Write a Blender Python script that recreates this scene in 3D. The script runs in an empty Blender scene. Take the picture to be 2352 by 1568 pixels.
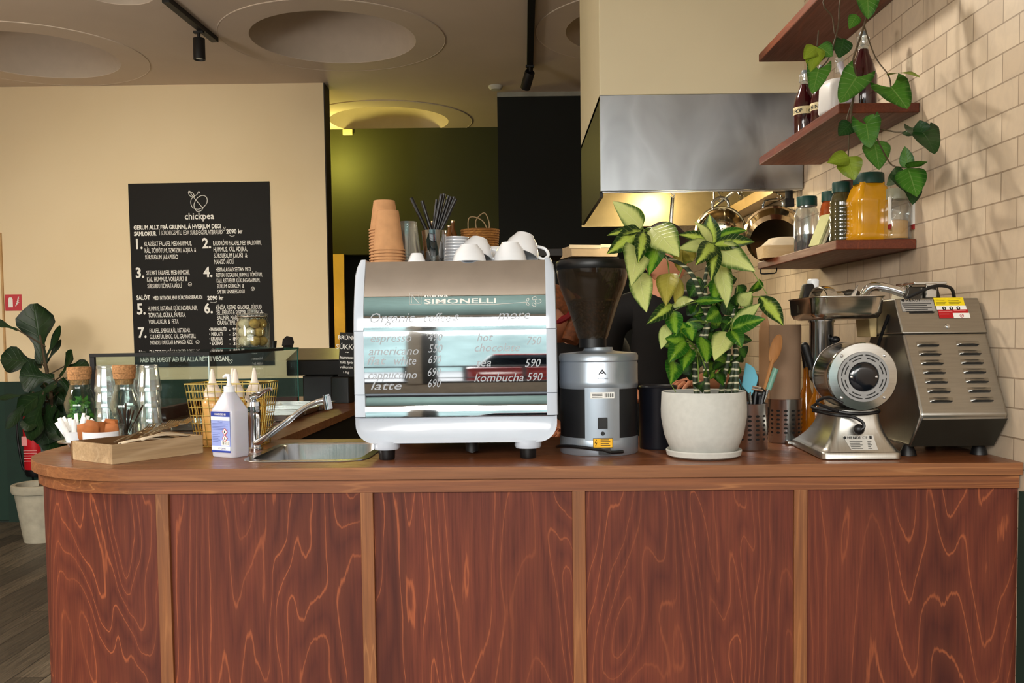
import bpy, bmesh, math, random
from mathutils import Vector, Matrix, Euler
rnd = random.Random(11)
V = Vector
PI = math.pi
SC = bpy.context.scene
COL = SC.collection
# ---------------------------------------------------------------- camera model (2352 x 1568 frame)
F = 2130.; CX = 1176.; PY = 876.; ZC = 1.40; TOP = 1.07
pit = math.atan(107 / F); rol = 0.0128
FW = V((0, math.cos(pit), -math.sin(pit))); U0 = V((0, math.sin(pit), math.cos(pit))); R0 = V((1, 0, 0))
RT = math.cos(rol) * R0 - math.sin(rol) * U0
UP = math.sin(rol) * R0 + math.cos(rol) * U0
def ray(px, py): return FW + (px - CX) / F * RT + (PY - py) / F * UP
def gz(px, py, z=TOP):                      # point seen at a pixel, at a height
    d = ray(px, py); return V((0, 0, ZC)) + d * ((z - ZC) / d.z)
def gy(px, py, y):                          # point seen at a pixel, at a depth
    d = ray(px, py); return V((0, 0, ZC)) + d * (y / d.y)
cam = bpy.data.cameras.new('camera'); co = bpy.data.objects.new('camera', cam); COL.objects.link(co)
cam.sensor_width = 36; cam.sensor_fit = 'HORIZONTAL'; cam.lens = F / 2352 * 36
cam.shift_y = (PY - 784) / 2352; cam.clip_start = 0.05; cam.clip_end = 100
co.matrix_world = Matrix(((RT.x, UP.x, -FW.x, 0), (RT.y, UP.y, -FW.y, 0), (RT.z, UP.z, -FW.z, ZC), (0, 0, 0, 1)))
SC.camera = co
SC.view_settings.view_transform = 'Standard'
SC.view_settings.look = 'None'

# ---------------------------------------------------------------- materials
def lin(c):
    return tuple(((x / 255) / 12.92 if x <= 10 else ((x / 255 + .055) / 1.055) ** 2.4) for x in c) + (1,)
class NT:
    def __init__(s, name):
        s.m = bpy.data.materials.new(name); s.m.use_nodes = True
        s.t = s.m.node_tree; s.b = s.t.nodes['Principled BSDF']; s.out = s.t.nodes['Material Output']
    def put(s, sock, val):
        if isinstance(val, bpy.types.NodeSocket): s.t.links.new(val, sock)
        else: sock.default_value = val
    def n(s, typ, ins=None, out=0, **at):
        nd = s.t.nodes.new('ShaderNode' + typ)
        for k, v in at.items(): setattr(nd, k, v)
        for k, v in (ins or {}).items(): s.put(nd.inputs[k], v)
        return nd.outputs[out]
    def math(s, op, a, b=0.0, c=None):
        i = {0: a, 1: b}
        if c is not None: i[2] = c
        return s.n('Math', i, operation=op)
    def ramp(s, fac, stops):
        nd = s.t.nodes.new('ShaderNodeValToRGB'); s.put(nd.inputs[0], fac)
        e = nd.color_ramp.elements
        while len(e) < len(stops): e.new(0.5)
        for i, (p_, c) in enumerate(stops):
            e[i].position = p_; e[i].color = c if len(c) == 4 else lin(c)
        return nd.outputs[0]
    def mix(s, fac, a, b, blend='MIX'):
        nd = s.t.nodes.new('ShaderNodeMix'); nd.data_type = 'RGBA'; nd.blend_type = blend
        s.put(nd.inputs[0], fac); s.put(nd.inputs[6], a); s.put(nd.inputs[7], b)
        return nd.outputs[2]
    def obj(s, scale=(1, 1, 1), rnd_=False, rot=(0, 0, 0)):
        o = s.n('TexCoord', out=3)
        if rnd_:
            r = s.n('ObjectInfo', out=5)
            o = s.n('VectorMath', {0: o, 1: s.n('CombineXYZ', {0: s.math('MULTIPLY', r, 17.3), 1: s.math('MULTIPLY', r, 9.1), 2: s.math('MULTIPLY', r, 5.7)})}, operation='ADD')
        return s.n('Mapping', {0: o, 3: scale, 2: rot})
    def noise(s, vec, scale, detail=2, rough=.5, dist=0.0, out=0):
        return s.n('TexNoise', {'Vector': vec, 'Scale': scale, 'Detail': detail, 'Roughness': rough, 'Distortion': dist}, out=out)
    def bump(s, h, strength=.2, dist=.01):
        s.put(s.b.inputs['Normal'], s.n('Bump', {'Height': h, 'Strength': strength, 'Distance': dist}))
    def set(s, **k):
        for a, v in k.items(): s.put(s.b.inputs[a.replace('_', ' ')], v)
        return s
MATS = {}
def mat(name, rgb, rough=.5, metal=0., var=.06, vscale=14., bump=0., bscale=60., coat=0., trans=0., ior=1.45, emit=0., sss=0., spec=None):
    if name in MATS: return MATS[name]
    t = NT(name); c = lin(rgb)
    nz = t.noise(t.obj(), vscale, 3)
    dk = tuple(x * (1 - var * 1.6) for x in c[:3]) + (1,); lt = tuple(min(1, x * (1 + var * 1.6)) for x in c[:3]) + (1,)
    t.set(Base_Color=t.ramp(nz, [(.3, dk), (.7, lt)]), Roughness=rough, Metallic=metal, IOR=ior)
    if coat: t.set(Coat_Weight=coat, Coat_Roughness=.08)
    if trans: t.set(Transmission_Weight=trans)
    if spec is not None: t.set(Specular_IOR_Level=spec)
    if sss: t.set(Subsurface_Weight=sss, Subsurface_Radius=(.02, .01, .006))
    if emit: t.set(Emission_Color=c, Emission_Strength=emit)
    if bump: t.bump(t.noise(t.obj(), bscale, 4), bump, .004)
    MATS[name] = t.m; return t.m
def glass(name, tint=(235, 245, 242), refl=1.0, face=.06, rough=0.02, haze=None, hz=0.):
    if name in MATS: return MATS[name]
    t = NT(name)
    tr = t.n('BsdfTransparent', {0: lin(tint)})
    gl = t.n('BsdfGlossy', {0: (1, 1, 1, 1), 1: rough})
    lw = t.n('LayerWeight', {0: .35}, out=1)
    wob = t.math('MULTIPLY', t.noise(t.obj(), 30., 1), .03)
    fac = t.math('MULTIPLY', t.math('ADD', t.math('POWER', lw, 2.2), t.math('ADD', wob, face - .015)), refl)
    if haze: tr = t.n('MixShader', {0: hz, 1: tr, 2: t.n('BsdfDiffuse', {0: lin(haze)})})
    t.t.links.new(t.n('MixShader', {0: t.math('MINIMUM', fac, .95), 1: tr, 2: gl}), t.out.inputs[0])
    MATS[name] = t.m; return t.m
def metalmat(name, rgb, rough=.25, aniso_scale=(2, 2, 200), streak=.08, bump=.0):
    if name in MATS: return MATS[name]
    t = NT(name); c = lin(rgb)
    nz = t.noise(t.obj(aniso_scale), 4., 3)
    dk = tuple(x * .88 for x in c[:3]) + (1,)
    t.set(Base_Color=t.ramp(nz, [(.3, dk), (.7, c)]), Metallic=1., Roughness=t.math('ADD', t.math('MULTIPLY', nz, streak), rough - streak / 2))
    if bump: t.bump(nz, bump, .002)
    MATS[name] = t.m; return t.m
def wood(name, base, dark, line, axis='Z', freq=3.2, bands=14., lw=.07, linemix=.75, rough=.38, stretch=.26, grain=.35, blotch=.5, spec=.4):
    if name in MATS: return MATS[name]
    t = NT(name)
    i = 'XYZ'.index(axis)
    sc = [1, 1, 1]; sc[i] = stretch
    v = t.obj(sc, True)
    n1 = t.noise(v, freq, 2.5, .5, .5)
    gs = [70, 70, 70]; gs[i] = 5.
    rg = t.noise(t.obj(gs, True), 1.6, 3, .7)
    k = t.math('ADD', t.math('MULTIPLY', n1, bands), t.math('MULTIPLY', rg, .22))
    pp = t.math('PINGPONG', k, .5)
    wv = t.noise(v, freq * 1.7, 3, .6)
    ln = t.math('MULTIPLY', t.n('MapRange', {0: pp, 1: 0., 2: lw, 3: 1., 4: 0.}, interpolation_type='SMOOTHSTEP'), t.n('MapRange', {0: wv, 1: .38, 2: .58, 3: .22, 4: 1.}))
    gs = [55, 55, 55]; gs[i] = 1.6
    g = t.noise(t.obj(gs, True), 3., 4, .65)
    bl = t.noise(v, freq * .9, 3, .6, 1.2)
    c = t.mix(t.n('MapRange', {0: bl, 1: .42, 2: .72, 3: 0., 4: blotch}), lin(base), lin(dark))
    c = t.mix(t.math('MULTIPLY', t.n('MapRange', {0: g, 1: .35, 2: .7}), grain), c, lin(dark))
    gr2 = t.n('MapRange', {0: pp, 1: 0., 2: .5, 3: linemix * .2, 4: 0.})
    c = t.mix(gr2, c, lin(line))
    c = t.mix(t.math('MULTIPLY', ln, linemix), c, lin(line))
    t.set(Base_Color=c, Roughness=t.n('MapRange', {0: g, 1: .3, 2: .7, 3: rough, 4: rough + .15}), Specular_IOR_Level=spec)
    t.bump(g, .12, .002)
    MATS[name] = t.m; return t.m
def leafmat(name, edge, mid, vein, rough=.35, spread=.55, veins=9., blot=.5):
    # uv: x along the blade 0..1, y across -1..1
    if name in MATS: return MATS[name]
    t = NT(name)
    uv = t.n('UVMap'); sp = t.t.nodes.new('ShaderNodeSeparateXYZ'); t.put(sp.inputs[0], uv)
    u, w = sp.outputs[0], sp.outputs[1]
    aw = t.math('ABSOLUTE', w)
    nz = t.noise(t.obj(), 55., 3, .6)
    nb = t.noise(t.obj((1, 1, 1), True), 9., 1)
    e = t.math('ADD', aw, t.math('MULTIPLY', t.math('SUBTRACT', nz, .5), blot))
    e = t.math('ADD', e, t.math('MULTIPLY', t.math('SUBTRACT', nb, .5), .9))
    c = t.mix(t.n('MapRange', {0: e, 1: spread - .2, 2: spread + .25}, interpolation_type='SMOOTHSTEP'), lin(mid), lin(edge))
    sv = t.math('PINGPONG', t.math('SUBTRACT', t.math('MULTIPLY', u, veins), t.math('MULTIPLY', aw, 1.6)), .5)
    vm = t.n('MapRange', {0: sv, 1: 0., 2: .1, 3: .55, 4: 0.}, interpolation_type='SMOOTHSTEP')
    mr = t.n('MapRange', {0: aw, 1: 0., 2: .07, 3: .9, 4: 0.}, interpolation_type='SMOOTHSTEP')
    vv = t.math('MAXIMUM', vm, mr)
    c = t.mix(t.math('MULTIPLY', vv, .42), c, lin(vein))
    t.set(Base_Color=c, Roughness=rough, Specular_IOR_Level=.35, Subsurface_Weight=0.)
    t.bump(vv, .35, .004)
    # a little light passes through the blade
    tr = t.n('BsdfTranslucent', {0: c})
    t.t.links.new(t.n('MixShader', {0: .22, 1: t.b.outputs[0], 2: tr}), t.out.inputs[0])
    MATS[name] = t.m; return t.m

# ---------------------------------------------------------------- mesh collector
def rot(rx=0, ry=0, rz=0, loc=(0, 0, 0)):
    return Matrix.Translation(V(loc)) @ Euler((rx, ry, rz)).to_matrix().to_4x4()
def align(a, b):                            # matrix taking +Z at origin to the direction a->b, at a
    d = (V(b) - V(a)).normalized()
    return Matrix.Translation(V(a)) @ d.to_track_quat('Z', 'Y').to_matrix().to_4x4()
class MB:
    def __init__(s): s.v = []; s.f = []; s.mi = []; s.uv = []; s.hasuv = False
    def add(s, vs, fs, M=None, mi=0, uv=None):
        b = len(s.v)
        s.v += [tuple(M @ V(p)) if M else tuple(p) for p in vs]
        s.f += [tuple(i + b for i in f) for f in fs]; s.mi += [mi] * len(fs)
        if uv: s.hasuv = True
        s.uv += uv if uv else [(0, 0)] * len(vs)
        return s
    def box(s, x0, x1, y0, y1, z0, z1, M=None, mi=0):
        vs = [(x, y, z) for z in (z0, z1) for y in (y0, y1) for x in (x0, x1)]
        return s.add(vs, [(0, 2, 3, 1), (4, 5, 7, 6), (0, 1, 5, 4), (2, 6, 7, 3), (0, 4, 6, 2), (1, 3, 7, 5)], M, mi)
    def loft(s, rings, M=None, mi=0, closed=True, cap0=True, cap1=True, loop=False):
        n = len(rings[0]); vs = [p for r in rings for p in r]; fs = []
        m = len(rings)
        for i in range(m if loop else m - 1):
            a, b = i * n, ((i + 1) % m) * n
            for j in range(n if closed else n - 1):
                k = (j + 1) % n
                fs.append((a + j, a + k, b + k, b + j))
        if not loop:
            if cap0: fs.append(tuple(range(n - 1, -1, -1)))
            if cap1: fs.append(tuple((m - 1) * n + j for j in range(n)))
        return s.add(vs, fs, M, mi)
    def lathe(s, prof, n=32, M=None, mi=0, sx=1., sy=1., rib=0., nrib=0):
        vs = []; fs = []; idx = []
        for r, z in prof:
            if r < 1e-6: idx.append([len(vs)]); vs.append((0, 0, z))
            else:
                idx.append(list(range(len(vs), len(vs) + n)))
                for j in range(n):
                    a = 2 * PI * j / n; q = r * (1 + rib * math.cos(nrib * a)) if rib else r
                    vs.append((q * math.cos(a) * sx, q * math.sin(a) * sy, z))
        for A, B in zip(idx, idx[1:]):
            for j in range(n):
                k = (j + 1) % n
                if len(A) == 1 and len(B) == 1: break
                if len(A) == 1: fs.append((A[0], B[k], B[j]))
                elif len(B) == 1: fs.append((A[j], A[k], B[0]))
                else: fs.append((A[j], A[k], B[k], B[j]))
        return s.add(vs, fs, M, mi)
    def cyl(s, r, z0, z1, n=24, M=None, mi=0, r1=None):
        return s.lathe([(0, z0), (r, z0), (r if r1 is None else r1, z1), (0, z1)], n, M, mi)
    def rod(s, a, b, r, n=10, r1=None, mi=0):
        return s.cyl(r, 0, (V(b) - V(a)).length, n, align(a, b), mi, r1)
    def tube(s, pts, r, n=8, mi=0, closed=False, flat=1.):
        P = [V(p) for p in pts]; m = len(P); rs = r if isinstance(r, (list, tuple)) else [r] * m
        rings = []; up = None
        for i in range(m):
            if closed: t = P[(i + 1) % m] - P[i - 1]
            else: t = P[min(i + 1, m - 1)] - P[max(i - 1, 0)]
            t = t.normalized() if t.length > 1e-9 else V((0, 0, 1))
            if up is None:
                up = V((0, 0, 1)) if abs(t.z) < .9 else V((1, 0, 0))
            up = (up - t * up.dot(t)); up = up.normalized() if up.length > 1e-6 else t.orthogonal().normalized()
            sd = t.cross(up)
            rings.append([P[i] + (up * math.cos(2 * PI * j / n) * flat + sd * math.sin(2 * PI * j / n)) * rs[i] for j in range(n)])
        return s.loft(rings, None, mi, loop=closed)
    def prism(s, poly, z0, z1, M=None, mi=0):
        return s.loft([[(x, y, z0) for x, y in poly], [(x, y, z1) for x, y in poly]], M, mi)
    def sphere(s, c, r, nu=16, nv=10, M=None, mi=0):
        rx, ry, rz = r if isinstance(r, (tuple, list)) else (r, r, r)
        T = Matrix.Translation(V(c)) @ Matrix.Diagonal((rx, ry, rz, 1))
        pr_ = [(math.sin(PI * i / nv) if 0 < i < nv else 0, -math.cos(PI * i / nv)) for i in range(nv + 1)]
        return s.lathe(pr_, nu, (M @ T) if M else T, mi)
    def torus(s, R, r, n=32, k=8, M=None, mi=0, a0=0, a1=2 * PI):
        full = abs(a1 - a0 - 2 * PI) < 1e-6
        pts = [(R * math.cos(a0 + (a1 - a0) * i / n), R * math.sin(a0 + (a1 - a0) * i / n), 0) for i in range(n if full else n + 1)]
        q = MB().tube(pts, r, k, closed=full)
        return s.add(q.v, q.f, M, mi)
    def surf(s, pts, nu, nv, mi=0, uv=None, M=None):
        fs = [(i * nv + j, i * nv + j + 1, (i + 1) * nv + j + 1, (i + 1) * nv + j) for i in range(nu - 1) for j in range(nv - 1)]
        return s.add(pts, fs, M, mi, uv)
    def text(s, body, size, M, mi=0, align_='LEFT', off=0., shear=0., sp=1., sx=1., depth=0.):
        vs, fs, w = text_geo(body, size, align_, off, shear, sp, depth)
        return s.add(vs, fs, M @ Matrix.Diagonal((sx, 1, 1, 1)), mi)
    def build(s, name, mats, parent=None, smooth=True, angle=38, bevel=0., seg=2, sub=0, solid=0.):
        me = bpy.data.meshes.new(name); me.from_pydata(s.v, [], s.f)
        if not isinstance(mats, (list, tuple)): mats = [mats]
        for m in mats: me.materials.append(m)
        me.polygons.foreach_set('material_index', s.mi)
        if s.hasuv:
            ul = me.uv_layers.new(name='UVMap')
            for l in me.loops: ul.data[l.index].uv = s.uv[l.vertex_index]
        bm = bmesh.new(); bm.from_mesh(me)
        bmesh.ops.recalc_face_normals(bm, faces=bm.faces); bm.to_mesh(me); bm.free()
        if smooth:
            me.polygons.foreach_set('use_smooth', [True] * len(me.polygons)); me.set_sharp_from_angle(angle=math.radians(angle))
        o = bpy.data.objects.new(name, me); COL.objects.link(o)
        if parent: o.parent = parent
        if solid: q = o.modifiers.new('solid', 'SOLIDIFY'); q.thickness = solid; q.offset = 0
        if bevel: q = o.modifiers.new('bevel', 'BEVEL'); q.width = bevel; q.segments = seg; q.limit_method = 'ANGLE'; q.angle_limit = math.radians(40)
        if sub: q = o.modifiers.new('sub', 'SUBSURF'); q.levels = sub; q.render_levels = sub
        return o
_tc = {}
def text_geo(body, size, al, off, shear, sp, depth):
    key = (body, size, al, off, shear, sp, depth)
    if key not in _tc:
        cu = bpy.data.curves.new('t', 'FONT'); cu.body = body; cu.size = size; cu.align_x = al; cu.offset = off; cu.shear = shear; cu.space_character = sp
        cu.resolution_u = 2; cu.extrude = depth
        o = bpy.data.objects.new('t', cu); COL.objects.link(o)
        dg = bpy.context.evaluated_depsgraph_get(); me = bpy.data.meshes.new_from_object(o.evaluated_get(dg))
        _tc[key] = ([tuple(v.co) for v in me.vertices], [tuple(q.vertices) for q in me.polygons], max([v.co.x for v in me.vertices] or [0]))
        bpy.data.objects.remove(o); bpy.data.curves.remove(cu); bpy.data.meshes.remove(me)
    return _tc[key]
XZ = Matrix(((1, 0, 0, 0), (0, 0, -1, 0), (0, 1, 0, 0), (0, 0, 0, 1)))   # text plane facing -Y
def rrect(w, d, r, n=5):
    out = []
    for cx, cy, a in ((w / 2 - r, d / 2 - r, 0), (-w / 2 + r, d / 2 - r, PI / 2), (-w / 2 + r, -d / 2 + r, PI), (w / 2 - r, -d / 2 + r, 3 * PI / 2)):
        for i in range(n + 1):
            t = a + PI / 2 * i / n; out.append((cx + r * math.cos(t), cy + r * math.sin(t)))
    return out
def ring(w, d, r, z, cx=0, cy=0, n=5): return [(x + cx, y + cy, z) for x, y in rrect(w, d, r, n)]
def smooth_path(pts, k=6, closed=False):    # Catmull-Rom
    P = [V(p) for p in pts]; n = len(P); out = []
    for i in range(n if closed else n - 1):
        if closed: a, b, c, d = P[i - 1], P[i], P[(i + 1) % n], P[(i + 2) % n]
        else: a, b, c, d = P[max(i - 1, 0)], P[i], P[i + 1], P[min(i + 2, n - 1)]
        for j in range(k):
            t = j / k
            out.append(.5 * ((2 * b) + (c - a) * t + (2 * a - 5 * b + 4 * c - d) * t * t + (3 * b - 3 * c + d - a) * t ** 3))
    if not closed: out.append(P[-1])
    return out

# ---------------------------------------------------------------- things, parts
def tag(o, label, cat, group=None):
    o['label'] = label; o['category'] = cat
    if group: o['group'] = group
    return o
def thing(name, label, cat, loc=(0, 0, 0), rz=0., group=None, rx=0., ry=0.):
    o = bpy.data.objects.new(name, None); COL.objects.link(o); o.empty_display_size = .05
    o.location = loc; o.rotation_euler = (rx, ry, rz)
    return tag(o, label, cat, group)
def place(o, label, cat, loc=(0, 0, 0), rz=0., group=None, rx=0., ry=0.):
    o.location = loc; o.rotation_euler = (rx, ry, rz); return tag(o, label, cat, group)
def dup(o, label, loc, rz=None, group=None, rx=None, ry=None):
    c = o.copy(); COL.objects.link(c); c.location = loc; c['label'] = label
    e = list(o.rotation_euler)
    for i, q in enumerate((rx, ry, rz)):
        if q is not None: e[i] = q
    c.rotation_euler = e
    if group: c['group'] = group
    for ch in list(o.children):
        d = ch.copy(); COL.objects.link(d); d.parent = c
        for g in list(ch.children):
            h = g.copy(); COL.objects.link(h); h.parent = d
    return c
def struct(name, mb, m, parent=None, **k):
    o = mb.build(name, m, parent, **k)
    if not parent: o['kind'] = 'structure'
    return o
def lab(o, s): o['label'] = s; return o
# ================================================================= the room
CEIL = 3.33
def wallx(y): return 1.29 - .0122 * y
# --- materials of the shell
t = NT('ceiling_paint'); v = t.obj()
t.set(Base_Color=t.ramp(t.noise(v, 1.2, 4), [(.3, (206, 190, 174)), (.7, (216, 200, 184))]), Roughness=.9); t.bump(t.noise(v, 90., 3), .05, .003); M_CEIL = t.m
t = NT('cream_and_green_paint'); v = t.obj()
z = t.n('SeparateXYZ', {0: t.n('TexCoord', out=3)}, out=2)
cr = t.ramp(t.noise(v, .9, 3), [(.3, (230, 210, 172)), (.7, (238, 220, 186))])
t.set(Base_Color=t.mix(t.math('GREATER_THAN', z, 1.09), lin((24, 52, 42)), cr), Roughness=.8); t.bump(t.noise(v, 120., 3), .06, .002); M_WALL = t.m
M_CREAM = mat('cream_paint', (232, 222, 190), .8, var=.03, vscale=1.5)
M_DARKWALL = mat('near_black_green_paint', (14, 17, 13), .8, var=.08, vscale=2)
M_GREENWALL = mat('olive_green_paint', (54, 56, 20), .75, var=.05, vscale=2)
t = NT('wall_tile'); o3 = t.n('TexCoord', out=3); sp = t.t.nodes.new('ShaderNodeSeparateXYZ'); t.put(sp.inputs[0], o3)
vec = t.n('CombineXYZ', {0: sp.outputs[1], 1: sp.outputs[2], 2: 0.})
br = t.t.nodes.new('ShaderNodeTexBrick'); t.put(br.inputs['Vector'], vec)
for k_, v_ in {'Scale': 1., 'Mortar Size': .0022, 'Mortar Smooth': .25, 'Bias': 0., 'Brick Width': .15, 'Row Height': .075}.items(): br.inputs[k_].default_value = v_
br.offset = .5
br.inputs['Color1'].default_value = lin((214, 196, 172)); br.inputs['Color2'].default_value = lin((198, 178, 154)); br.inputs['Mortar'].default_value = lin((150, 130, 108))
cl = t.noise(t.obj((1, 3, 2)), 7., 3, .6, 1.2)
t.set(Base_Color=t.mix(t.n('MapRange', {0: cl, 1: .35, 2: .75, 3: 0., 4: .35}), br.outputs[0], lin((172, 156, 140))), Roughness=.42)
hh = t.math('SUBTRACT', t.math('MULTIPLY', t.noise(t.obj(), 9., 2), .35), br.outputs[1]); t.bump(hh, .5, .003); M_TILE = t.m
t = NT('worn_plank_floor'); o3 = t.n('TexCoord', out=3); sp = t.t.nodes.new('ShaderNodeSeparateXYZ'); t.put(sp.inputs[0], o3)
vec = t.n('CombineXYZ', {0: sp.outputs[1], 1: sp.outputs[0], 2: 0.})
br = t.t.nodes.new('ShaderNodeTexBrick'); t.put(br.inputs['Vector'], vec)
for k_, v_ in {'Scale': 1., 'Mortar Size': .003, 'Brick Width': 1.9, 'Row Height': .14, 'Bias': 0.}.items(): br.inputs[k_].default_value = v_
br.inputs['Color1'].default_value = lin((122, 110, 92)); br.inputs['Color2'].default_value = lin((74, 66, 56)); br.inputs['Mortar'].default_value = lin((30, 26, 22))
st = t.noise(t.obj((30, 1.2, 1)), 3., 5, .65); s2 = t.noise(t.obj((3, 1, 1)), 1.3, 3)
c = t.mix(t.n('MapRange', {0: st, 1: .4, 2: .7}), br.outputs[0], lin((44, 38, 33))); c = t.mix(t.n('MapRange', {0: s2, 1: .45, 2: .7, 3: 0., 4: .6}), c, lin((52, 46, 40)))
t.set(Base_Color=c, Roughness=.5); t.bump(st, .3, .004); M_FLOOR = t.m

# --- floor, ceiling with round coves
struct('floor', MB().box(-5.2, 1.4, -2.8, 9.6, -.1, 0), M_FLOOR, smooth=False)
DOMES = [(-1.126, 6.11, .53, .72), (-3.2, 6.4, .53, .72), (.90, 6.0, .53, .72), (-1.07, 8.42, .53, .74), (-2.17, 5.25, .2, .3)]
cu = bpy.data.curves.new('c', 'CURVE'); cu.dimensions = '2D'; cu.fill_mode = 'BOTH'
def poly(pts):
    s_ = cu.splines.new('POLY'); s_.points.add(len(pts) - 1); s_.use_cyclic_u = True
    for p_, q in zip(s_.points, pts): p_.co = (q[0], q[1], 0, 1)
poly([(-5.2, -2.8), (1.35, -2.8), (1.35, 9.6), (-5.2, 9.6)])
for x, y, r, R in DOMES: poly([(x + r * math.cos(2 * PI * i / 64), y + r * math.sin(2 * PI * i / 64)) for i in range(64)])
tmp = bpy.data.objects.new('c', cu); COL.objects.link(tmp)
me = bpy.data.meshes.new_from_object(tmp.evaluated_get(bpy.context.evaluated_depsgraph_get())); bpy.data.objects.remove(tmp)
me.name = 'ceiling'; me.materials.clear(); me.materials.append(M_CEIL)
for p_ in me.polygons: p_.use_smooth = False
ceil = bpy.data.objects.new('ceiling', me); COL.objects.link(ceil); ceil.location = (0, 0, CEIL); ceil['kind'] = 'structure'
M_DOME = mat('dome_plaster', (196, 182, 166), .85, var=.02)
for x, y, r, R in DOMES:
    T = Matrix.Translation((x, y, 0))
    MB().lathe([(r, 0), (r * .99, .05), (r * .93, .16), (r * .78, .28), (r * .5, .37), (r * .25, .405), (0, .415)], 64, T).build('ceiling_dome', M_DOME, ceil)
    MB().lathe([(r, 0), (r, -.004), (R - .004, -.004), (R, 0)], 72, T).build('dome_ring', M_CEIL, ceil, angle=20)
    if len(DOMES) and r > .3: MB().torus(R, .004, 72, 6, T @ Matrix.Translation((0, 0, -.002))).build('ring_bead', M_CEIL, ceil)
# --- walls
struct('wall_back', MB().box(-5.2, -1.405, 7.15, 7.33, 0, CEIL), M_WALL, smooth=False)
struct('trim_1', MB().box(-1.405, -1.397, 7.149, 7.345, 0, CEIL), mat('dark_brown_edge', (40, 32, 26), .7), smooth=False)
struct('trim_2', MB().box(-3.905, -3.892, 7.135, 7.15, 0, 2.23), mat('pale_timber_edge', (196, 158, 110), .7), smooth=False)
struct('trim_3', MB().box(-3.91, -3.72, 7.125, 7.15, 0, 1.09), mat('deep_green_paint', (20, 46, 37), .7), smooth=False)
struct('baseboard_back', MB().box(-5.2, -1.41, 7.13, 7.15, 0, .012), mat('dark_base_strip', (28, 40, 34), .6), smooth=False)
struct('wall_green', MB().box(-2.6, .2, 8.72, 8.82, 2.17, CEIL), M_GREENWALL, smooth=False)
struct('wall_recess', MB().box(-2.6, 1.3, 9.1, 9.2, 0, CEIL), M_DARKWALL, smooth=False)
struct('wall_recess_left', MB().box(-2.7, -2.6, 7.33, 9.2, 0, CEIL), M_CREAM, smooth=False)
struct('wall_recess_top', MB().box(-2.6, 1.3, 8.82, 9.2, CEIL - .01, CEIL), M_DARKWALL, smooth=False)
struct('door_1', MB().box(-1.80, -1.55, 8.66, 8.72, 0, 2.17), mat('yellow_lit_door', (226, 186, 92), .7, var=.03), smooth=False)
struct('wall_dark', MB().box(-.09, 1.3, 7.5, 9.1, 0, CEIL), M_DARKWALL, smooth=False)
struct('trim_4', MB().box(-.09, .6, 7.49, 7.5, CEIL - .035, CEIL), mat('pale_ceiling_trim', (150, 150, 140), .6), smooth=False)
wl = MB()
wl.add([(wallx(-2.8), -2.8, 0), (wallx(9.2), 9.2, 0), (wallx(9.2), 9.2, CEIL), (wallx(-2.8), -2.8, CEIL), (1.5, -2.8, 0), (1.5, 9.2, 0), (1.5, 9.2, CEIL), (1.5, -2.8, CEIL)],
       [(0, 1, 2, 3), (4, 5, 6, 7), (0, 1, 5, 4), (3, 2, 6, 7), (0, 3, 7, 4), (1, 2, 6, 5)])
wr = MB(); wr.v, wr.f, wr.mi, wr.uv = wl.v, wl.f, wl.mi, wl.uv
W = struct('wall_right', wr, M_TILE, smooth=False)
# dark green lower wall on the customer side of the bar
struct('trim_5', MB().box(1.246, 1.275, -2.8, 2.27, 0, 1.0), mat('deep_green_paint', (20, 46, 37), .7), smooth=False)
struct('wall_left', MB().box(-5.3, -5.2, -2.8, 7.2, 0, CEIL), M_WALL, smooth=False)
# front of the room, behind the camera: shop windows
M_FR = mat('window_frame_dark', (30, 32, 34), .5)
struct('wall_front', MB().box(-5.2, 1.3, -2.8, -2.7, 0, .45).box(-5.2, 1.3, -2.8, -2.7, 3.1, CEIL).box(-.98, -.86, -2.8, -2.62, .45, 3.1).box(-5.2, -4.9, -2.8, -2.7, .45, 3.1), mat('front_plaster', (150, 140, 128), .8), smooth=False)
struct('window_1', MB().box(-.86, 1.3, -2.78, -2.72, .45, .51).box(-.86, 1.3, -2.78, -2.72, 3.04, 3.1).box(-.86, -.74, -2.78, -2.64, .45, 3.1), M_FR, smooth=False)
struct('window_2', MB().box(-4.9, -.95, -2.78, -2.72, .45, .51).box(-4.9, -.95, -2.78, -2.72, 3.04, 3.1).box(-2.9, -2.84, -2.78, -2.72, .45, 3.1), M_FR, smooth=False)
# the street outside, seen only in the mirrored machine panels
struct('ground', MB().box(-16, 14, -16, -2.8, -.2, -.05), mat('pale_paving', (150, 152, 154), .7, var=.1), smooth=False)
struct('wall_street', MB().box(-16, 14, -13.2, -12.8, -.05, 3.3), mat('pale_teal_render', (168, 196, 196), .8, var=.2, vscale=.7), smooth=False)
q = MB().box(-5.2, 1.3, -3.62, -3.58, .92, .97).box(-5.2, 1.3, -3.62, -3.58, .5, .53)
for i in range(12): q.box(-5.0 + i * .55, -4.96 + i * .55, -3.62, -3.58, -.05, .95)
struct('trim_6', q, mat('railing_grey', (70, 78, 84), .5), smooth=False)
struct('teal_reflection_band', MB().box(-5.2, 1.25, -2.7, .1, CEIL - .03, CEIL - .012), mat('teal_band', (128, 158, 156), .7, var=.05), smooth=False)  # unseen ceiling panel added so the mirrored panels show a teal band
# bulkhead over the hood
struct('wall_bulkhead', MB().box(.383, 1.25, 3.95, 5.0, 2.4, CEIL), M_CREAM, smooth=False, bevel=.004)

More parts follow.
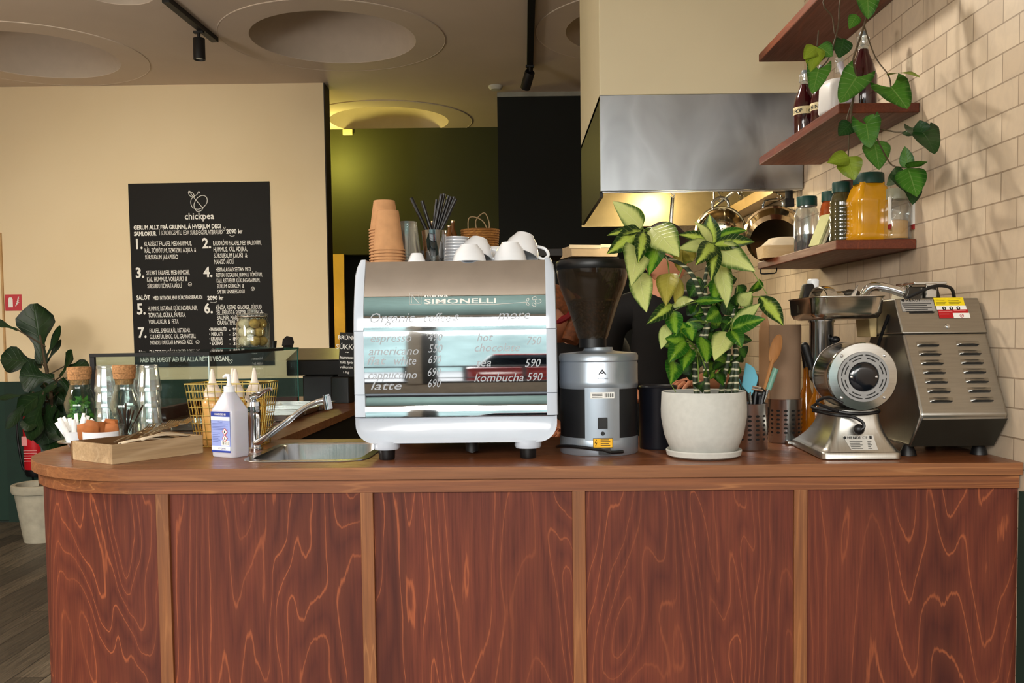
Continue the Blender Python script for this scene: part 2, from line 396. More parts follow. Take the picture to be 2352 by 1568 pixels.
# ---------------------------------------------------------------- lights and sky
def area(name, loc, rt, sx, sy, power, rgb, spread=PI):
    l = bpy.data.lights.new(name, 'AREA'); l.shape = 'RECTANGLE'; l.size = sx; l.size_y = sy; l.energy = power; l.color = rgb; l.spread = spread
    o = bpy.data.objects.new(name, l); COL.objects.link(o); o.location = loc; o.rotation_euler = rt; return o
def spot(name, loc, to, power, rgb, ang, blend=.4, r=.05):
    l = bpy.data.lights.new(name, 'SPOT'); l.energy = power; l.color = rgb; l.spot_size = ang; l.spot_blend = blend; l.shadow_soft_size = r
    o = bpy.data.objects.new(name, l); COL.objects.link(o); o.location = loc
    o.rotation_euler = (V(to) - V(loc)).to_track_quat('-Z', 'Y').to_euler(); return o
def point(name, loc, power, rgb, r=.1):
    l = bpy.data.lights.new(name, 'POINT'); l.energy = power; l.color = rgb; l.shadow_soft_size = r
    o = bpy.data.objects.new(name, l); COL.objects.link(o); o.location = loc; return o
area('bright_sky', (-1.5, -13.6, 7.2), (PI / 2 - .2, 0, 0), 24, 7.6, 7200, (1., .965, .92))
l = bpy.data.lights.new('street_sun', 'SUN'); l.energy = 7.; l.angle = .02; l.color = (1., .97, .93); o = bpy.data.objects.new('street_sun', l); COL.objects.link(o); o.rotation_euler = (-.75, 0, .25)
point('fill_light_left', (-3.0, 2.4, 2.1), 140, (1., .90, .79), .25)  # unseen fill light added to brighten the ceiling and left wall
point('fill_light_front', (-.5, -.6, 2.1), 95, (1., .93, .84), .3)  # unseen fill light added behind the camera to lift ceiling and fronts
spot('track_spot', (.05, 3.75, 3.12), (1.2, 2.62, 1.75), 105, (1., .90, .74), 1.25, .6, .06)
point('recess_lamp', (-1.58, 8.40, 2.98), 22, (1., .86, .22), .08)
point('recess_lamp_low', (-1.75, 8.2, 1.6), 5, (1., .75, .3), .1)
point('hood_lamp', (.8, 4.6, 2.12), 7, (1., .82, .5), .06)
spot('wall_wash', (-2.6, 3.8, 3.1), (-2.6, 7.1, 1.5), 170, (1., .89, .70), 1.3, 1., .2)
point('kitchen_lamp', (.75, 4.15, 1.85), 9, (1., .84, .55), .08)
wd = bpy.data.worlds.new('sky'); SC.world = wd; wd.use_nodes = True
nt = wd.node_tree; sk = nt.nodes.new('ShaderNodeTexSky'); sk.sky_type = 'HOSEK_WILKIE' if hasattr(sk, 'sky_type') else sk.sky_type; sk.sun_direction = V((-.3, -.6, .5)).normalized(); sk.turbidity = 6
nt.links.new(sk.outputs[0], nt.nodes['Background'].inputs[0]); nt.nodes['Background'].inputs[1].default_value = .8

car = thing('red_car', 'red parked car outside the shop window, seen mirrored in the coffee machine', 'car', (.22, -6.0, -.05), PI / 2)
MB().loft([[(x, -.85 + ins, z), (x, .85 - ins, z), (x, .85 - ins, z2), (x, -.85 + ins, z2)] for x, z, z2, ins in ((-2.05, .35, .62, .12), (-1.95, .28, .78, .03), (-1.0, .25, .92, 0), (1.2, .25, .95, 0), (1.95, .28, .9, .03), (2.05, .35, .7, .12))]).build('car_body', mat('car_red', (176, 22, 26), .2, coat=.6), car, bevel=.05, seg=3)
MB().loft([[(x, -.74, z), (x, .74, z), (x2, .62, z2), (x2, -.62, z2)] for x, z, x2, z2 in ((-1.0, .9, -.4, 1.42), (1.7, .93, 1.15, 1.42))]).build('cabin', mat('car_glass', (30, 34, 38), .1), car, bevel=.05, seg=3)
MB().box(-.45, 1.2, -.6, .6, 1.41, 1.45).build('car_roof', mat('car_red', (176, 22, 26), .2), car, bevel=.02)
for x in (-1.25, 1.25):
    for y in (-.78, .78): MB().lathe([(0, -.1), (.25, -.1), (.32, -.06), (.32, .06), (.25, .1), (0, .1)], 28, Matrix.Translation((x, y, .32)) @ rot(PI / 2)).build('wheel', M_TYRE if 'M_TYRE' in globals() else mat('tyre', (16, 16, 17), .8), car)
# ================================================================= bar counter
M_TOP = wood('oiled_oak_top', (128, 76, 44), (92, 50, 28), (168, 106, 62), 'X', 4., 10., .12, .3, .24, .10, .5, .5, .5)
M_EDGE = wood('oak_edge', (146, 94, 56), (98, 58, 34), (182, 128, 82), 'X', 9., 12., .10, .35, .4, .06, .6, .6)
M_RAIL = wood('oak_rail', (144, 86, 50), (88, 48, 28), (190, 128, 78), 'X', 8., 12., .08, .5, .4, .08, .6, .7)
M_BATTEN = wood('oak_batten', (144, 90, 52), (92, 54, 32), (184, 126, 78), 'Z', 12., 10., .08, .35, .4, .06, .6, .6)
M_PANEL = wood('stained_birch_panel', (108, 53, 39), (60, 29, 26), (188, 104, 64), 'Z', 3.4, 24., .055, .5, .46, .18, .6, .85, .22)
CA = -.033                                   # the bar front is turned a little from the camera
CO = V((-.527, 2.333, 0))                    # a point on its front edge
Mc = Matrix.Translation(CO) @ Matrix.Rotation(CA, 4, 'Z'); Mi = Mc.inverted()
def lc(p): q = Mi @ V(p); return (q.x, q.y)
def outline(off, back):                      # front edge offset inwards by off, rounded left end
    r = .46 - off; cx, cy = -.42, .46
    pts = [(1.80 - .0, off)]
    for i in range(0, 25):
        a = -PI / 2 - PI / 2 * i / 24
        pts.append((cx + r * 1.04 * math.cos(a), cy + r * math.sin(a)))
    return pts
lx = -.42 - .46 * 1.04                       # left side line in bar coordinates
front = outline(0, 0)
farL = lc((-1.44, 5.2, 0)); farR = lc((-.70, 5.2, 0)); inner = lc((-.766, 3.007, 0)); rb = lc((1.25, 2.95, 0)); rf = lc((1.258, 2.272, 0))
front[0] = (rf[0], 0)
bar = thing('bar_counter', 'reddish stained plywood bar front with oak battens under the long oiled worktop', 'counter')
wt = thing('worktop', 'brown oiled oak worktop with rounded left end, running back on the left', 'worktop')
# worktop with a cut-out for the sink: built from strips round the hole
SINK = [lc(gz(598, 1058)), lc(gz(857, 1019))]
sc_ = lc(gz(735, 1038)); sx0, sx1, sy0, sy1 = sc_[0] - .155, sc_[0] + .155, .13, .53
top = MB()
hole = [(sx0 + .155 + x, (sy0 + sy1) / 2 + y) for x, y in rrect(.295, .385, .05, 5)]
cu = bpy.data.curves.new('c', 'CURVE'); cu.dimensions = '2D'; cu.fill_mode = 'BOTH'
def bez(poly_):
    s_ = cu.splines.new('POLY'); s_.points.add(len(poly_) - 1); s_.use_cyclic_u = True
    for p_, q in zip(s_.points, poly_): p_.co = (q[0], q[1], 0, 1)
bez(front + [farL, farR, inner, rb]); bez(hole); cu.extrude = .0155
tmp = bpy.data.objects.new('c', cu); COL.objects.link(tmp)
me = bpy.data.meshes.new_from_object(tmp.evaluated_get(bpy.context.evaluated_depsgraph_get())); bpy.data.objects.remove(tmp)
bm = bmesh.new(); bm.from_mesh(me); bmesh.ops.remove_doubles(bm, verts=bm.verts, dist=1e-5); bmesh.ops.recalc_face_normals(bm, faces=bm.faces); bm.to_mesh(me); bm.free()
me.name = 'slab'; me.materials.clear(); me.materials.append(M_TOP); me.materials.append(M_EDGE)
for p_ in me.polygons:
    p_.use_smooth = False; p_.material_index = 0 if abs(p_.normal.z) > .7 else 1
slab = bpy.data.objects.new('slab', me); COL.objects.link(slab); slab.parent = wt; slab.location = (0, 0, TOP - .0155)
q = slab.modifiers.new('b', 'BEVEL'); q.width = .003; q.segments = 2; q.limit_method = 'ANGLE'
wt.location = CO; wt.rotation_euler = (0, 0, CA); bar.location = CO; bar.rotation_euler = (0, 0, CA)
# rail under the top, panels, battens
def strip(o_out, o_in, z0, z1, a=0, b=None):
    A = outline(o_out, 0); B = outline(o_in, 0); A[0] = (rf[0], o_out); B[0] = (rf[0], o_in)
    A.append((lx + o_out * 1.04, 2.6)); B.append((lx + o_in * 1.04, 2.6))
    mb = MB(); mb.loft([[(*p_, z0), (*p_, z1), (*q_, z1), (*q_, z0)] for p_, q_ in zip(A, B)]); return mb
strip(.016, .04, TOP - .066, TOP - .0315).build('rail', M_RAIL, bar, angle=30)
strip(.034, .05, 0, TOP - .066).build('carcass', mat('carcass_brown', (48, 24, 18), .8), bar, angle=30)  # dark brown board behind the panels
bx = [lc(gy(x, 1130, 2.36))[0] for x in (370, 844, 1328, 1827, 2328)]
edges = [b for b in bx]
pan = []
for a, b in zip(bx, bx[1:]):
    o = MB().box(-(b - a) / 2 + .0165, (b - a) / 2 - .0165, 0, .006, .0, TOP - .068).build('panel', M_PANEL, bar, smooth=False); o.location = ((a + b) / 2, .0285, 0); pan.append(o)
# curved end panel
A = [p_ for p_ in outline(.028, 0)[1:]] + [(lx + .028 * 1.04, 2.6)]; B = [p_ for p_ in outline(.034, 0)[1:]] + [(lx + .034 * 1.04, 2.6)]
A.insert(0, (bx[0] - .01, .028)); B.insert(0, (bx[0] - .01, .034))
MB().loft([[(*p_, 0), (*p_, TOP - .067), (*q_, TOP - .067), (*q_, 0)] for p_, q_ in zip(A, B)]).build('curved_panel', M_PANEL, bar, angle=30)
for b in bx:
    o = MB().box(-.0165, .0165, 0, .014, 0, TOP - .0665).build('batten', M_BATTEN, bar, smooth=False, bevel=.0015); o.location = (b, .0165, 0)
# wing body behind, below the worktop
MB().box(lx + .06, farR[0] - .06, .9, 2.7, 0, TOP - .032).build('wing_carcass', mat('dark_cabinet', (22, 18, 16), .7), bar, smooth=False)
MB().box(-.2, rf[0] - .01, .56, .60, 0, TOP - .032).build('back_board', mat('dark_cabinet', (22, 18, 16), .7), bar, smooth=False)
# ================================================================= shared looks
G_CLEAR = glass('clear_glass', (244, 249, 247), 1.0, .03)
G_TUMB = glass('tumbler_glass', (244, 250, 250), 1.2, .13, .10, (220, 228, 232), .07)
G_TEAL = glass('green_tinted_pane', (246, 251, 249), .6, .02)
M_BLACK = mat('black_plastic', (14, 14, 16), .4, var=.05)
M_MBLACK = mat('matt_black', (16, 16, 17), .7, var=.05)
M_WHITEP = mat('white_plastic', (232, 236, 240), .35, var=.02)
M_PORC = mat('white_porcelain', (236, 240, 246), .12, var=.015, coat=.3)
M_CHROME = metalmat('polished_chrome', (225, 228, 232), .06, (3, 3, 3), .02)
M_STEEL = metalmat('brushed_steel', (190, 190, 188), .28)
M_CORK = mat('cork', (168, 122, 78), .85, var=.25, vscale=160, bump=.4, bscale=220)
M_WHITE = mat('white_paint_ink', (238, 238, 234), .6, var=.02)
M_INK = mat('black_ink', (20, 20, 20), .6, var=.02)
M_RED = mat('fire_red', (190, 24, 34), .35, var=.04)
M_KRAFT = mat('kraft_paper', (190, 142, 98), .85, var=.06, vscale=40, bump=.1)
M_GOLD = metalmat('brass_wire', (236, 214, 130), .3, (5, 5, 5), .1)
M_SILVPAINT = mat('silver_paint', (176, 184, 192), .3, .75, var=.03)

# ================================================================= wall on the left: menu board, sign, extinguisher
c0 = gy(293, 422, 7.14); c1 = gy(612, 414, 7.14); cb = gy(313, 835, 7.14)
BW = 1.075; BH = 1.40; bx0 = c0.x + .005
board = place(MB().box(0, BW, -.012, 0, -BH, 0).build('menu_board', mat('blackboard_paint', (11, 10, 11), .75, var=.06), smooth=False), 'large black menu board with white handwritten dishes and a round logo on the cream wall', 'sign', (bx0, 7.148, c0.z), 0, ry=-.004)
bs = BW / 319.                                # metres per photo pixel on the board
def bp(px, py): return ((px - 293 - (py - 422) * .047) * bs, -(py - 421 + (px - 293) * .025) * bs)
lt = MB()
def wr_(px, py, s_, size=12, wpx=None, off=.0, sh=0., mi=0):
    x, y = bp(px, py); sz = size * bs * 1.38
    vs, fs, w = text_geo(s_, sz, 'LEFT', off * bs, sh, 1.0, 0.)
    sx = 1.
    if wpx: sx = wpx * bs / max(w, 1e-6)
    lt.add(vs, fs, Matrix.Translation((x, -.0135, y)) @ XZ @ Matrix.Diagonal((sx, 1, 1, 1)), mi)
wr_(307, 524, 'GERUM ALLT FRÁ GRUNNI, Á HVERJUM DEGI', 9.5, 198, .5); 
wr_(308, 538, 'SAMLOKUR', 9.5, 51, .5); wr_(365, 536, 'Í SÚRDEIGSPÍTU EÐA SÚRDEIGSFLATBRAUÐI', 10.5, 145); wr_(517, 531, '2090 kr', 10, 37, .5)
MEN = [(308, 567, '1.', 23, (331, 561, 10.5, 15, ['KLASSÍSKT FALAFEL MEÐ HUMMUS,', 'KÁL, TÓMÖTUM, TZATZIKI, ADJIKA  &', 'SÚRSUÐUM JALAPEÑO'], [108, 117, 75])),
       (463, 564, '2.', 23, (487, 558, 10.5, 14, ['RAUÐRÓFU FALAFEL MEÐ HALLOUMI,', 'HUMMUS, KÁL, ADJIKA,', 'SÚRSUÐUM LAUKI  &', 'MANGÓ AÍOLÍ'], [110, 77, 76, 44])),
       (312, 632, '3.', 23, (337, 626, 10.5, 15, ['STERKT FALAFEL MEÐ KIMCHI,', 'KÁL, HUMMUS, VORLAUKI  &', 'SÚRSUÐU TÓMATA AÍOLÍ'], [98, 92, 78])),
       (467, 629, '4.', 23, (494, 617, 9.5, 12.5, ['HEIMALAGAÐ SEITAN MEÐ', 'RISTUÐU EGGALDINI, HUMMUS, TÓMÖTUM,', 'KÁLI, RISTUÐUM KJÚKLINGABAUNUM,', 'SÚRUM GÚRKUM  &', 'SÆTRI SINNEPSSÓSU'], [80, 105, 99, 62, 62])),
       (316, 715, '5.', 25, (341, 707, 10.5, 15, ['HUMMUS, RISTAÐAR KJÚKLINGABAUNIR,', 'TÓMATAR, GÚRKA, PAPRIKA,', 'VORLAUKUR  &  FETA'], [113, 85, 68])),
       (469, 711, '6.', 23, (496, 703, 10, 11.5, ['KÍNÓA, RISTAÐ GRASKER, SÚRSUÐ', 'SELLERÍRÓT & SVEPPIR, KJÚKLINGA-', 'BAUNIR, MARINERUÐ GRÆN', 'GRANATEPLI, ZAATAR & FETA'], [104, 107, 98, 96])),
       (319, 768, '7.', 24, (345, 757, 10, 13.5, ['FALAFEL, SPERGILKÁL, RISTAÐAR', 'GULRÆTUR, BYGG, KÁL, GRANATEPLI,', 'MÖNDLU DUKKAH & MANGÓ AÍOLÍ'], [93, 105, 98])),
       ]
for x, y, n_, s_, (tx, ty, ts, dy, lines, ws) in MEN:
    wr_(x, y, n_, s_, 20, .9)
    for i, (l_, w_) in enumerate(zip(lines, ws)): wr_(tx + i * 1.2, ty + i * dy, l_, ts, w_, .1)
wr_(315, 682, 'SALÖT', 9.5, 31, .5); wr_(352, 682, 'MEÐ NÝBÖKUÐU SÚRDEIGSBRAUÐI', 8.5, 113, .2); wr_(476, 681, '2090 kr', 9, 37, .5)
for i, (a, b) in enumerate((('• BARNAMÁLTÍÐ', '-  990 kr'), ('• MIÐLATI', '-  590 kr'), ('• KRUKKUR', '-  890 kr'), ('• EXTRAS', '-  350 kr'))): wr_(481 + i * .6, 752 + i * 10.5, a, 8, 40 if i == 0 else 30, .3); wr_(526 + i * .6, 752 + i * 10.5, b, 8, 36, .3)
wr_(322, 806, 'Súpa  „DAGSINS“  “Á“ WINEÐ YKKI  ♡'.replace('♡', ''), 9.5, 128, .2); wr_(482, 804, '• SÆTINDI', 8, 34, .3); wr_(530, 802, '- 490 kr', 8, 34, .3)
wr_(324, 824, 'ÞAÐ ER HÆGT AÐ FÁ ALLA RÉTTI VEGAN', 10.5, 202, .4)
def bline(pts, r=.9, closed=False):
    P = [(bp(x, y)[0], -.0135, bp(x, y)[1]) for x, y in pts]
    q = MB().tube(smooth_path(P, 6, closed), r * bs, 6, closed=closed); lt.add(q.v, q.f)
for x, y in ((436, 646), (579, 655), (455, 777)): bline([(x + 4 * math.cos(a), y + 4 * math.sin(a)) for a in [i * PI / 4 for i in range(8)]], .5, True); bline([(x - 2, y - 1), (x, y + 2), (x + 3, y - 2)], .5)
bline([(510, 516), (511, 519), (514, 519), (515, 516)], .5); bline([(508, 521), (511, 524), (515, 521)], .5); bline([(524, 535), (530, 537), (536, 535)], .5); bline([(483, 686), (490, 687), (498, 685)], .5)
for x, y in ((530, 820), (458, 804)): bline([(x, y + 5), (x - 5, y - 1), (x - 2, y - 4), (x, y - 1), (x + 3, y - 4), (x + 5, y - 1)], .6, True)
lt.build('menu_lettering', M_WHITE, board, smooth=False)
lt = MB(); wr_(422, 500, 'chickpea', 15, 67, .3)
bline([(431, 436), (430, 441), (435, 448), (443, 449), (440, 441), (431, 436)], .75); bline([(431, 436), (440, 448), (452, 462), (463, 474)], .75)
bline([(456, 441), (453, 437), (449, 444), (442, 448), (436, 456), (436, 466), (441, 474), (452, 477), (464, 472), (472, 462), (471, 450), (462, 446), (452, 450), (445, 460), (443, 470), (449, 481), (459, 480), (464, 473)], .75)
lt.build('logo', M_WHITE, board, smooth=False)
# fire point sign
p_ = gy(10, 676, 7.14); s_ = 38 * 7.14 / F
fs = place(MB().box(0, s_, -.004, 0, -s_ * .98, 0).build('fire_point_sign', mat('faded_red_sign', (196, 62, 74), .4, var=.04), smooth=False), 'small square red and white fire extinguisher sign high on the cream wall', 'sign', (p_.x, 7.149, p_.z))
q = MB(); q.lathe([(0, 0), (.017, 0), (.017, .062), (.009, .075), (0, .075)], 14, Matrix.Translation((.042, -.004, -.098)) @ Matrix.Diagonal((1, .1, 1, 1)))
for i in range(4): q.tube([(.08 + i * .006, -.005, -.09 + i * .016), (.092 + i * .004, -.005, -.075 + i * .016), (.108, -.005, -.06 + i * .014)], .0035, 5)
q.build('pictogram', M_WHITE, fs)
# extinguisher
p_ = gy(78, 1094, 7.0); ext = thing('fire_extinguisher', 'red fire extinguisher hanging on the green wall behind the fig plant', 'fire extinguisher', (p_.x, 7.04, p_.z))
eh = 165 * 7.0 / F
MB().lathe([(0, 0), (.07, 0), (.08, .03), (.08, .055)], 28).build('base_cap', M_BLACK, ext)
body = MB().lathe([(.08, .055), (.082, .06), (.082, eh - .12), (.07, eh - .06), (.03, eh - .03), (0, eh - .03)], 28).build('cylinder', M_RED, ext)
wl_ = MB()
for i, z_ in enumerate((.12, .14, .16, .18, .2)): wl_.box(-.05, .05, -.0835 - .0, -.082, z_, z_ + .006)
wl_.box(-.06, -.02, -.0838, -.07, .24, .31); wl_.build('label_print', mat('pale_red_print', (226, 150, 150), .5), ext)
MB().cyl(.02, eh - .03, eh + .03, 12).box(-.012, .012, -.1, .01, eh + .02, eh + .035).build('valve', M_BLACK, ext)
MB().tube(smooth_path([(0, -.02, eh + .02), (-.1, -.03, eh), (-.12, -.03, eh - .2), (-.1, -.02, .1), (-.08, -.01, .04)], 6), .009, 8).build('hose', M_BLACK, ext)
MB().box(-.03, .03, .07, .1, .1, eh - .1).build('wall_bracket', M_BLACK, ext)

# ================================================================= fiddle leaf fig in a stone pot
def leaf_geo(mb, base, tip, nrm, W, shape, nu=9, nv=7, fold=.25, droop=.0, wave=0., mi=0, lobes=0., phase=0.):
    B, T = V(base), V(tip); ax = T - B; L = ax.length; ax = ax.normalized(); nrm = V(nrm); nrm = (nrm - ax * nrm.dot(ax)); nrm = nrm.normalized() if nrm.length > 1e-5 else ax.orthogonal().normalized()
    sd = ax.cross(nrm); P = []; UVs = []
    for i in range(nu):
        u = i / (nu - 1); w = shape(u) * W / 2
        for j in range(nv):
            s_ = -1 + 2 * j / (nv - 1)
            q_ = B + ax * (u * L - lobes * abs(s_) ** 1.5 * L * (1 - u) ** 3) + sd * (s_ * w) + nrm * (fold * abs(s_) * w + droop * L * (4 * u * (1 - u)) + wave * w * math.sin(u * 13 + phase + 2 * s_) * abs(s_))
            P.append(q_); UVs.append((u, s_))
    mb.surf(P, nu, nv, mi, UVs)
sh_lance = lambda u: max(.02, math.sin(PI * min(1, u ** .78)) ** .85)
sh_ovate = lambda u: max(.02, math.sin(PI * min(1, u ** .62)) ** .8)
sh_fiddle = lambda u: max(.05, (.62 + .38 * math.cos(2 * PI * (u - .78))) * math.sin(PI * min(1, (u * .93 + .05))) ** .5)
sh_arrow = lambda u: max(.02, (1 - u) ** .62 * min(1, .72 + u * 1.8))
M_FIG = leafmat('fig_leaf', (14, 30, 16), (24, 48, 20), (52, 84, 44), .4, .8, 7., .25)
p_ = gz(97, 1240, 0); fig = thing('potted_fig', 'tall dark fiddle leaf fig in a tapering stone pot behind the counter end', 'plant', (p_.x, p_.y, 0))
fo = V((p_.x, p_.y, 0)); fy = p_.y
MB().lathe([(0, 0), (.115, 0), (.165, .34), (.18, .345), (.185, .36), (.185, .40), (.175, .405), (.155, .4), (.15, .36), (0, .36)], 40).build('pot', mat('grey_stoneware', (172, 166, 148), .8, var=.08, bump=.2), fig)
MB().lathe([(0, .365), (.151, .362)], 24).build('soil', mat('dark_soil', (40, 30, 24), .95, var=.3, vscale=80), fig)
def fp(px, py, dy=0.): return gy(px, py, fy + dy) - fo
stm = MB()
trunk = [(0, 0, .36), fp(112, 1020), fp(118, 920), fp(106, 845), fp(92, 770)]
stm.tube(smooth_path(trunk, 5), [.016] * 6 + [.012] * 11 + [.008] * 4, 8)
LV = [((97, 835), (78, 697), 100, 0), ((98, 836), (2, 822), 74, .02), ((42, 758), (-20, 735), 22, -.02), ((100, 830), (138, 748), 22, .0), ((106, 835), (140, 780), 18, .03),
      ((138, 865), (165, 803), 40, .05), ((125, 870), (45, 860), 88, -.05), ((70, 905), (-6, 915), 18, -.08), ((75, 900), (14, 985), 32, -.1), ((130, 880), (40, 950), 60, -.12),
      ((140, 870), (185, 945), 70, -.02), ((100, 900), (68, 1010), 70, -.15), ((120, 930), (92, 1020), 80, -.1), ((130, 940), (110, 1040), 80, -.06), ((110, 920), (160, 1010), 90, 0), ((150, 840), (205, 842), 40, .06),
      ((120, 900), (100, 985), 90, .05), ((135, 900), (150, 985), 90, .08), ((100, 880), (150, 925), 70, .1), ((80, 940), (60, 990), 50, -.1), ((180, 860), (240, 850), 34, .12), ((120, 950), (135, 1060), 80, .1)]
lv = MB()
for i, (b, t_, w, dy) in enumerate(LV):
    B = fp(*b, dy); T = fp(*t_, dy - .05 + .1 * rnd.random())
    leaf_geo(lv, B, T, V((rnd.uniform(-.5, .5), -1, rnd.uniform(0, .6))), w * fy / F * 1.0, sh_fiddle, 10, 7, .18, rnd.uniform(-.08, .08), .12, phase=i)
    stm.tube([V(B).lerp(V(T), .05), V(B), V(B).lerp(fp(112, min(max(b[1] + 20, 800), 1000)), .9)], .005, 5)
stm.build('stem', mat('fig_bark', (70, 58, 42), .9, var=.15), fig)
lv.build('foliage', M_FIG, fig)

# ================================================================= glass display case on the wing
Pn = gz(217, 1012); caseL = MB()
CW = .40; CL = 1.33; CH = 1.352 - TOP
case = thing('display_case', 'open glass display case with black edges standing on the left arm of the worktop', 'display case', (-1.452, 3.225, TOP), -.0)
MB().box(0, CW, 0, .006, .0, CH - .008).box(0, .006, .006, CL, .0, CH - .008).box(0, CW, CL - .006, CL, .0, CH - .008).build('glass_side', G_TEAL, case, smooth=False)
MB().box(CW - .006, CW, .55, CL - .006, .03, CH - .008).build('sliding_pane', G_TEAL, case, smooth=False)
MB().box(-.004, CW + .004, -.004, CL + .004, CH - .008, CH).build('glass_top', glass('dark_top_pane', (150, 165, 160), .8, .03), case, smooth=False)
MB().box(-.012, .004, -.008, .006, 0, CH + .002).box(-.012, CW + .004, -.010, -.003, CH - .010, CH + .002).box(CW, CW + .006, -.004, CL * .78, CH - .010, CH + .002).build('black_frame', M_MBLACK, case, smooth=False)
MB().box(CW + .001, CW + .006, CL * .78, CL + .006, CH - .009, CH + .001).box(0, CW, CL + .001, CL + .006, CH - .009, CH + .001).box(CW - .001, CW + .003, CL - .003, CL + .003, .0, CH).build('cut_glass_edge', mat('teal_glass_edge', (40, 120, 110), .15, var=.03), case, smooth=False)
MB().box(CW - .002, CW + .002, -.006, .002, .06, CH).build('near_edge', mat('pale_glass_edge', (190, 210, 205), .15), case, smooth=False)
MB().box(.0, .035, .0, CL, .0, .05).box(.035, CW, CL - .03, CL, .0, .04).build('base_rail', mat('dark_red_wood', (74, 34, 24), .5, var=.15), case, smooth=False)
# steel pans let into the wing
def tray(w, d, h, lip=.012, th=.0012):
    return MB().loft([ring(w + 2 * lip, d + 2 * lip, .02, h), ring(w, d, .02, h), ring(w - .01, d - .01, .018, .004), ring(w * .2, d * .2, .01, .002)], cap0=False)
pans = [(.16 + .0, .62), (.16, .82), (.16, 1.03), (.16, 1.24)]
for i, (x, y) in enumerate(((-1.10, 3.42), (-1.0, 3.74), (-1.0, 4.02), (-.98, 4.28))):
    o = tray(.27, .24, .028).build('food_pan', M_STEEL, None)
    place(o, ['steel food pan with lid nearest the wire basket', 'second steel food pan along the left arm', 'third steel food pan along the left arm', 'far steel food pan below the end of the glass case'][i], 'food pan', (x, y, TOP + .0005), -.03, 'steel pans on the left arm of the counter')
for i, (a, b) in enumerate(((gz(700, 940, TOP + .035), gz(600, 1000, TOP + .04)), (gz(630, 968, TOP + .04), gz(612, 990, TOP + .03)))):
    sp_ = MB(); sp_.tube([a, a.lerp(b, .5) + V((0, 0, .004)), b], .004, 6, flat=.5); sp_.sphere(b + V((0, 0, -.002)), (.02, .03, .006), 12, 8)
    place(sp_.build('serving_spoon', M_CHROME), ['long steel spoon lying across the food pans', 'short steel spoon in the pan by the basket'][i], 'spoon')

# jar of truffle balls on the case
jy = 4.2
jp = gy(582, 798, jy); jz = TOP + CH + .001; jx = jp.x; jr = 37 * jy / F; jh = 73 * jy / F
jar = thing('cookie_jar', 'round lidded glass jar of bread balls standing on the display case', 'jar', (jx, jy, jz))
MB().lathe([(0, 0), (jr * .94, 0), (jr, .008), (jr, jh * .78), (jr * .86, jh * .92), (jr * .84, jh), (jr * .81, jh), (jr * .83, jh * .9), (jr * .95, jh * .77), (jr * .95, .012), (0, .008)], 40).build('jar_body', G_CLEAR, jar)
ld = MB().lathe([(0, jh + .002), (jr * .9, jh + .002), (jr * .93, jh + .008), (jr * .9, jh + .014), (0, jh + .018)], 36).build('lid', G_TUMB, jar)
MB().lathe([(0, jh + .018), (.012, jh + .02), (.02, jh + .028), (.016, jh + .036), (0, jh + .038)], 20).build('lid_knob', G_TUMB, ld)
MB().torus(jr * .87, .004, 36, 8, Matrix.Translation((0, 0, jh - .002))).build('wire_bail', M_CHROME, jar)
mball = [mat('pale_baked_ball', (206, 190, 160), .8, var=.12, vscale=60, bump=.4), mat('golden_baked_ball', (176, 140, 72), .8, var=.2, vscale=60, bump=.5)]
k_ = 0
for lev in range(3):
    for a in range(7):
        if a == 6: rr, an = 0, 0
        else: rr, an = jr * .56, a * PI / 3 + lev * .5
        R_ = jr * .33
        q = MB().sphere((0, 0, 0), (R_, R_, R_ * .92), 16, 10); ma = mball[1 if math.cos(an) > .1 and rr else 0]
        if rr * math.sin(an) > jr * .25: continue
        where = ['bottom', 'middle', 'top'][lev] + ' layer'
        side = 'centre' if not rr else ('right' if math.cos(an) > .1 else 'left') + (' front' if math.sin(an) < -.3 else ' middle') + (' by the glass' if abs(math.cos(an)) > .7 else ' nearer the centre')
        place(q.build('baked_ball', ma), '%s baked ball in the glass jar, %s, %s' % ('golden' if ma is mball[1] else 'pale', where, side), 'bread ball', (jx + rr * math.cos(an), jy + rr * math.sin(an), jz + .011 + R_ + lev * R_ * 1.62), rnd.random() * 6, 'baked balls in the glass jar')
        k_ += 1
# small black pot and card terminal on the case
p_ = gy(629, 800, 4.42); place(MB().lathe([(0, 0), (.011, 0), (.015, .033), (.012, .033), (.009, .004), (0, .004)], 20).build('black_dish', M_BLACK), 'tiny black dish on the far part of the glass case', 'dish', (p_.x, 4.42, jz))
p_ = gy(666, 798, 4.5); tm = thing('card_reader', 'black card reader tilted on a stand behind the glass case', 'card reader', (p_.x - .01, 4.5, jz), .2)
MB().loft([ring(.05, .05, .006, 0), ring(.03, .03, .005, .012)]).build('foot', M_BLACK, tm)
MB().loft([ring(.05, .012, .004, 0), ring(.056, .014, .005, .03), ring(.03, .012, .004, .052)], rot(-.35, .25, 0, (-.004, 0, .004))).build('reader_body', M_BLACK, tm)
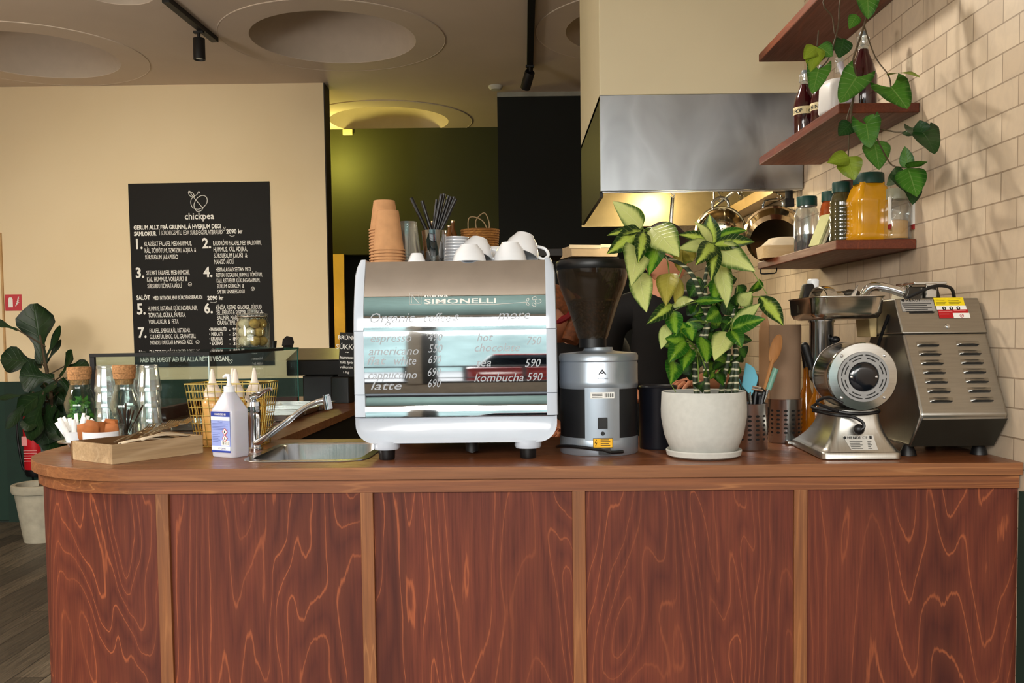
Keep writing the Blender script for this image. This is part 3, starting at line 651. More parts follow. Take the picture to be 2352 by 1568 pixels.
# till, drawer, receipt printer
p_ = gz(700, 929); 
b1 = place(MB().loft([ring(.155, .24, .008, 0), ring(.155, .24, .008, .135)]).build('cash_box', M_MBLACK, bevel=.002), 'flat fronted black box beside the end of the glass case', 'cash box', (gy(732, 900, 4.70).x, 4.82, TOP + .0005), -.03)
place(MB().box(-.07, .07, -.004, 0, .008, .128).build('front_plate', mat('dark_grey_panel', (38, 40, 44), .6), b1, smooth=False, bevel=.001), '', '') and None
o = b1.children[0]
for k in ('label', 'category'): del o[k]
o.location = (0, -.1215, 0)
px0 = gy(735, 830, 4.85)
till = thing('cash_register', 'black till with a sloping top beside the small chalkboard', 'cash register', (px0.x + .03, 4.86, TOP + .137), -.03)
MB().loft([[(x, y, z_) for y, z_ in ((-.15, 0), (-.15, .075), (.1, .13), (.12, .11), (.12, 0))] for x in (-.17, .13)]).build('housing', M_MBLACK, till, bevel=.006)
MB().loft([[(x, y, z_) for y, z_ in ((-.15, .078), (.1, .133), (.1, .136), (-.15, .081))] for x in (-.17, .13)]).build('top_cover', mat('olive_lid', (92, 80, 48), .35, var=.1), till)  # olive cover on the black housing
b2 = place(MB().loft([ring(.095, .2, .008, 0), ring(.095, .2, .008, .13)]).build('receipt_printer', M_BLACK, bevel=.003), 'black box standing under the small chalkboard, right of the till', 'printer', (gy(786, 900, 4.65).x + .004, 4.72, TOP + .0005), -.1)
p_ = gy(775, 872, 4.9)
cb_ = place(MB().box(-.05, .028, -.006, 0, 0, .22).build('chalkboard_sign', M_MBLACK, smooth=False), 'small upright chalkboard with white handwriting leaning by the till', 'sign', (gy(797, 868, 4.6).x, 4.64, TOP + .132), 0, rx=-.08, ry=.05)
q = MB()
for i, (s_, sz) in enumerate((('BRÚNÓ', .028), ('OG', .0), ('SÚKKÓ', .034), ('~', .03), ('hummus', .02), ('takk fyrir', .018), ('velkomin', .018), ('í dag', .016))):
    if sz: q.text(s_, sz, Matrix.Translation((-.011, -.0075, .185 - i * .024)) @ XZ, 0, 'CENTER', .0004)
q.build('chalk_lettering', M_WHITE, cb_, smooth=False)

# ================================================================= carafes with cork stoppers
def carafe(px, pyb, y, Rpx, Hpx, name_label, mint):
    p_ = gy(px, pyb, y); R_ = Rpx * y / F; H_ = Hpx * y / F
    c_ = thing('carafe', name_label, 'carafe', (p_.x, y, TOP + .0005), 0, 'cork stoppered carafes')
    MB().lathe([(0, 0), (R_ * .95, 0), (R_, .008), (R_, H_ * .46), (R_ * .97, H_ * .50), (R_ * .68, H_ * .68), (R_ * .63, H_ * .72), (R_ * .66, H_ * .80), (R_ * .68, H_ * .82), (R_ * .63, H_ * .82), (R_ * .58, H_ * .72), (R_ * .63, H_ * .675), (R_ * .92, H_ * .495), (R_ * .95, H_ * .455), (R_ * .95, .012), (0, .01)], 40).build('bottle', G_CLEAR, c_)
    MB().lathe([(0, H_ * .75), (R_ * .57, H_ * .75), (R_ * .62, H_ * .825), (R_ * .70, H_ * .825), (R_ * .72, H_ * .895), (R_ * .745, H_ * .90), (R_ * .745, H_ * .985), (R_ * .72, H_), (0, H_ * 1.005)], 30).build('cork_stopper', M_CORK, c_)
    if mint:
        w = mat('water_tint', (214, 232, 214), .05, trans=1., ior=1.33)
        m_ = MB()
        for i in range(210):
            a = rnd.uniform(0, 2 * PI); z_ = rnd.uniform(.02, H_ * .54); rr = R_ * (.62 if z_ < H_ * .42 else .40) * math.sqrt(rnd.random()); d = V((rnd.uniform(-1, 1), rnd.uniform(-1, 1), rnd.uniform(-.6, .8))).normalized() * R_ * .5
            b_ = V((rr * math.cos(a), rr * math.sin(a), z_)); e_ = b_ + d; q_ = math.hypot(e_.x, e_.y)
            lim = R_ * (.86 if e_.z < H_ * .44 else .62)
            if q_ > lim: e_.x *= lim / q_; e_.y *= lim / q_
            e_.z = min(max(e_.z, .015), H_ * .60)
            leaf_geo(m_, b_, e_, V((rnd.uniform(-1, 1), -1, rnd.uniform(-1, 1))), R_ * .30, sh_ovate, 6, 3, .2, .1, 0)
        for i in range(4): m_.tube([(rnd.uniform(-.3, .3) * R_, rnd.uniform(-.3, .3) * R_, .015), (rnd.uniform(-.4, .4) * R_, rnd.uniform(-.4, .4) * R_, H_ * .42)], .0012, 5)
        place(m_.build('mint_sprigs', leafmat('mint_leaf', (36, 96, 22), (80, 146, 40), (120, 176, 70), .5, .7, 6., .4)), 'bunch of green mint leaves inside the left carafe', 'mint', (p_.x, y, TOP + .0005))
    return c_
carafe(187, 992, 3.13, 35.5, 164, 'cork stoppered glass carafe filled with green mint leaves', True)
carafe(290, 1003, 2.98, 34, 178, 'cork stoppered glass carafe of clear water in front of the tumblers', False)
# ================================================================= stacked tumblers
def tumbler():
    r0, r1, h = .028, .036, .088
    o = MB().lathe([(0, 0), (r0, 0), (r0 * 1.03, .004), (r1 * .97, h * .72), (r1, h * .74), (r1 * 1.03, h), (r1 * .97, h), (r1 * .94, h * .72), (r0 * .95, .012), (0, .010)], 48, rib=.018, nrib=12).build('tumbler', G_TUMB)
    return o
first = None
STK = [(248, 3.09, 4), (304, 3.14, 4), (347, 3.08, 4)]
NMS = ['leftmost tumbler stack', 'middle tumbler stack behind the plain carafe', 'rightmost tumbler stack']
LV_ = ['bottom', 'second from bottom', 'second from top', 'top']
for si, (px, y, n_) in enumerate(STK):
    p_ = gy(px, 1000, y)
    for k in range(n_):
        z_ = TOP + .0885 + k * .0525 + .0005; l_ = 'upturned ribbed glass tumbler, %s of the %s' % (LV_[k], NMS[si])
        if first is None: first = place(tumbler(), l_, 'tumbler', (p_.x, y, z_), 0, 'stacked tumblers by the carafes', rx=PI)
        else: dup(first, l_, (p_.x, y, z_), rnd.random())
# ================================================================= plate, cup of sugar sticks, bowl, glass of teaspoons
p_ = gz(168, 1018)
place(MB().lathe([(0, .002), (.045, .0), (.052, .006), (.056, .018), (.085, .022), (.088, .024), (.085, .026), (.054, .022), (.048, .006), (0, .005)], 40).build('steel_dish', M_STEEL), 'shallow steel dish under the cup of white sugar sticks at the counter end', 'dish', (-1.30, 2.83, TOP))
cpx = gy(178, 1010, 2.80)
cup1 = thing('small_cup', 'small white cup full of white sugar sticks on the steel dish', 'cup', (gy(176, 1010, 2.82).x, 2.82, TOP + .006))
MB().lathe([(0, 0), (.02, 0), (.026, .008), (.039, .048), (.036, .048), (.024, .01), (0, .006)], 32).build('bowl', M_PORC, cup1)
cup1o = cup1.location.copy()
ORD = ['first', 'second', 'third', 'fourth', 'fifth', 'sixth', 'seventh', 'eighth', 'ninth', 'tenth', 'eleventh', 'twelfth', 'thirteenth']
M_PAPER = mat('white_paper', (236, 236, 234), .8, var=.02)
for i in range(13):
    a = -1.2 + 2.4 * i / 12; b_ = V((.016 * math.sin(a), -.012 + .02 * (i % 3), .02)); tdir = V((math.sin(a) * .75, rnd.uniform(-.25, .2), 1)).normalized(); e_ = b_ + tdir * rnd.uniform(.065, .085)
    q = MB(); leaf_geo(q, b_, e_, V((rnd.uniform(-.5, .5), -1, .1)), .013, lambda u: 1., 4, 3, .0, .03, .1)
    place(q.build('sugar_stick', M_PAPER, solid=.0025), 'white paper sugar stick in the small cup, %s from the left' % ORD[i], 'sugar packet', cup1o, 0, 'white sugar sticks in the small cup')
b2o = V((gy(228, 1010, 2.78).x, 2.80, TOP + .0005))
bowl = place(MB().lathe([(0, 0), (.036, 0), (.046, .006), (.054, .03), (.055, .055), (.052, .055), (.05, .03), (.04, .008), (0, .006)], 40).build('sugar_bowl', M_PORC), 'white round bowl holding folded brown sugar packets', 'bowl', b2o)
M_BSUG = mat('brown_sugar_paper', (158, 92, 44), .75, var=.12, vscale=30)
for i in range(9):
    a = rnd.uniform(-.9, .9); x_ = -.035 + .07 * i / 8; q = MB(); y_ = rnd.uniform(-.02, .025)
    leaf_geo(q, (x_, y_, .03), (x_ + rnd.uniform(-.02, .02), y_ + rnd.uniform(-.02, .02), .068 + rnd.uniform(0, .022)), V((rnd.uniform(-.6, .6), -1, .2)), .05, lambda u: 1. - .25 * u, 4, 3, .15, .05, .1)
    place(q.build('brown_sugar_packet', M_BSUG, solid=.002), 'folded brown sugar packet in the white bowl, %s from the left' % ORD[i], 'sugar packet', b2o, 0, 'brown sugar packets in the white bowl')
gp = gy(293, 1005, 2.80); go = V((gp.x, 2.80, TOP + .0005))
place(MB().lathe([(0, 0), (.022, 0), (.024, .004), (.030, .075), (.028, .075), (.022, .01), (0, .008)], 32).build('spoon_glass', G_CLEAR), 'plain drinking glass holding dark handled teaspoons', 'glass', go)
M_DKST = metalmat('dull_steel', (120, 112, 110), .35, (6, 6, 6), .1)
for i, (tx, tz) in enumerate(((-.034, .125), (-.022, .12), (-.008, .122), (.004, .14), (.008, .12), (.016, .122), (.05, .132), (.024, .118))):
    b_ = V((-tx * .35, rnd.uniform(-.012, .012), .012)); e_ = V((tx, rnd.uniform(-.02, .02), tz)); q = MB()
    q.tube([b_, b_.lerp(e_, .35), b_.lerp(e_, .7), e_.lerp(b_, .08), e_], [.002, .0022, .0035, .0058, .003], 8, flat=.4); q.sphere(b_ + V((0, 0, .008)), (.009, .005, .014), 10, 8)
    place(q.build('teaspoon', M_DKST), 'dull steel teaspoon in the glass, %s' % (['leaning furthest left', 'second from left', 'third from left', 'tallest upright', 'just right of centre', 'third from right', 'leaning furthest right', 'second from right'][i]), 'teaspoon', go, 0, 'teaspoons standing in a glass')
# ================================================================= wooden cutlery tray
A_ = gz(258, 1067); B_ = gz(467, 1040); C_ = gz(165, 1055)
ex = (B_ - A_); LX = ex.length; an = math.atan2(ex.y, ex.x); LY = .205
tr = thing('cutlery_tray', 'weathered pale wooden box tray with forks and napkins near the counter end', 'tray', (A_.x, A_.y, TOP), an)
M_OLDW = wood('weathered_wood', (176, 148, 110), (120, 98, 72), (206, 182, 146), 'X', 8., 6., .2, .3, .75, .1, .5, .6)
TH = .052; tk = .009
M_OLDD = wood('dark_tray_inside', (112, 80, 46), (70, 46, 26), (150, 112, 70), 'X', 8., 6., .2, .3, .75, .1, .5, .6)  # darker wood tone for the back and bottom boards
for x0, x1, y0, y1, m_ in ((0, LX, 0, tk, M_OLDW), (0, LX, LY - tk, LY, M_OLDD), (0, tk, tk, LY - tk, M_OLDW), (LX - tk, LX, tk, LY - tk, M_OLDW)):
    MB().box(x0, x1, y0, y1, 0, TH).build('side_board', m_, tr, smooth=False, bevel=.0012)
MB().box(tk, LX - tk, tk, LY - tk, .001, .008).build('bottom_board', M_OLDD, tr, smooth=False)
Mt = Matrix.Translation(tr.location) @ Matrix.Rotation(an, 4, 'Z')
M_NAP = mat('unbleached_napkin', (206, 190, 164), .9, var=.05, vscale=20)
for i, (x, y, a, z_) in enumerate(((LX * .50, LY * .30, .10, .046), (LX * .66, LY * .30, .28, .052))):
    q = MB(); W_, D_ = .17, .075
    pts = []; n1, n2 = 10, 6
    for ii in range(n1):
        for jj in range(n2): u, v_ = ii / (n1 - 1), jj / (n2 - 1); pts.append(((u - .5) * W_, (v_ - .5) * D_ * (.25 + .75 * min(1, u * 1.7)), .010 * math.sin(u * 3) * (1 - abs(v_ - .5)) + .004 * math.sin(5 * u + 3 * v_)))
    q.surf(pts, n1, n2); place(q.build('paper_napkin', M_NAP, solid=.003), ['folded beige paper napkin lying in the front of the wooden tray', 'second beige napkin under the forks in the wooden tray'][i], 'napkin', Mt @ V((x, y, z_)), an + a)
def fork():
    q = MB(); q.tube([(0, 0, 0), (.05, 0, .002), (.10, 0, .002), (.125, 0, 0)], [.005, .004, .0024, .003], 8, flat=.4)
    q.loft([[(x, -w, z_ - .001), (x, w, z_ - .001), (x, w, z_ + .001), (x, -w, z_ + .001)] for x, w, z_ in ((.122, .004, 0), (.132, .011, -.003), (.148, .012, -.004))])
    for k in range(4): q.tube([(.146, -.0097 + k * .0065, -.004), (.165, -.0097 + k * .0065, -.003), (.19, -.0095 + k * .0063, .004)], [.0023, .002, .001], 6)
    return q
M_CUT = metalmat('worn_cutlery_steel', (214, 196, 166), .3, (5, 5, 5), .1)
f0 = None
for i, (x, y, z_, a, pz) in enumerate(((.20, .05, .057, .45, -.14), (.215, .062, .062, .38, -.12), (.225, .078, .059, .5, -.14), (.19, .09, .055, .62, -.12), (.24, .055, .066, .34, -.14), (.15, .08, .052, .5, -.10), (.205, .11, .053, .42, -.12))):
    L_ = 'steel fork resting on the wooden tray, %s' % ['nearest the front board', 'second from the front', 'in the middle of the pile', 'left side of the pile', 'rightmost of the pile', 'lowest on the left', 'at the back of the pile'][i]
    loc = Mt @ V((x * LX / .27 - .10, y, z_ - .002))
    if f0 is None: f0 = place(fork().build('fork', M_CUT), L_, 'fork', loc, an + a, 'forks on the wooden tray', ry=pz)
    else: dup(f0, L_, loc, an + a, ry=pz)
# ================================================================= brass wire basket with squeeze bottles
bp0 = gz(445, 1013); bp1 = gz(560, 1010)
by = 2.78; bxc = gy(516, 1000, by).x; bz = TOP + .0005
bw0, bw1, bd0, bd1, bh = 140 * by / F, 180 * by / F, .13, .155, 148 * by / F
bk = thing('wire_basket', 'brass wire basket holding four squeeze bottles behind the sanitiser', 'basket', (bxc, by + .09, bz), -.12)
q = MB()
def rr_(t): return (bw0 + (bw1 - bw0) * t) / 2, (bd0 + (bd1 - bd0) * t) / 2
nz_ = 9
for i in range(nz_):
    t_ = i / (nz_ - 1); w, d = rr_(t_)
    q.tube([(-w, -d, bh * t_), (w, -d, bh * t_), (w, d, bh * t_), (-w, d, bh * t_)], .0024 if i in (0, nz_ - 1) else .0013, 6, closed=True)
w0, d0 = rr_(0); w1, d1 = rr_(1)
for i in range(11):
    s_ = -1 + 2 * i / 10
    for sg in (-1, 1): q.tube([(s_ * w0, sg * d0, 0), (s_ * w1, sg * d1, bh)], .0013, 5)
    q.tube([(s_ * w0, -d0, 0), (s_ * w0, d0, 0)], .0013, 5)
for i in range(9):
    s_ = -1 + 2 * i / 8
    for sg in (-1, 1): q.tube([(sg * w0, s_ * d0, 0), (sg * w1, s_ * d1, bh)], .0013, 5)
q.build('wire_mesh', M_GOLD, bk)
def squeeze(fill):
    r_, h_ = .033, .152
    c_ = thing('squeeze_bottle', '', 'bottle', (0, 0, 0))
    MB().lathe([(0, 0), (r_ * .95, 0), (r_, .006), (r_, h_ * .82), (r_ * .93, h_ * .9), (r_ * .72, h_ * .96), (r_ * .72, h_)], 28).build('bottle_body', fill, c_)
    MB().lathe([(r_ * .8, h_ * .975), (r_ * .8, h_ + .012), (r_ * .68, h_ + .018), (r_ * .3, h_ + .045), (r_ * .2, h_ + .07), (r_ * .1, h_ + .082), (0, h_ + .082)], 24).build('nozzle_cap', mat('milky_plastic', (226, 214, 200), .35, var=.03), c_)
    return c_
M_SA = mat('tan_sauce', (214, 164, 92), .35, var=.05, coat=.3); M_SB = mat('mustard_sauce', (196, 140, 34), .35, var=.25, vscale=50, coat=.3)
Rb = Matrix.Translation((bxc, by + .09, bz)) @ Matrix.Rotation(-.12, 4, 'Z')
for i, (x, y, m_, l_) in enumerate(((-.052, -.026, M_SA, 'squeeze bottle of smooth tan sauce, front left in the wire basket'), (-.012, .034, M_SA, 'squeeze bottle of smooth tan sauce, back left in the wire basket'), (.022, -.026, M_SB, 'squeeze bottle of grainy mustard sauce, front right in the wire basket'), (.058, .034, M_SB, 'squeeze bottle of grainy mustard sauce, back right in the wire basket'))):
    s_ = squeeze(m_); s_.location = Rb @ V((x, y, .003)); s_['label'] = l_; s_['group'] = 'squeeze bottles in the wire basket'
# ================================================================= hand sanitiser
sy_ = 2.56; so = gy(522, 1052, sy_); k = sy_ / F
sn = thing('sanitiser_bottle', 'translucent pump bottle of hand sanitiser with a blue label', 'bottle', (so.x, sy_ + .035, TOP + .0005), -.52)
prof = [(0, 66, 50, 10), (4, 70, 54, 11), (105, 70, 54, 11), (110, 68, 53, 11), (148, 26, 26, 10), (150, 24, 24, 10)]
W_ = 1.04
rr2 = [ring(a * k * W_ * 1.0, b * k * W_, c * k, z_ * k) for z_, a, b, c in prof]
MB().loft(rr2).build('bottle_body', mat('milky_translucent', (216, 216, 228), .25, var=.02, trans=.25, sss=.3), sn, angle=50)
MB().lathe([(0, 148 * k), (12.5 * k, 148 * k), (12.5 * k, 163 * k), (6.5 * k, 165 * k), (4 * k, 172 * k), (4 * k, 178 * k), (0, 178 * k)], 24).build('pump_collar', M_WHITEP, sn)
MB().tube([(0, 0, 175 * k), (0, 0, 186 * k)], 4.5 * k, 12).tube(smooth_path([(.004, 0, 187 * k), (-10 * k, 0, 188 * k), (-17 * k, 0, 184 * k)], 4), [4.6 * k] * 5 + [3 * k] * 4, 10).build('pump_head', M_WHITEP, sn)
lbm = MB(); yl = -27.6 * k * W_
lbm.box(-30 * k, 30 * k, yl - .0012, yl + .001, 14 * k, 106 * k)
lb_ = lbm.build('label_sheet', mat('lilac_label', (150, 166, 226), .5, var=.03), sn, smooth=False)
q = MB()
def lq(x0, x1, z0, z1, mi): q.box(x0 * k, x1 * k, yl - .0018, yl - .0008, z0 * k, z1 * k, None, mi)
lq(-30, 30, 95, 106, 0); lq(-30, 30, 86, 94, 1); lq(-30, 30, 17, 26, 1); lq(-30, 30, 12, 16, 0); lq(2, 28, 28, 40, 1)
for i in range(8): lq(5 + i * 2.6, 6 + i * 2.6 + (i % 2), 30, 38, 2)
for i in range(5): lq(-26, 24 - 8 * (i % 2), 78 - i * 3.5, 79 - i * 3.5, 3)
for i in range(6): lq(-26, -2 - 6 * (i % 2), 56 - i * 4, 57 - i * 4, 3)
for zc in (60, 45):
    for s_, mi in ((9, 4), (7, 1)): q.loft([[(14 * k + dx * s_ * k, yl - .002 - (.0004 if mi == 1 else 0), zc * k + dz * s_ * k) for dx, dz in ((-1, 0), (0, -1), (1, 0), (0, 1))], [(14 * k + dx * s_ * k, yl - .001, zc * k + dz * s_ * k) for dx, dz in ((-1, 0), (0, -1), (1, 0), (0, 1))]], None, mi)
    q.loft([[(14 * k + dx * k, yl - .0028, zc * k + dz * k) for dx, dz in ((-2.4, -3), (2.4, -3), (0, 4))], [(14 * k + dx * k, yl - .001, zc * k + dz * k) for dx, dz in ((-2.4, -3), (2.4, -3), (0, 4))]], None, 2)
q.text('HANDDES 85', 6.4 * k, Matrix.Translation((0, yl - .0022, 98 * k)) @ XZ, 1, 'CENTER', .0001)
q.text('Alkogel', 5 * k, Matrix.Translation((0, yl - .0022, 81 * k)) @ XZ, 3, 'CENTER')
q.text('HYGIENE', 6 * k, Matrix.Translation((4 * k, yl - .0022, 19 * k)) @ XZ, 0, 'CENTER')
M_NAVY = mat('navy_print', (34, 58, 150), .5)
q.build('label_print', [M_NAVY, M_WHITE, M_INK, mat('blue_grey_print', (96, 112, 180), .5), mat('red_diamond', (200, 60, 60), .5)], lb_, smooth=False)
# ================================================================= mixer tap and sink
f0_ = gz(578, 1036); fo_ = V((f0_.x, f0_.y + .03, TOP + .0005)); fy_ = fo_.y
tap = thing('mixer_tap', 'chrome kitchen mixer tap with a long rising spout beside the sink', 'tap', fo_)
kf = fy_ / F
MB().lathe([(0, 0), (.024, 0), (.024, .006), (.0195, .009), (.0195, .09), (.021, .092), (.021, .118), (.0185, .12), (.0185, .128), (.021, .13), (.019, .142), (0, .146)], 32).build('tap_body', M_CHROME, tap)
sp0 = V((.012, -.01, .03)); tipw = gy(748, 940, fy_ - .05) - fo_
P_ = [V((.005, -.012, .022)), gy(600, 1012, fy_ - .02) - fo_, gy(660, 967, fy_ - .03) - fo_, gy(700, 936, fy_ - .04) - fo_, gy(730, 922, fy_ - .05) - fo_, gy(748, 919, fy_ - .05) - fo_]
MB().tube(smooth_path(P_, 6), [.0088] * 14 + [.0075] * 17, 14).build('spout', M_CHROME, tap)
e_ = P_[-1]; MB().rod(e_ + V((.002, 0, .012)), e_ + V((.008, 0, -.026)), .0125, 20).rod(e_ + V((.002, 0, .012)), e_ + V((.001, 0, .016)), .010, 20).build('aerator', M_CHROME, tap)
MB().tube(smooth_path([(0, 0, .138), (-.01, .01, .152), (.02, -.005, .165), (.045, -.015, .178), (.06, -.02, .18)], 5), [.018] * 6 + [.012] * 5 + [.007] * 10, 14, flat=.55).build('lever', M_CHROME, tap)
SX, SY = sx0 + .155, (sy0 + sy1) / 2
snk = thing('sink', 'rectangular stainless steel sink set into the worktop beside the tap', 'sink', Mc @ V((SX, SY, TOP)), CA)
MB().loft([ring(.345, .435, .07, .0008), ring(.343, .433, .07, .003), ring(.30, .39, .06, .0035), ring(.292, .382, .055, -.002), ring(.27, .36, .05, -.13), ring(.24, .33, .04, -.145), ring(.05, .05, .02, -.15)], cap0=False).build('basin', metalmat('sink_steel', (200, 202, 204), .2, (60, 2, 2), .1), snk, angle=50)
MB().lathe([(0, -.148), (.028, -.148), (.03, -.146), (.036, -.145)], 24).build('drain', M_CHROME, snk)
# ================================================================= espresso machine
my = 2.452; k = my / F
ml = gy(810, 1057, my + .02); mr = gy(1281, 1052, my + .0)
mo = gz(1047, 1055); MOX = (gy(809, 800, my).x + gy(1281, 800, my).x) / 2
MW = (gy(1281, 800, my).x - gy(809, 800, my).x) / 2
em = thing('espresso_machine', 'white two group espresso machine with mirror polished lettered back panels', 'espresso machine', (MOX, my, TOP), -.012)
M_WENAM = mat('white_enamel', (198, 208, 222), .22, var=.01, coat=.4)
M_MIRROR = metalmat('mirror_steel', (222, 226, 230), .035, (3, 3, 3), .01)
ZB, Z1, Z2, Z3, Z4 = .046, .116, .176, .345, .531
D = .50
def yU(z): u = (z - Z2 - .169) / .186; return .004 + .058 * max(u, 0) ** 1.8
def yM(z): u = (z - Z2) / .169; return .0032 * (2 * u - 1.05) ** 2
def yL(z): u = (z - Z1) / .06; return .004 + .014 * u * u
def skin(x0, x1, z0, z1, fy_, n=14, back=None):
    q = MB(); pts = []
    for i in range(n):
        z = z0 + (z1 - z0) * i / (n - 1)
        for x in (x0, x1): pts.append((x, fy_(z), z))
    q.surf(pts, n, 2); return q
IW = MW - .030
# white lower tub with rounded bottom corners
tub = []
def tubring(y, ins=0.):
    P_ = []
    r_ = .05; w = MW - .004 - ins
    for i in range(9): a = PI + PI / 2 * i / 8; P_.append((-w + r_ + r_ * math.cos(a), y, ZB + ins + r_ + r_ * math.sin(a)))
    for i in range(9): a = -PI / 2 + PI / 2 * i / 8; P_.append((w - r_ + r_ * math.cos(a), y, ZB + ins + r_ + r_ * math.sin(a)))
    P_ += [(w, y, Z1), (-w, y, Z1)]
    return P_
MB().loft([tubring(.012, .012), tubring(.003, .004), tubring(0, 0), tubring(D, 0), tubring(D + .01, .01)]).build('lower_tub', M_WENAM, em, angle=50)
# side shells (white), three tiers, thin seams between
for sg, nm in ((-1, 'side_shell'), (1, 'side_shell')):
    for z0, z1, f_, tw in ((Z1 + .001, Z2 - .001, lambda z: yL(Z1) - .002, .0), (Z2 + .001, Z3 - .001, lambda z: -.001, .0), (Z3 + .001, Z4 + .006, lambda z: yU(z) - .006, .004)):
        rings = []
        nn = 10
        for i in range(nn):
            z = z0 + (z1 - z0) * i / (nn - 1); y = f_(min(z, Z4))
            xo = MW * (1 - .012 * (z - Z1) / .42 * (-1 if False else 1)); xi = IW
            if i == nn - 1 and tw: xo -= .012
            if i == nn - 2 and tw: xo -= .003
            r_ = .012
            rings.append([(sg * xi, y, z), (sg * (xo - r_), y, z), (sg * (xo - .003), y + .004, z), (sg * xo, y + r_, z), (sg * xo, D, z), (sg * xi, D, z)])
        MB().loft(rings).build(nm, M_WENAM, em, angle=40)
MB().box(-MW + .006, MW - .006, .075, D - .01, Z1, Z4 - .01).build('inner_box', mat('machine_core', (30, 30, 32), .6), em, smooth=False)
MB().box(-MW + .002, MW - .002, .008, D - .002, Z2 - .0025, Z2 + .0025).box(-MW + .002, MW - .002, .006, D - .002, Z3 - .0025, Z3 + .0025).build('seam', mat('seam_grey', (96, 102, 110), .4, .6), em, smooth=False)
skin(-IW, IW, Z1, Z2 - .002, yL).build('lower_panel', M_MIRROR, em)
skin(-IW, IW, Z2 + .003, Z3 - .002, yM).build('middle_panel', M_MIRROR, em)
skin(-IW, IW, Z3 + .003, Z4, yU, 24).build('upper_panel', M_MIRROR, em)
MB().box(-IW, IW, yU(Z4), D, Z4 - .006, Z4).build('cup_shelf', M_STEEL, em, smooth=False)
MB().box(-IW, IW, yU(Z3), yU(Z3) + .012, Z3 - .002, Z3 + .003).box(-IW, IW, yL(Z2) - .004, .02, Z2 - .002, Z2 + .003).build('chrome_lip', M_CHROME, em, smooth=False)
for x in (-.19, .19):
    for y in (.03, .40):
        f_ = MB().lathe([(0, .028), (.033, .028), (.036, .034), (.036, .05), (0, .05)], 28, Matrix.Translation((x, y, 0))).build('foot_collar', M_WENAM, em)
        MB().lathe([(0, 0), (.020, 0), (.0215, .004), (.0225, .028), (0, .028)], 20, Matrix.Translation((x, y, 0))).build('rubber_foot', M_BLACK, f_)
MB().cyl(.018, .012, .05, 16, Matrix.Translation((.035, .10, 0))).tube([(.035, .10, .02), (.035, .2, .012), (.03, .3, .012)], .014, 10).build('drain_hose', M_BLACK, em)
# lettering: raised logo and hand painted drinks list
def pl(px, py):                              # photo pixel on the panels -> local x, z
    return (px - 1045.5) * k, (1056 - py + (px - 1045) * -.0128) * k
def onpanel(f_, z, dy=.0012):
    e = .002; sl = (f_(z + e) - f_(z - e)) / (2 * e); return f_(z) - dy, math.atan(sl)
def ptext(q, px, py, s_, wpx, f_, size=.02, sh=.25, off=0.):
    x, z = pl(px, py); y, a = onpanel(f_, z + size * .3, .0009)
    vs, fs, w = text_geo(s_, size, 'LEFT', off, sh, 1., 0.)
    q.add(vs, fs, Matrix.Translation((x, f_(z) - .0012, z)) @ Matrix.Rotation(-a, 4, 'X') @ XZ @ Matrix.Diagonal((wpx * k / w, 1, 1, 1)))
q = MB()
ptext(q, 975, 681, 'nuova', 55, yU, .0135, .0, .0002); ptext(q, 975, 696, 'SIMONELLI', 166, yU, .019, 0., .0004)
def pline(q, pts, f_, r, closed=False):
    P_ = []
    for x_, y_ in pts: x, z = pl(x_, y_); P_.append((x, f_(z) - .001, z))
    q.tube(P_, r, 5, closed=closed)
pline(q, [(941, 697), (941, 671), (968, 671), (968, 697)], yU, .0007, True); pline(q, [(946, 694), (946, 675), (963, 694), (963, 675)], yU, .0009)
pline(q, [(975, 698), (1142, 697), (1215, 692)], yU, .0006)
def loop(cx, cy, a, b, an): return [(cx + a * math.cos(t) * math.cos(an) - b * math.sin(t) * math.sin(an), cy + a * math.cos(t) * math.sin(an) + b * math.sin(t) * math.cos(an)) for t in [i * PI / 6 for i in range(12)]]
for a in ((1238, 690, 7, 5, 0), (1229, 683, 5, 3.5, -.7), (1228, 698, 5, 3.5, .7), (1214, 686, 3.5, 2.5, -.7), (1214, 697, 3.5, 2.5, .7)): pline(q, loop(*a), yU, .0006, True)
q.build('raised_logo', M_WHITE, em, smooth=False)
q = MB(); SZ = .031
M_CHK = mat('chalk_marker', (176, 182, 190), .85, var=.02)
def pword(nm, *a):
    q = MB(); ptext(q, *a); q.build(nm, M_CHK, em, smooth=False)
pword('painted_heading', 846, 740, 'Organic', 108, yU, .038, .3); pword('painted_heading', 972, 738, 'coffee', 64, yU, .034, .3); pword('painted_heading', 1040, 736, '&', 18, yU, .026, .2); pword('painted_heading', 1143, 732, 'more', 76, yU, .036, .3)
for px, py, s_, w in ((849, 784, 'espresso', 97), (845, 814, 'americano', 117), (840, 836, 'flat', 46), (902, 836, 'white', 54), (842, 869, 'cappuccino', 115), (847, 894, 'latte', 74),
                      (983, 781, '490', 34), (983, 808, '550', 34), (982, 833, '690', 32), (980, 862, '690', 32), (980, 888, '690', 32),
                      (1095, 782, 'hot', 38), (1088, 806, 'chocolate', 106), (1208, 790, '750', 36), (1092, 840, 'tea', 36), (1204, 841, '590', 38), (1087, 875, 'kombucha', 115), (1208, 873, '590', 38)):
    pword('painted_price' if s_.isdigit() else 'painted_drink_name', px, py, s_, w, yM, SZ if s_ not in ('490',) else .028, .3)
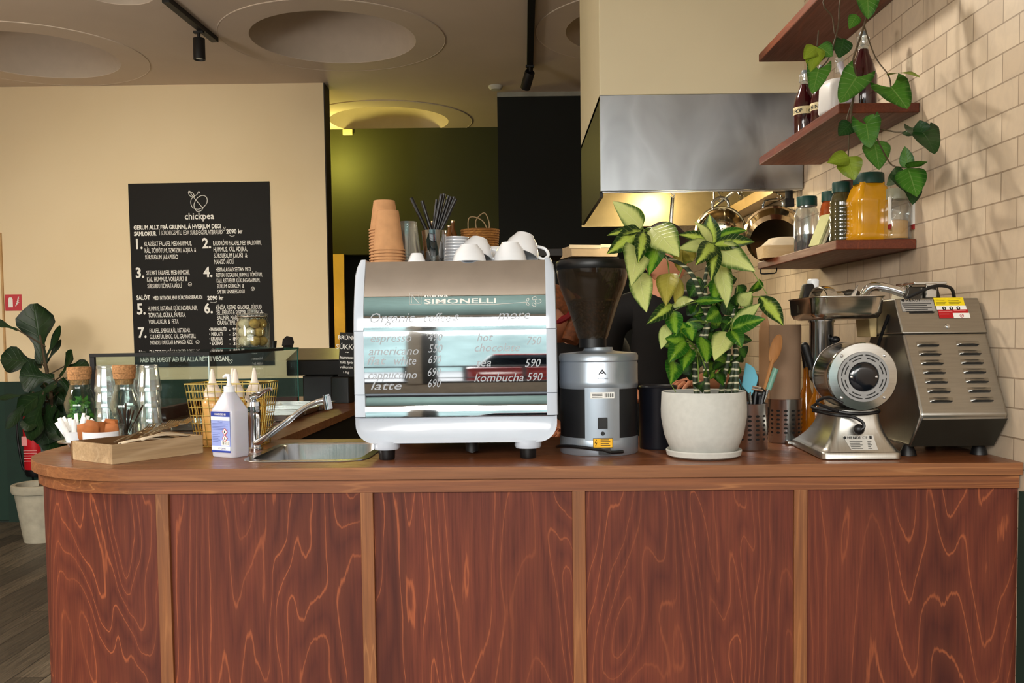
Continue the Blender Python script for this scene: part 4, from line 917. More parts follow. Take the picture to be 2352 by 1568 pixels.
# ---- things on the machine
MT = TOP + Z4 + .0008
def onm(px, dy): q_ = gy(px, 595, my + dy); return V((q_.x, my + dy, MT))
def cupstack(px, dy, n_, rb, rt, h, step, where):
    first = None; base = onm(px, dy)
    for i in range(n_):
        l_ = 'upturned brown kraft paper cup, %s of the %s stack on the coffee machine' % ('bottom' if i == 0 else 'top' if i == n_ - 1 else ['second', 'third', 'fourth', 'fifth', 'sixth', 'seventh', 'eighth', 'ninth', 'tenth', 'eleventh', 'twelfth'][i - 1] + ' from bottom', where)
        loc = base + V((0, 0, i * step))
        if i == 0:
            o = MB().lathe([(rb * .92, .0), (rb * 1.02, 0), (rb * 1.04, .002), (rb * 1.02, .0045), (rb * .945, .005), (rt, h), (rt * .96, h + .001), (rt * .94, h - .006), (0, h - .006)], 40).build('paper_cup', M_KRAFT)
            first = place(o, l_, 'paper cup', loc, 0, 'paper cups on the coffee machine')
        else: dup(first, l_, loc)
cupstack(893, .13, 5, .0445, .030, .110, .0085, 'front')
cupstack(885, .24, 13, .0445, .0305, .085, .0085, 'rear')
pb = onm(921, .20)
q0 = None
for i in range(5):
    l_ = 'clear plastic cup upturned in the stack behind the paper cups, %s' % ['bottom', 'second', 'third', 'fourth', 'top'][i]; loc = pb + V((.008, .10, i * .009))
    if q0 is None: q0 = place(MB().lathe([(.041, 0), (.043, .002), (.041, .005), (.029, .098), (0, .098)], 32).build('plastic_cup', G_TUMB), l_, 'plastic cup', loc, 0, 'clear plastic cups on the coffee machine')
    else: dup(q0, l_, loc)
b_ = onm(957, .10); place(MB().lathe([(.024, 0), (.0255, .001), (.017, .020), (.014, .0245), (0, .0245)], 32).build('upturned_cup', M_PORC), 'tiny white cup upturned beside the glass of straws', 'cup', b_)
b_ = onm(998, .13)
sg_ = place(MB().lathe([(0, 0), (.0255, 0), (.027, .003), (.0345, .088), (.0325, .088), (.0255, .012), (0, .010)], 40).build('straw_glass', glass('smoky_glass', (150, 160, 165), 1.6, .12)), 'clear tumbler full of black straws on top of the coffee machine', 'glass', b_)
M_STRAW = mat('black_straw', (12, 12, 14), .35, var=.05)
for i, (tx, ty_, bx_) in enumerate(((945, 455, .016), (969, 461, .008), (1003, 458, .004), (1014, 446, .0), (1020, 445, .008), (1030, 449, .004), (1043, 452, -.002), (1047, 457, -.008), (1036, 451, .010))):
    e_ = gy(tx, ty_, my + .13 + rnd.uniform(-.02, .02)) - b_; s0 = V((-.02 + bx_ if tx > 990 else .015, rnd.uniform(-.012, .012), .012))
    s0.x = max(-.018, min(.018, s0.x))
    place(MB().rod(s0, e_, .0036 if i % 3 == 2 else .0052, 12).build('straw', M_STRAW), 'black drinking straw in the tumbler, %s' % ['leaning furthest left', 'second from the left', 'short dark one left of the bunch', 'tallest left of the bunch', 'tall one in the middle of the bunch', 'middle right of the bunch', 'second from the right', 'leaning furthest right', 'behind the middle of the bunch'][i], 'straw', b_, 0, 'black straws in the tumbler')
b_ = onm(1043, .22); q0 = None
for i in range(9):
    l_ = 'white saucer in the stack behind the cups, %s' % ('bottom one' if i == 0 else 'top one' if i == 8 else '%s from bottom' % ['second', 'third', 'fourth', 'fifth', 'sixth', 'seventh', 'eighth'][i - 1]); loc = b_ + V((.004, 0, i * .0085))
    if q0 is None: q0 = place(MB().lathe([(0, .001), (.026, 0), (.03, .002), (.036, .006), (.0405, .0085), (.0405, .0105), (.035, .009), (.028, .005), (0, .004)], 40).build('saucer', M_PORC), l_, 'saucer', loc, 0, 'white saucers on the coffee machine')
    else: dup(q0, l_, loc)
def coffee_cup(R_, H_):
    c_ = thing('coffee_cup', '', 'cup')
    MB().lathe([(0, 0), (R_ * .5, 0), (R_ * .53, .004), (R_ * .78, H_ * .35), (R_ * .95, H_ * .75), (R_, H_), (R_ * .96, H_), (R_ * .91, H_ * .74), (R_ * .74, H_ * .35), (R_ * .45, .008), (0, .007)], 40).build('bowl', M_PORC, c_)
    MB().tube(smooth_path([(R_ * .86, 0, H_ * .80), (R_ * 1.25, 0, H_ * .86), (R_ * 1.45, 0, H_ * .62), (R_ * 1.2, 0, H_ * .38), (R_ * .74, 0, H_ * .36)], 6), .0045, 8, flat=1.).build('handle', M_PORC, c_)
    return c_
CUPS = [(1078, .10, .046, .046, PI, 0, 2.0, 0, 'white cup upturned at the left of the cups on the coffee machine'),
        (1101, .17, .050, .056, PI - .32, .22, .9, .014, 'white cup tilted on the left upturned cup'),
        (1139, .27, .045, .055, PI, 0, 1.2, 0, 'white cup upturned behind the two tilted cups'),
        (1172, .11, .046, .052, PI, 0, 2.2, 0, 'white cup upturned right of centre, under the large tilted cup'),
        (1206, .17, .053, .064, PI - .30, .25, .25, .016, 'large white cup tilted at the right end with its handle to the right')]
for px, dy, R_, H_, rx_, ry_, rz_, up_, l_ in CUPS:
    c_ = coffee_cup(R_, H_); b_ = onm(px, dy); c_.location = b_ + V((0, 0, H_ + up_ + (.0 if rx_ == PI else -.004))); c_.rotation_euler = (rx_, ry_, 0 if rx_ != PI else rz_); c_['label'] = l_; c_['group'] = 'white cups on the coffee machine'
# woven basket and bottles further back
bkx = gy(1103, 560, 3.9)
wb = thing('woven_basket', 'small brown woven basket with two looped handles behind the cups', 'basket', (bkx.x, 3.9, bkx.z - .03))
M_WICK = wood('wicker', (150, 98, 40), (86, 52, 18), (196, 140, 66), 'X', 30., 8., .2, .5, .7, .3, .6, .6)
qm = MB()
for i in range(9):
    t_ = i / 8; qm.torus(.06 + .006 * t_, .006, 36, 6, Matrix.Translation((0, 0, .006 + i * .0098)) @ Matrix.Diagonal((1.15, .8, 1, 1)))
qm.lathe([(0, 0), (.06, .0), (.064, .09)], 30, Matrix.Diagonal((1.12, .78, 1, 1))); qm.build('body', M_WICK, wb)
for s_ in (-1, 1): MB().tube(smooth_path([(-.03 + .018 * s_, .03 * s_, .08), (-.032 + .014 * s_, .03 * s_, .13), (-.002 + .02 * s_, .03 * s_, .15 + .012 * s_), (.026 + .012 * s_, .03 * s_, .12), (.034, .03 * s_, .08)], 6), .0022, 6).build('handle', mat('jute_cord', (150, 128, 96), .9), wb)
shelf_y = 4.1
place(MB().box(-.36, .40, -.10, .16, 0, .03).build('back_shelf', mat('dark_shelf', (24, 20, 16), .6), smooth=False, bevel=.002), 'dark shelf edge behind the coffee machine carrying the woven basket', 'shelf', (gy(1070, 590, 3.9).x, 3.92, bkx.z - .0605))
M_AMB = mat('amber_bottle_glass', (120, 74, 24), .12, var=.1, trans=.35, coat=.4)
for i, (px, t_) in enumerate(((988, 520), (995, 508), (1033, 518), (1041, 507))):
    b_ = gy(px, 585, 3.85 + .05 * (i % 2)); zb = bkx.z - .03; tp_ = gy(px, t_, b_.y).z - zb
    o = MB().lathe([(0, 0), (.017, 0), (.018, .004), (.018, tp_ * .55), (.008, tp_ * .72), (.007, tp_ * .92), (.009, tp_ * .93), (.009, tp_ * .98)], 20).build('amber_bottle', M_AMB)
    place(o, 'small amber bottle in the background, %s' % ['left of the straws, shorter', 'left of the straws, taller', 'right of the straws, shorter', 'right of the straws, taller'][i], 'bottle', (b_.x, b_.y, zb), 0, 'small amber bottles behind the saucers')
    MB().cyl(.0085, tp_ * .98, tp_, 14).build('cap', mat('brass_cap', (200, 180, 130), .3, .8), o)
# cardboard box behind the grinder
b_ = gy(1300, 592, 3.1)
bxo = thing('cardboard_tray', 'pale cardboard carton lid on a tall shelf behind the coffee grinder', 'box', (b_.x + .075, 3.14, b_.z), .25)
M_CARD = mat('pale_card', (196, 172, 138), .85, var=.08, vscale=18)
MB().loft([ring(.17, .14, .004, 0), ring(.185, .15, .004, .034)]).build('carton', M_CARD, bxo, smooth=False)
MB().box(-.095, .02, -.079, -.074, .026, .038).box(.02, .095, -.079, -.074, .03, .041).build('flap', mat('light_card_edge', (222, 206, 176), .85), bxo, smooth=False)
b_zst = b_.z - .001
stand = place(MB().box(-.12, .12, -.08, .10, 0, b_.z - .001).build('equipment_column', M_MBLACK, smooth=False, bevel=.004), 'dark cabinet column behind the grinder carrying the pale carton', 'cabinet', (b_.x + .075, 3.15, 0))

# ================================================================= coffee grinder
gyy = 2.49; kg = gyy / F; gxy = gy(1384, 1046, gyy)
gr = thing('coffee_grinder', 'silver and black coffee grinder with a dark bean hopper', 'coffee grinder', (gxy.x, gyy + .10, TOP + .0006), .0)
R_ = .109
def zz(py): return (1047 - py) * kg
M_GS = mat('grinder_silver', (168, 178, 190), .32, .7, var=.02)
MB().lathe([(0, 0), (R_ * .98, 0), (R_, .004), (R_, zz(1010)), (R_ * .985, zz(1006))], 64).build('base_ring', M_GS, gr)
MB().lathe([(R_ * .985, zz(1010)), (R_ * .985, zz(890))], 64).build('black_body', mat('grinder_black', (20, 21, 24), .4, var=.05), gr)
MB().lathe([(R_ * .985, zz(893)), (R_ * 1.0, zz(891)), (R_ * 1.005, zz(880)), (R_ * 1.005, zz(876)), (R_, zz(874)), (R_, zz(836)), (R_ * .99, zz(833)), (R_ * .99, zz(830)), (R_ * 1.01, zz(828)), (R_ * 1.01, zz(817)), (R_ * .97, zz(811)), (R_ * .42, zz(806)), (R_ * .38, zz(804)), (R_ * .36, zz(797)), (0, zz(797))], 64).build('silver_housing', M_GS, gr)
a0, a1 = -PI / 2 - .44, -PI / 2 + .44
pts = []
for i in range(12):
    a = a0 + (a1 - a0) * i / 11
    for z_ in (zz(1011), zz(889)): pts.append((R_ * 1.004 * math.cos(a), R_ * 1.004 * math.sin(a), z_))
MB().surf(pts, 12, 2).build('front_strip', M_GS, gr)
yf = -R_ * 1.004
sw = MB().box(-.013, .013, yf - .004, yf + .004, zz(983), zz(957)).build('power_switch', M_BLACK, gr, smooth=False, bevel=.001)
MB().box(-.008, .008, yf - .0055, yf - .003, zz(980), zz(960)).box(-.001, .001, yf - .0062, yf - .005, zz(966), zz(962)).build('rocker', mat('rocker_black', (34, 34, 36), .3), sw, smooth=False)
MB().lathe([(0, 0), (.0055, 0), (.0055, .003), (.003, .003), (.003, .001), (0, .001)], 18, Matrix.Translation((.0, yf + .001, zz(994))) @ Matrix.Rotation(PI / 2, 4, 'X')).build('indicator_knob', M_BLACK, gr)
st_ = MB().box(-.026, .026, yf - .001, yf + .003, zz(1026), zz(1005)).build('warning_sticker', mat('warning_yellow', (236, 178, 20), .5, var=.02), gr, smooth=False)
q = MB().box(-.0265, .0265, yf - .0012, yf - .0002, zz(1027), zz(1026)).box(-.0265, .0265, yf - .0012, yf - .0002, zz(1005.5), zz(1004.5)).box(-.0265, -.0255, yf - .0012, yf - .0002, zz(1027), zz(1005)).box(.0255, .0265, yf - .0012, yf - .0002, zz(1027), zz(1005))
for i in range(4): q.box(-.006, .020 - .004 * (i % 2), yf - .0015, yf - .0005, zz(1022 - i * 4.3), zz(1020.6 - i * 4.3))
q.tube([(-.017, yf - .0015, zz(1008)), (-.021, yf - .0015, zz(1016)), (-.016, yf - .0015, zz(1015)), (-.020, yf - .0015, zz(1023))], .0009, 4)
q.build('sticker_print', M_INK, st_, smooth=False)
bl = MB().box(-.032, .032, yf - .0008, yf + .004, zz(913), zz(899)).build('barcode_label', M_WHITE, gr, smooth=False)
q = MB()
for i in range(9): q.box(.006 + i * .0028, .0072 + i * .0028 + .0006 * (i % 2), yf - .0012, yf - .0006, zz(911), zz(902))
for i in range(3): q.box(-.028, .0, yf - .0012, yf - .0006, zz(911 - i * 3.5), zz(909.8 - i * 3.5))
q.build('barcode_print', M_INK, bl, smooth=False)
q = MB(); yh = -R_ * 1.0; q.loft([[(x, yh - .0008, zz(y)) for x, y in ((-.011, 858), (0, 846), (.011, 858), (.007, 858), (0, 851), (-.007, 858))], [(x, yh + .002, zz(y)) for x, y in ((-.011, 858), (0, 846), (.011, 858), (.007, 858), (0, 851), (-.007, 858))]])
q.sphere((0, yh - .0005, zz(855)), (.0035, .001, .002), 10, 6); q.text('MAHLKÖNIG', .0052, Matrix.Translation((0, yh - .001, zz(869))) @ XZ, 0, 'CENTER'); q.build('maker_mark', M_INK, gr, smooth=False)
# hopper
hx = (1371 - 1384) * kg
Th = Matrix.Translation((hx, 0, 0))
MB().lathe([(.038, zz(797)), (.038, zz(775)), (.04, zz(774))], 32, Th).build('hopper_neck', M_BLACK, gr)
hp = MB().lathe([(.041, zz(776)), (.070, zz(700)), (.090, zz(655)), (.0965, zz(632)), (.0985, zz(612)), (.0965, zz(612)), (.0945, zz(632)), (.088, zz(655)), (.068, zz(700)), (.039, zz(776))], 48, Th).build('hopper', glass('smoked_hopper', (212, 200, 184), .7, .03, .05, (84, 72, 58), .13), gr)
MB().lathe([(.0985, zz(614)), (.100, zz(612)), (.101, zz(597)), (.097, zz(592)), (0, zz(590))], 48, Th).build('hopper_lid', M_BLACK, gr)
t = NT('coffee_beans'); vo = t.n('TexVoronoi', {'Vector': t.obj(), 'Scale': 130.}); t.set(Base_Color=t.ramp(vo, [(.0, (110, 84, 66)), (.45, (66, 48, 38)), (.9, (12, 9, 7))]), Roughness=.35); t.bump(t.math('SUBTRACT', 1., vo), 1., .006); M_BEAN = t.m
bn = MB().lathe([(0, zz(775)), (.037, zz(775)), (.0655, zz(701)), (.071, zz(688)), (.05, zz(682)), (0, zz(680))], 40, Th).build('bean_fill', M_BEAN, gr); bn['kind'] = 'stuff'
MB().tube(smooth_path([(.055, -.105, .012), (.02, -.118, .012), (0, -.118, .018), (-.03, -.117, .022), (-.08, -.09, .026), (-.11, -.03, .02), (-.115, .05, .008)], 6), .0045, 8).box(-.012, .02, yf - .012, yf, .006, .022).build('power_cord', M_BLACK, gr)
# black canister right of the grinder
b_ = gy(1512, 1040, 2.66)
place(MB().lathe([(0, 0), (.052, 0), (.054, .004), (.054, .172), (.056, .176), (.053, .18), (.049, .176), (.049, .02), (0, .018)], 40).build('knock_bin', mat('dark_navy_bin', (18, 20, 28), .35, var=.05)), 'round black bin between the coffee grinder and the white plant pot', 'bin', (b_.x, 2.66, TOP + .0005))

# ================================================================= dieffenbachia in a white pot
pyy = 2.46; kp = pyy / F; p0 = gy(1630, 1058, pyy - .075)
po = V((p0.x, pyy, TOP + .0006)); dp = thing('dieffenbachia', 'variegated green dumb cane plant in a round white pot on the bar', 'plant', po)
M_POT = mat('white_matt_ceramic', (192, 192, 186), .75, var=.03, vscale=60, bump=.06, bscale=140)
Rp = 97 * kp
MB().lathe([(0, 0), (.085, 0), (.097, .006), (.1, .018), (.098, .021), (.09, .012), (0, .01)], 48).build('saucer', M_POT, dp)
MB().lathe([(0, .012), (.078, .012), (.088, .02), (Rp * .93, .06), (Rp, .105), (Rp * 1.005, .125), (Rp * .985, .172), (Rp * .97, .174), (Rp * .94, .172), (Rp * .95, .15), (0, .15)], 64).build('pot', M_POT, dp)
MB().lathe([(0, .156), (Rp * .95, .152)], 32).build('soil', mat('dark_soil', (40, 30, 24), .95, var=.3, vscale=80), dp)
def dq(px, py, dy=0.): return gy(px, py, pyy + dy) - po
t = NT('banded_stem'); zc_ = t.n('SeparateXYZ', {0: t.n('TexCoord', out=3)}, out=2); wv = t.math('PINGPONG', t.math('ADD', t.math('MULTIPLY', zc_, 55.), t.math('MULTIPLY', t.noise(t.obj(), 30.), .5)), .5)
t.set(Base_Color=t.ramp(wv, [(.08, (206, 200, 170)), (.16, (52, 66, 38)), (.5, (34, 46, 28))]), Roughness=.6); M_CANE = t.m
STEMS = [[(1602, 895), (1596, 850), (1600, 800), (1625, 740), (1612, 690), (1595, 640), (1570, 610), (1530, 590), (1500, 570), (1478, 530)],
         [(1625, 895), (1622, 850), (1618, 790), (1630, 720), (1618, 660), (1628, 600), (1636, 562)],
         [(1688, 895), (1692, 840), (1688, 790), (1682, 740), (1690, 690)],
         [(1655, 895), (1662, 870), (1672, 830), (1676, 800)], [(1668, 895), (1684, 850), (1690, 800)]]
for s_ in STEMS:
    P_ = [dq(x, y, .02 * math.sin(i + s_[0][0])) for i, (x, y) in enumerate(s_)]; P_[0].z = .15
    sp_ = smooth_path(P_, 5); n_ = len(sp_)
    MB().tube(sp_, [.0085 - .0045 * i / n_ for i in range(n_)], 8).build('cane', M_CANE, dp)
LB = leafmat('pale_variegated_leaf', (64, 96, 30), (196, 206, 128), (226, 230, 170), .36, .78, 9., .35)
LG = leafmat('green_edged_leaf', (20, 54, 14), (176, 198, 84), (206, 220, 130), .34, .36, 9., .75)
LD = leafmat('mid_green_leaf', (32, 88, 18), (118, 160, 44), (160, 190, 84), .36, .32, 9., .7)
# (base px, tip px, width px, kind, depth, tilt)
DL = [((1472, 522), (1411, 466), 44, 0, -.02), ((1468, 528), (1398, 540), 22, 1, -.05), ((1470, 530), (1398, 580), 42, 1, -.06), ((1478, 535), (1466, 600), 30, 1, -.08), ((1462, 560), (1450, 650), 52, 0, -.09), ((1468, 628), (1484, 712), 44, 0, -.06),
      ((1492, 540), (1504, 590), 40, 1, -.02), ((1515, 555), (1492, 628), 38, 2, -.07), ((1500, 525), (1556, 586), 62, 0, -.08), ((1490, 530), (1480, 600), 44, 1, .02),
      ((1636, 562), (1630, 496), 36, 1, .0), ((1634, 560), (1597, 512), 24, 0, -.02), ((1632, 562), (1562, 540), 30, 1, -.03), ((1625, 560), (1560, 570), 26, 0, -.05), ((1637, 562), (1600, 606), 36, 1, -.08), ((1640, 564), (1634, 640), 30, 1, -.08),
      ((1642, 562), (1728, 556), 36, 1, -.06), ((1648, 545), (1712, 530), 20, 2, .03), ((1650, 570), (1730, 620), 48, 0, -.07), ((1648, 590), (1668, 700), 38, 0, -.03), ((1650, 640), (1640, 690), 34, 2, -.02),
      ((1537, 630), (1530, 698), 42, 3, -.05), ((1558, 640), (1552, 700), 24, 3, -.02), ((1542, 700), (1488, 742), 28, 1, -.05), ((1545, 715), (1552, 768), 34, 2, -.03), ((1534, 745), (1519, 798), 24, 0, -.02), ((1548, 700), (1590, 690), 26, 0, -.06),
      ((1600, 692), (1660, 690), 16, 2, -.06), ((1575, 790), (1530, 778), 34, 2, -.04), ((1572, 778), (1566, 740), 34, 2, -.02), ((1572, 785), (1538, 830), 36, 2, -.06), ((1582, 800), (1570, 848), 30, 2, -.06), ((1545, 830), (1540, 880), 36, 2, -.07), ((1575, 745), (1615, 750), 28, 4, .0), ((1580, 740), (1590, 780), 30, 2, -.03),
      ((1650, 715), (1622, 735), 34, 2, -.04), ((1610, 775), (1622, 830), 34, 2, -.05), ((1672, 765), (1642, 824), 44, 0, -.07), ((1680, 760), (1702, 796), 32, 2, -.06), ((1684, 755), (1754, 733), 34, 2, -.05), ((1684, 750), (1742, 700), 30, 0, -.04), ((1700, 700), (1725, 672), 34, 0, -.03), ((1728, 670), (1743, 642), 30, 2, -.03), ((1730, 672), (1746, 662), 16, 4, -.02), ((1748, 682), (1796, 744), 36, 1, -.05), ((1692, 700), (1700, 670), 30, 4, .0),
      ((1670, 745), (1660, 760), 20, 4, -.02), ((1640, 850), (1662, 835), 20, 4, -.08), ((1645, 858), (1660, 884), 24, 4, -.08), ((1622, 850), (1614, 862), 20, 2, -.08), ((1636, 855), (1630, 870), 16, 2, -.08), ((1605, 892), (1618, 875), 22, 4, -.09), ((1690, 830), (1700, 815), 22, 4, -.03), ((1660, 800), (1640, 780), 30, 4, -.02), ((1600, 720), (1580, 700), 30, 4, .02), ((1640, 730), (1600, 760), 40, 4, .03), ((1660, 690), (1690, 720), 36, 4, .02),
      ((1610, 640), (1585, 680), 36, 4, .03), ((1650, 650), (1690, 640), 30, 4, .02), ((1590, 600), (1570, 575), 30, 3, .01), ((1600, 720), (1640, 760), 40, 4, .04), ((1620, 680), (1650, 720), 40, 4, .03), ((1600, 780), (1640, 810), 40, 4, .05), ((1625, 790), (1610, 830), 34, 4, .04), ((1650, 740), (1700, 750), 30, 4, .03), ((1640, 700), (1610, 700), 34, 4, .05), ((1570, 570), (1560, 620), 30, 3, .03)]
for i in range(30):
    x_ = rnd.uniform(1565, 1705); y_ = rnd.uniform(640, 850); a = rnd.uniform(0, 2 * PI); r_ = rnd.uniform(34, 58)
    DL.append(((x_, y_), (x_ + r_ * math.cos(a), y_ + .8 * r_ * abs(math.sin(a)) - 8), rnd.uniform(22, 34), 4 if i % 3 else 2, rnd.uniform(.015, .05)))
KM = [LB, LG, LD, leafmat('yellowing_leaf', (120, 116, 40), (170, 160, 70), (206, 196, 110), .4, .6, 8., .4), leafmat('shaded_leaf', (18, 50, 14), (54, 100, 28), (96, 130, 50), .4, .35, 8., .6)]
fol = [MB() for _ in KM]; M_STK = mat('leaf_stalk', (104, 128, 50), .5, var=.1)
for i, (b, t_, w, kd, dy) in enumerate(DL):
    B = dq(*b, dy * .6); T = dq(*t_, dy * 1.6 - .01); L_ = (T - B).length
    leaf_geo(fol[kd], B.lerp(T, -.04), T.lerp(B, -.06), V((rnd.uniform(-.35, .35), -1, rnd.uniform(.0, .5))), w * kp * 1.22, sh_lance if w < 40 else sh_ovate, 12, 9, .22 if kd != 0 else .10, rnd.uniform(.02, .10), .04, phase=i)
    # petiole back to the closest cane point
    best = min((V(dq(x, y, .0)) for s_ in STEMS for x, y in s_[2:]), key=lambda c_: (c_ - B).length)
    if (best - B).length < .12: MB().tube(smooth_path([B, B.lerp(best, .5) + V((0, -.006, .004)), best], 4), .0018, 5).build('leaf_stalk', M_STK, dp)
mm_ = MB()
for i, f_ in enumerate(fol): mm_.add(f_.v, f_.f, None, i, f_.uv)
mm_.build('foliage', KM, dp)
for a, b in (((1728, 622), (1762, 676)), ((1540, 880), (1552, 900))): MB().tube([dq(*a, -.08), dq(*b, -.08)], .0012, 5).build('dry_tip', M_STK, dp)
# ================================================================= right end of the bar
WA = .0122                                    # the tiled wall's small turn
def wl3(x0, y, z): return V((x0 - WA * y, y, z))
# perforated steel holders
def perf(name, n_, kz, r_):
    t = NT(name); o = t.n('TexCoord', out=3); s_ = t.t.nodes.new('ShaderNodeSeparateXYZ'); t.put(s_.inputs[0], o)
    a = t.math('MULTIPLY', t.math('ARCTAN2', s_.outputs[1], s_.outputs[0]), n_ / (2 * PI)); z = t.math('MULTIPLY', s_.outputs[2], kz)
    fa = t.math('SUBTRACT', t.math('FRACT', t.math('ADD', a, 50.)), .5); fz = t.math('SUBTRACT', t.math('FRACT', z), .5)
    d = t.math('SQRT', t.math('ADD', t.math('POWER', fa, 2.), t.math('POWER', fz, 2.)))
    band = t.math('MULTIPLY', t.math('GREATER_THAN', s_.outputs[2], .022), t.math('LESS_THAN', s_.outputs[2], .105))
    hole = t.math('MULTIPLY', t.math('LESS_THAN', d, r_), band)
    t.set(Base_Color=t.mix(hole, lin((196, 200, 206)), lin((16, 14, 12))), Metallic=t.math('SUBTRACT', 1., hole), Roughness=t.math('ADD', .26, t.math('MULTIPLY', hole, .5)))
    return t.m
M_PERF = perf('perforated_steel', 14, 78., .26)
def holder(): return MB().lathe([(0, 0), (.047, 0), (.049, .003), (.049, .128), (.0505, .130), (.0475, .130), (.0475, .006), (0, .006)], 48).build('utensil_holder', M_PERF)
h1 = V((gy(1722, 1040, 2.60).x, 2.60, TOP + .0005)); h2 = V((gy(1803, 1028, 2.76).x, 2.76, TOP + .0005))
a_ = place(holder(), 'perforated steel utensil holder just right of the white plant pot', 'utensil holder', h1, .2, 'perforated steel holders')
dup(a_, 'perforated steel holder with the brown paper roll standing in it', h2, 1.1)
MB_ = MB().lathe([(0, 0), (.042, 0), (.0425, .004), (.0455, .33), (.044, .342), (.02, .342), (.018, .33), (0, .33)], 48)
roll = place(MB_.build('paper_roll', mat('brown_wrapping_paper', (150, 122, 98), .85, var=.05, vscale=12, bump=.1)), 'tall roll of brown wrapping paper standing in the right perforated holder', 'paper roll', h2 + V((0, 0, .0075)))
q = MB(); pts = []
for i in range(8):
    for j in range(9):
        u, v_ = i / 7, j / 8
        pts.append((-.042 - .035 * u + .01 * u * u, .012 + .03 * u, .10 + (.23 + .075 * (1 - abs(2 * u - .9))) * v_ - .02 * u * (1 - v_)))
q.surf(pts, 8, 9); q.build('loose_sheet', mat('brown_wrapping_paper_edge', (176, 136, 98), .85, var=.06), roll, solid=.0015)
# utensils in the left holder
def wq(px, py, dy=0.): return gy(px, py, 2.60 + dy) - h1
b0 = V((.0, 0, .01))
sp1 = thing('spatula', 'light blue silicone spatula in the left perforated holder', 'spatula', h1, 0, 'utensils in the left perforated holder')
A_ = wq(1716, 918, -.03); B_ = wq(1722, 830, -.03)
P0, P1, P2, P3, P4 = wq(1706, 882, -.03), wq(1713, 833, -.03), wq(1733, 846, -.03), wq(1741, 868, -.03), wq(1725, 910, -.03)
q = MB(); q.loft([[p_ + V((0, dy, 0)) for p_ in (wq(1704, 886, -.03), P1, wq(1724, 838, -.03), P2, P3, wq(1737, 885, -.03), P4)] for dy in (-.004, .004)]); q.build('blade', mat('sky_blue_silicone', (104, 184, 208), .55, var=.03), sp1, bevel=.002)
MB().rod(b0 + V((.01, -.02, 0)), wq(1722, 900, -.03), .005, 10).build('handle', M_STEEL, sp1)
s2 = thing('wooden_spoon', 'wooden spoon standing in the left perforated holder in front of the paper roll', 'spoon', h1, 0, 'utensils in the left perforated holder')
a1_, c1_ = wq(1760, 880, .0), wq(1790, 770, .0)
M_SPW = wood('spoon_wood', (176, 120, 68), (130, 80, 40), (200, 148, 92), 'Z', 20., 6., .15, .3, .6, .15, .4, .4)
MB().tube([b0 + V((.0, .01, .0)), a1_, a1_.lerp(c1_, .5)], [.005, .005, .006], 10).build('handle', M_SPW, s2)
MB().sphere((0, 0, 0), (.0165, .005, .042), 20, 12, Matrix.Translation(a1_.lerp(c1_, .72)) @ Matrix.Rotation(.28, 4, 'Y')).build('bowl', M_SPW, s2)
s3 = thing('brush', 'pale green handled kitchen brush leaning right in the left perforated holder', 'brush', h1, 0, 'utensils in the left perforated holder')
MB().rod(b0 + V((-.01, 0, 0)), wq(1768, 885, -.01), .004, 8).build('rod', M_STEEL, s3)
MB().rod(wq(1765, 895, -.01), wq(1782, 846, -.01), .0075, 12, .0085).build('handle', mat('sage_plastic', (112, 158, 140), .4), s3)
s4 = thing('tongs', 'black handled tongs bunched at the mouth of the left perforated holder', 'tongs', h1, 0, 'utensils in the left perforated holder')
q = MB()
for i, (x, y) in enumerate(((1728, 905), (1738, 888), (1748, 892), (1755, 900), (1760, 888), (1745, 910))): q.rod(b0 + V((-.012 + .005 * i, .016 * (-1) ** i, 0)), wq(x, y, .012 * (-1) ** i), .006, 8)
q.sphere(wq(1745, 905), (.020, .018, .018), 14, 10); q.build('handles', M_BLACK, s4)
MB().rod(wq(1726, 893, -.035), wq(1752, 897, -.035), .0035, 8).rod(wq(1728, 887, -.04), wq(1748, 890, -.04), .003, 8).build('steel_clip', M_CHROME, s4)
s5 = thing('whisk', 'teal wire whisk peeping over the rim of the white plant pot', 'whisk', h1, 0, 'utensils in the left perforated holder')
q = MB()
for i in range(6):
    a = PI * i / 6; c_ = wq(1688, 872, -.0); ax_ = (c_ - b0).normalized(); sd_ = ax_.orthogonal().normalized(); sd_ = Matrix.Rotation(a, 3, ax_) @ sd_
    q.tube(smooth_path([b0.lerp(c_, .55), b0.lerp(c_, .8) + sd_ * .016, c_ + sd_ * .012, c_ + ax_ * .014, c_ - sd_ * .012, b0.lerp(c_, .8) - sd_ * .016, b0.lerp(c_, .55)], 4), .001, 5)
q.build('wires', mat('teal_wire', (92, 148, 150), .35, .4), s5); MB().rod(b0, b0.lerp(wq(1688, 872), .56), .006, 10).build('handle', M_STEEL, s5)
# oil bottles
for i, (px, y, h_, l_) in enumerate(((1852, 2.86, .22, 'amber oil bottle behind the meat grinder, left one'), (1876, 2.80, .20, 'amber oil bottle behind the meat grinder, right one'))):
    b_ = gy(px, 1000, y); o = thing('oil_bottle', l_, 'bottle', (b_.x, y, TOP + .0005), 0, 'oil bottles behind the meat grinder')
    MB().lathe([(0, 0), (.026, 0), (.028, .005), (.028, h_ * .5), (.011, h_ * .72), (.0095, h_ * .9), (.0095, h_)], 24).build('bottle_body', mat('golden_oil', (196, 122, 22), .08, trans=.5, coat=.3, var=.1), o)
    if i == 0: MB().rod((0, 0, h_ * .96), (-.012, 0, h_ + .055), .009, 12, .007).build('pourer', M_BLACK, o)
    else: MB().cyl(.011, h_ * .96, h_ + .02, 14).build('pourer', mat('brass_cap', (200, 180, 130), .3, .8), o)
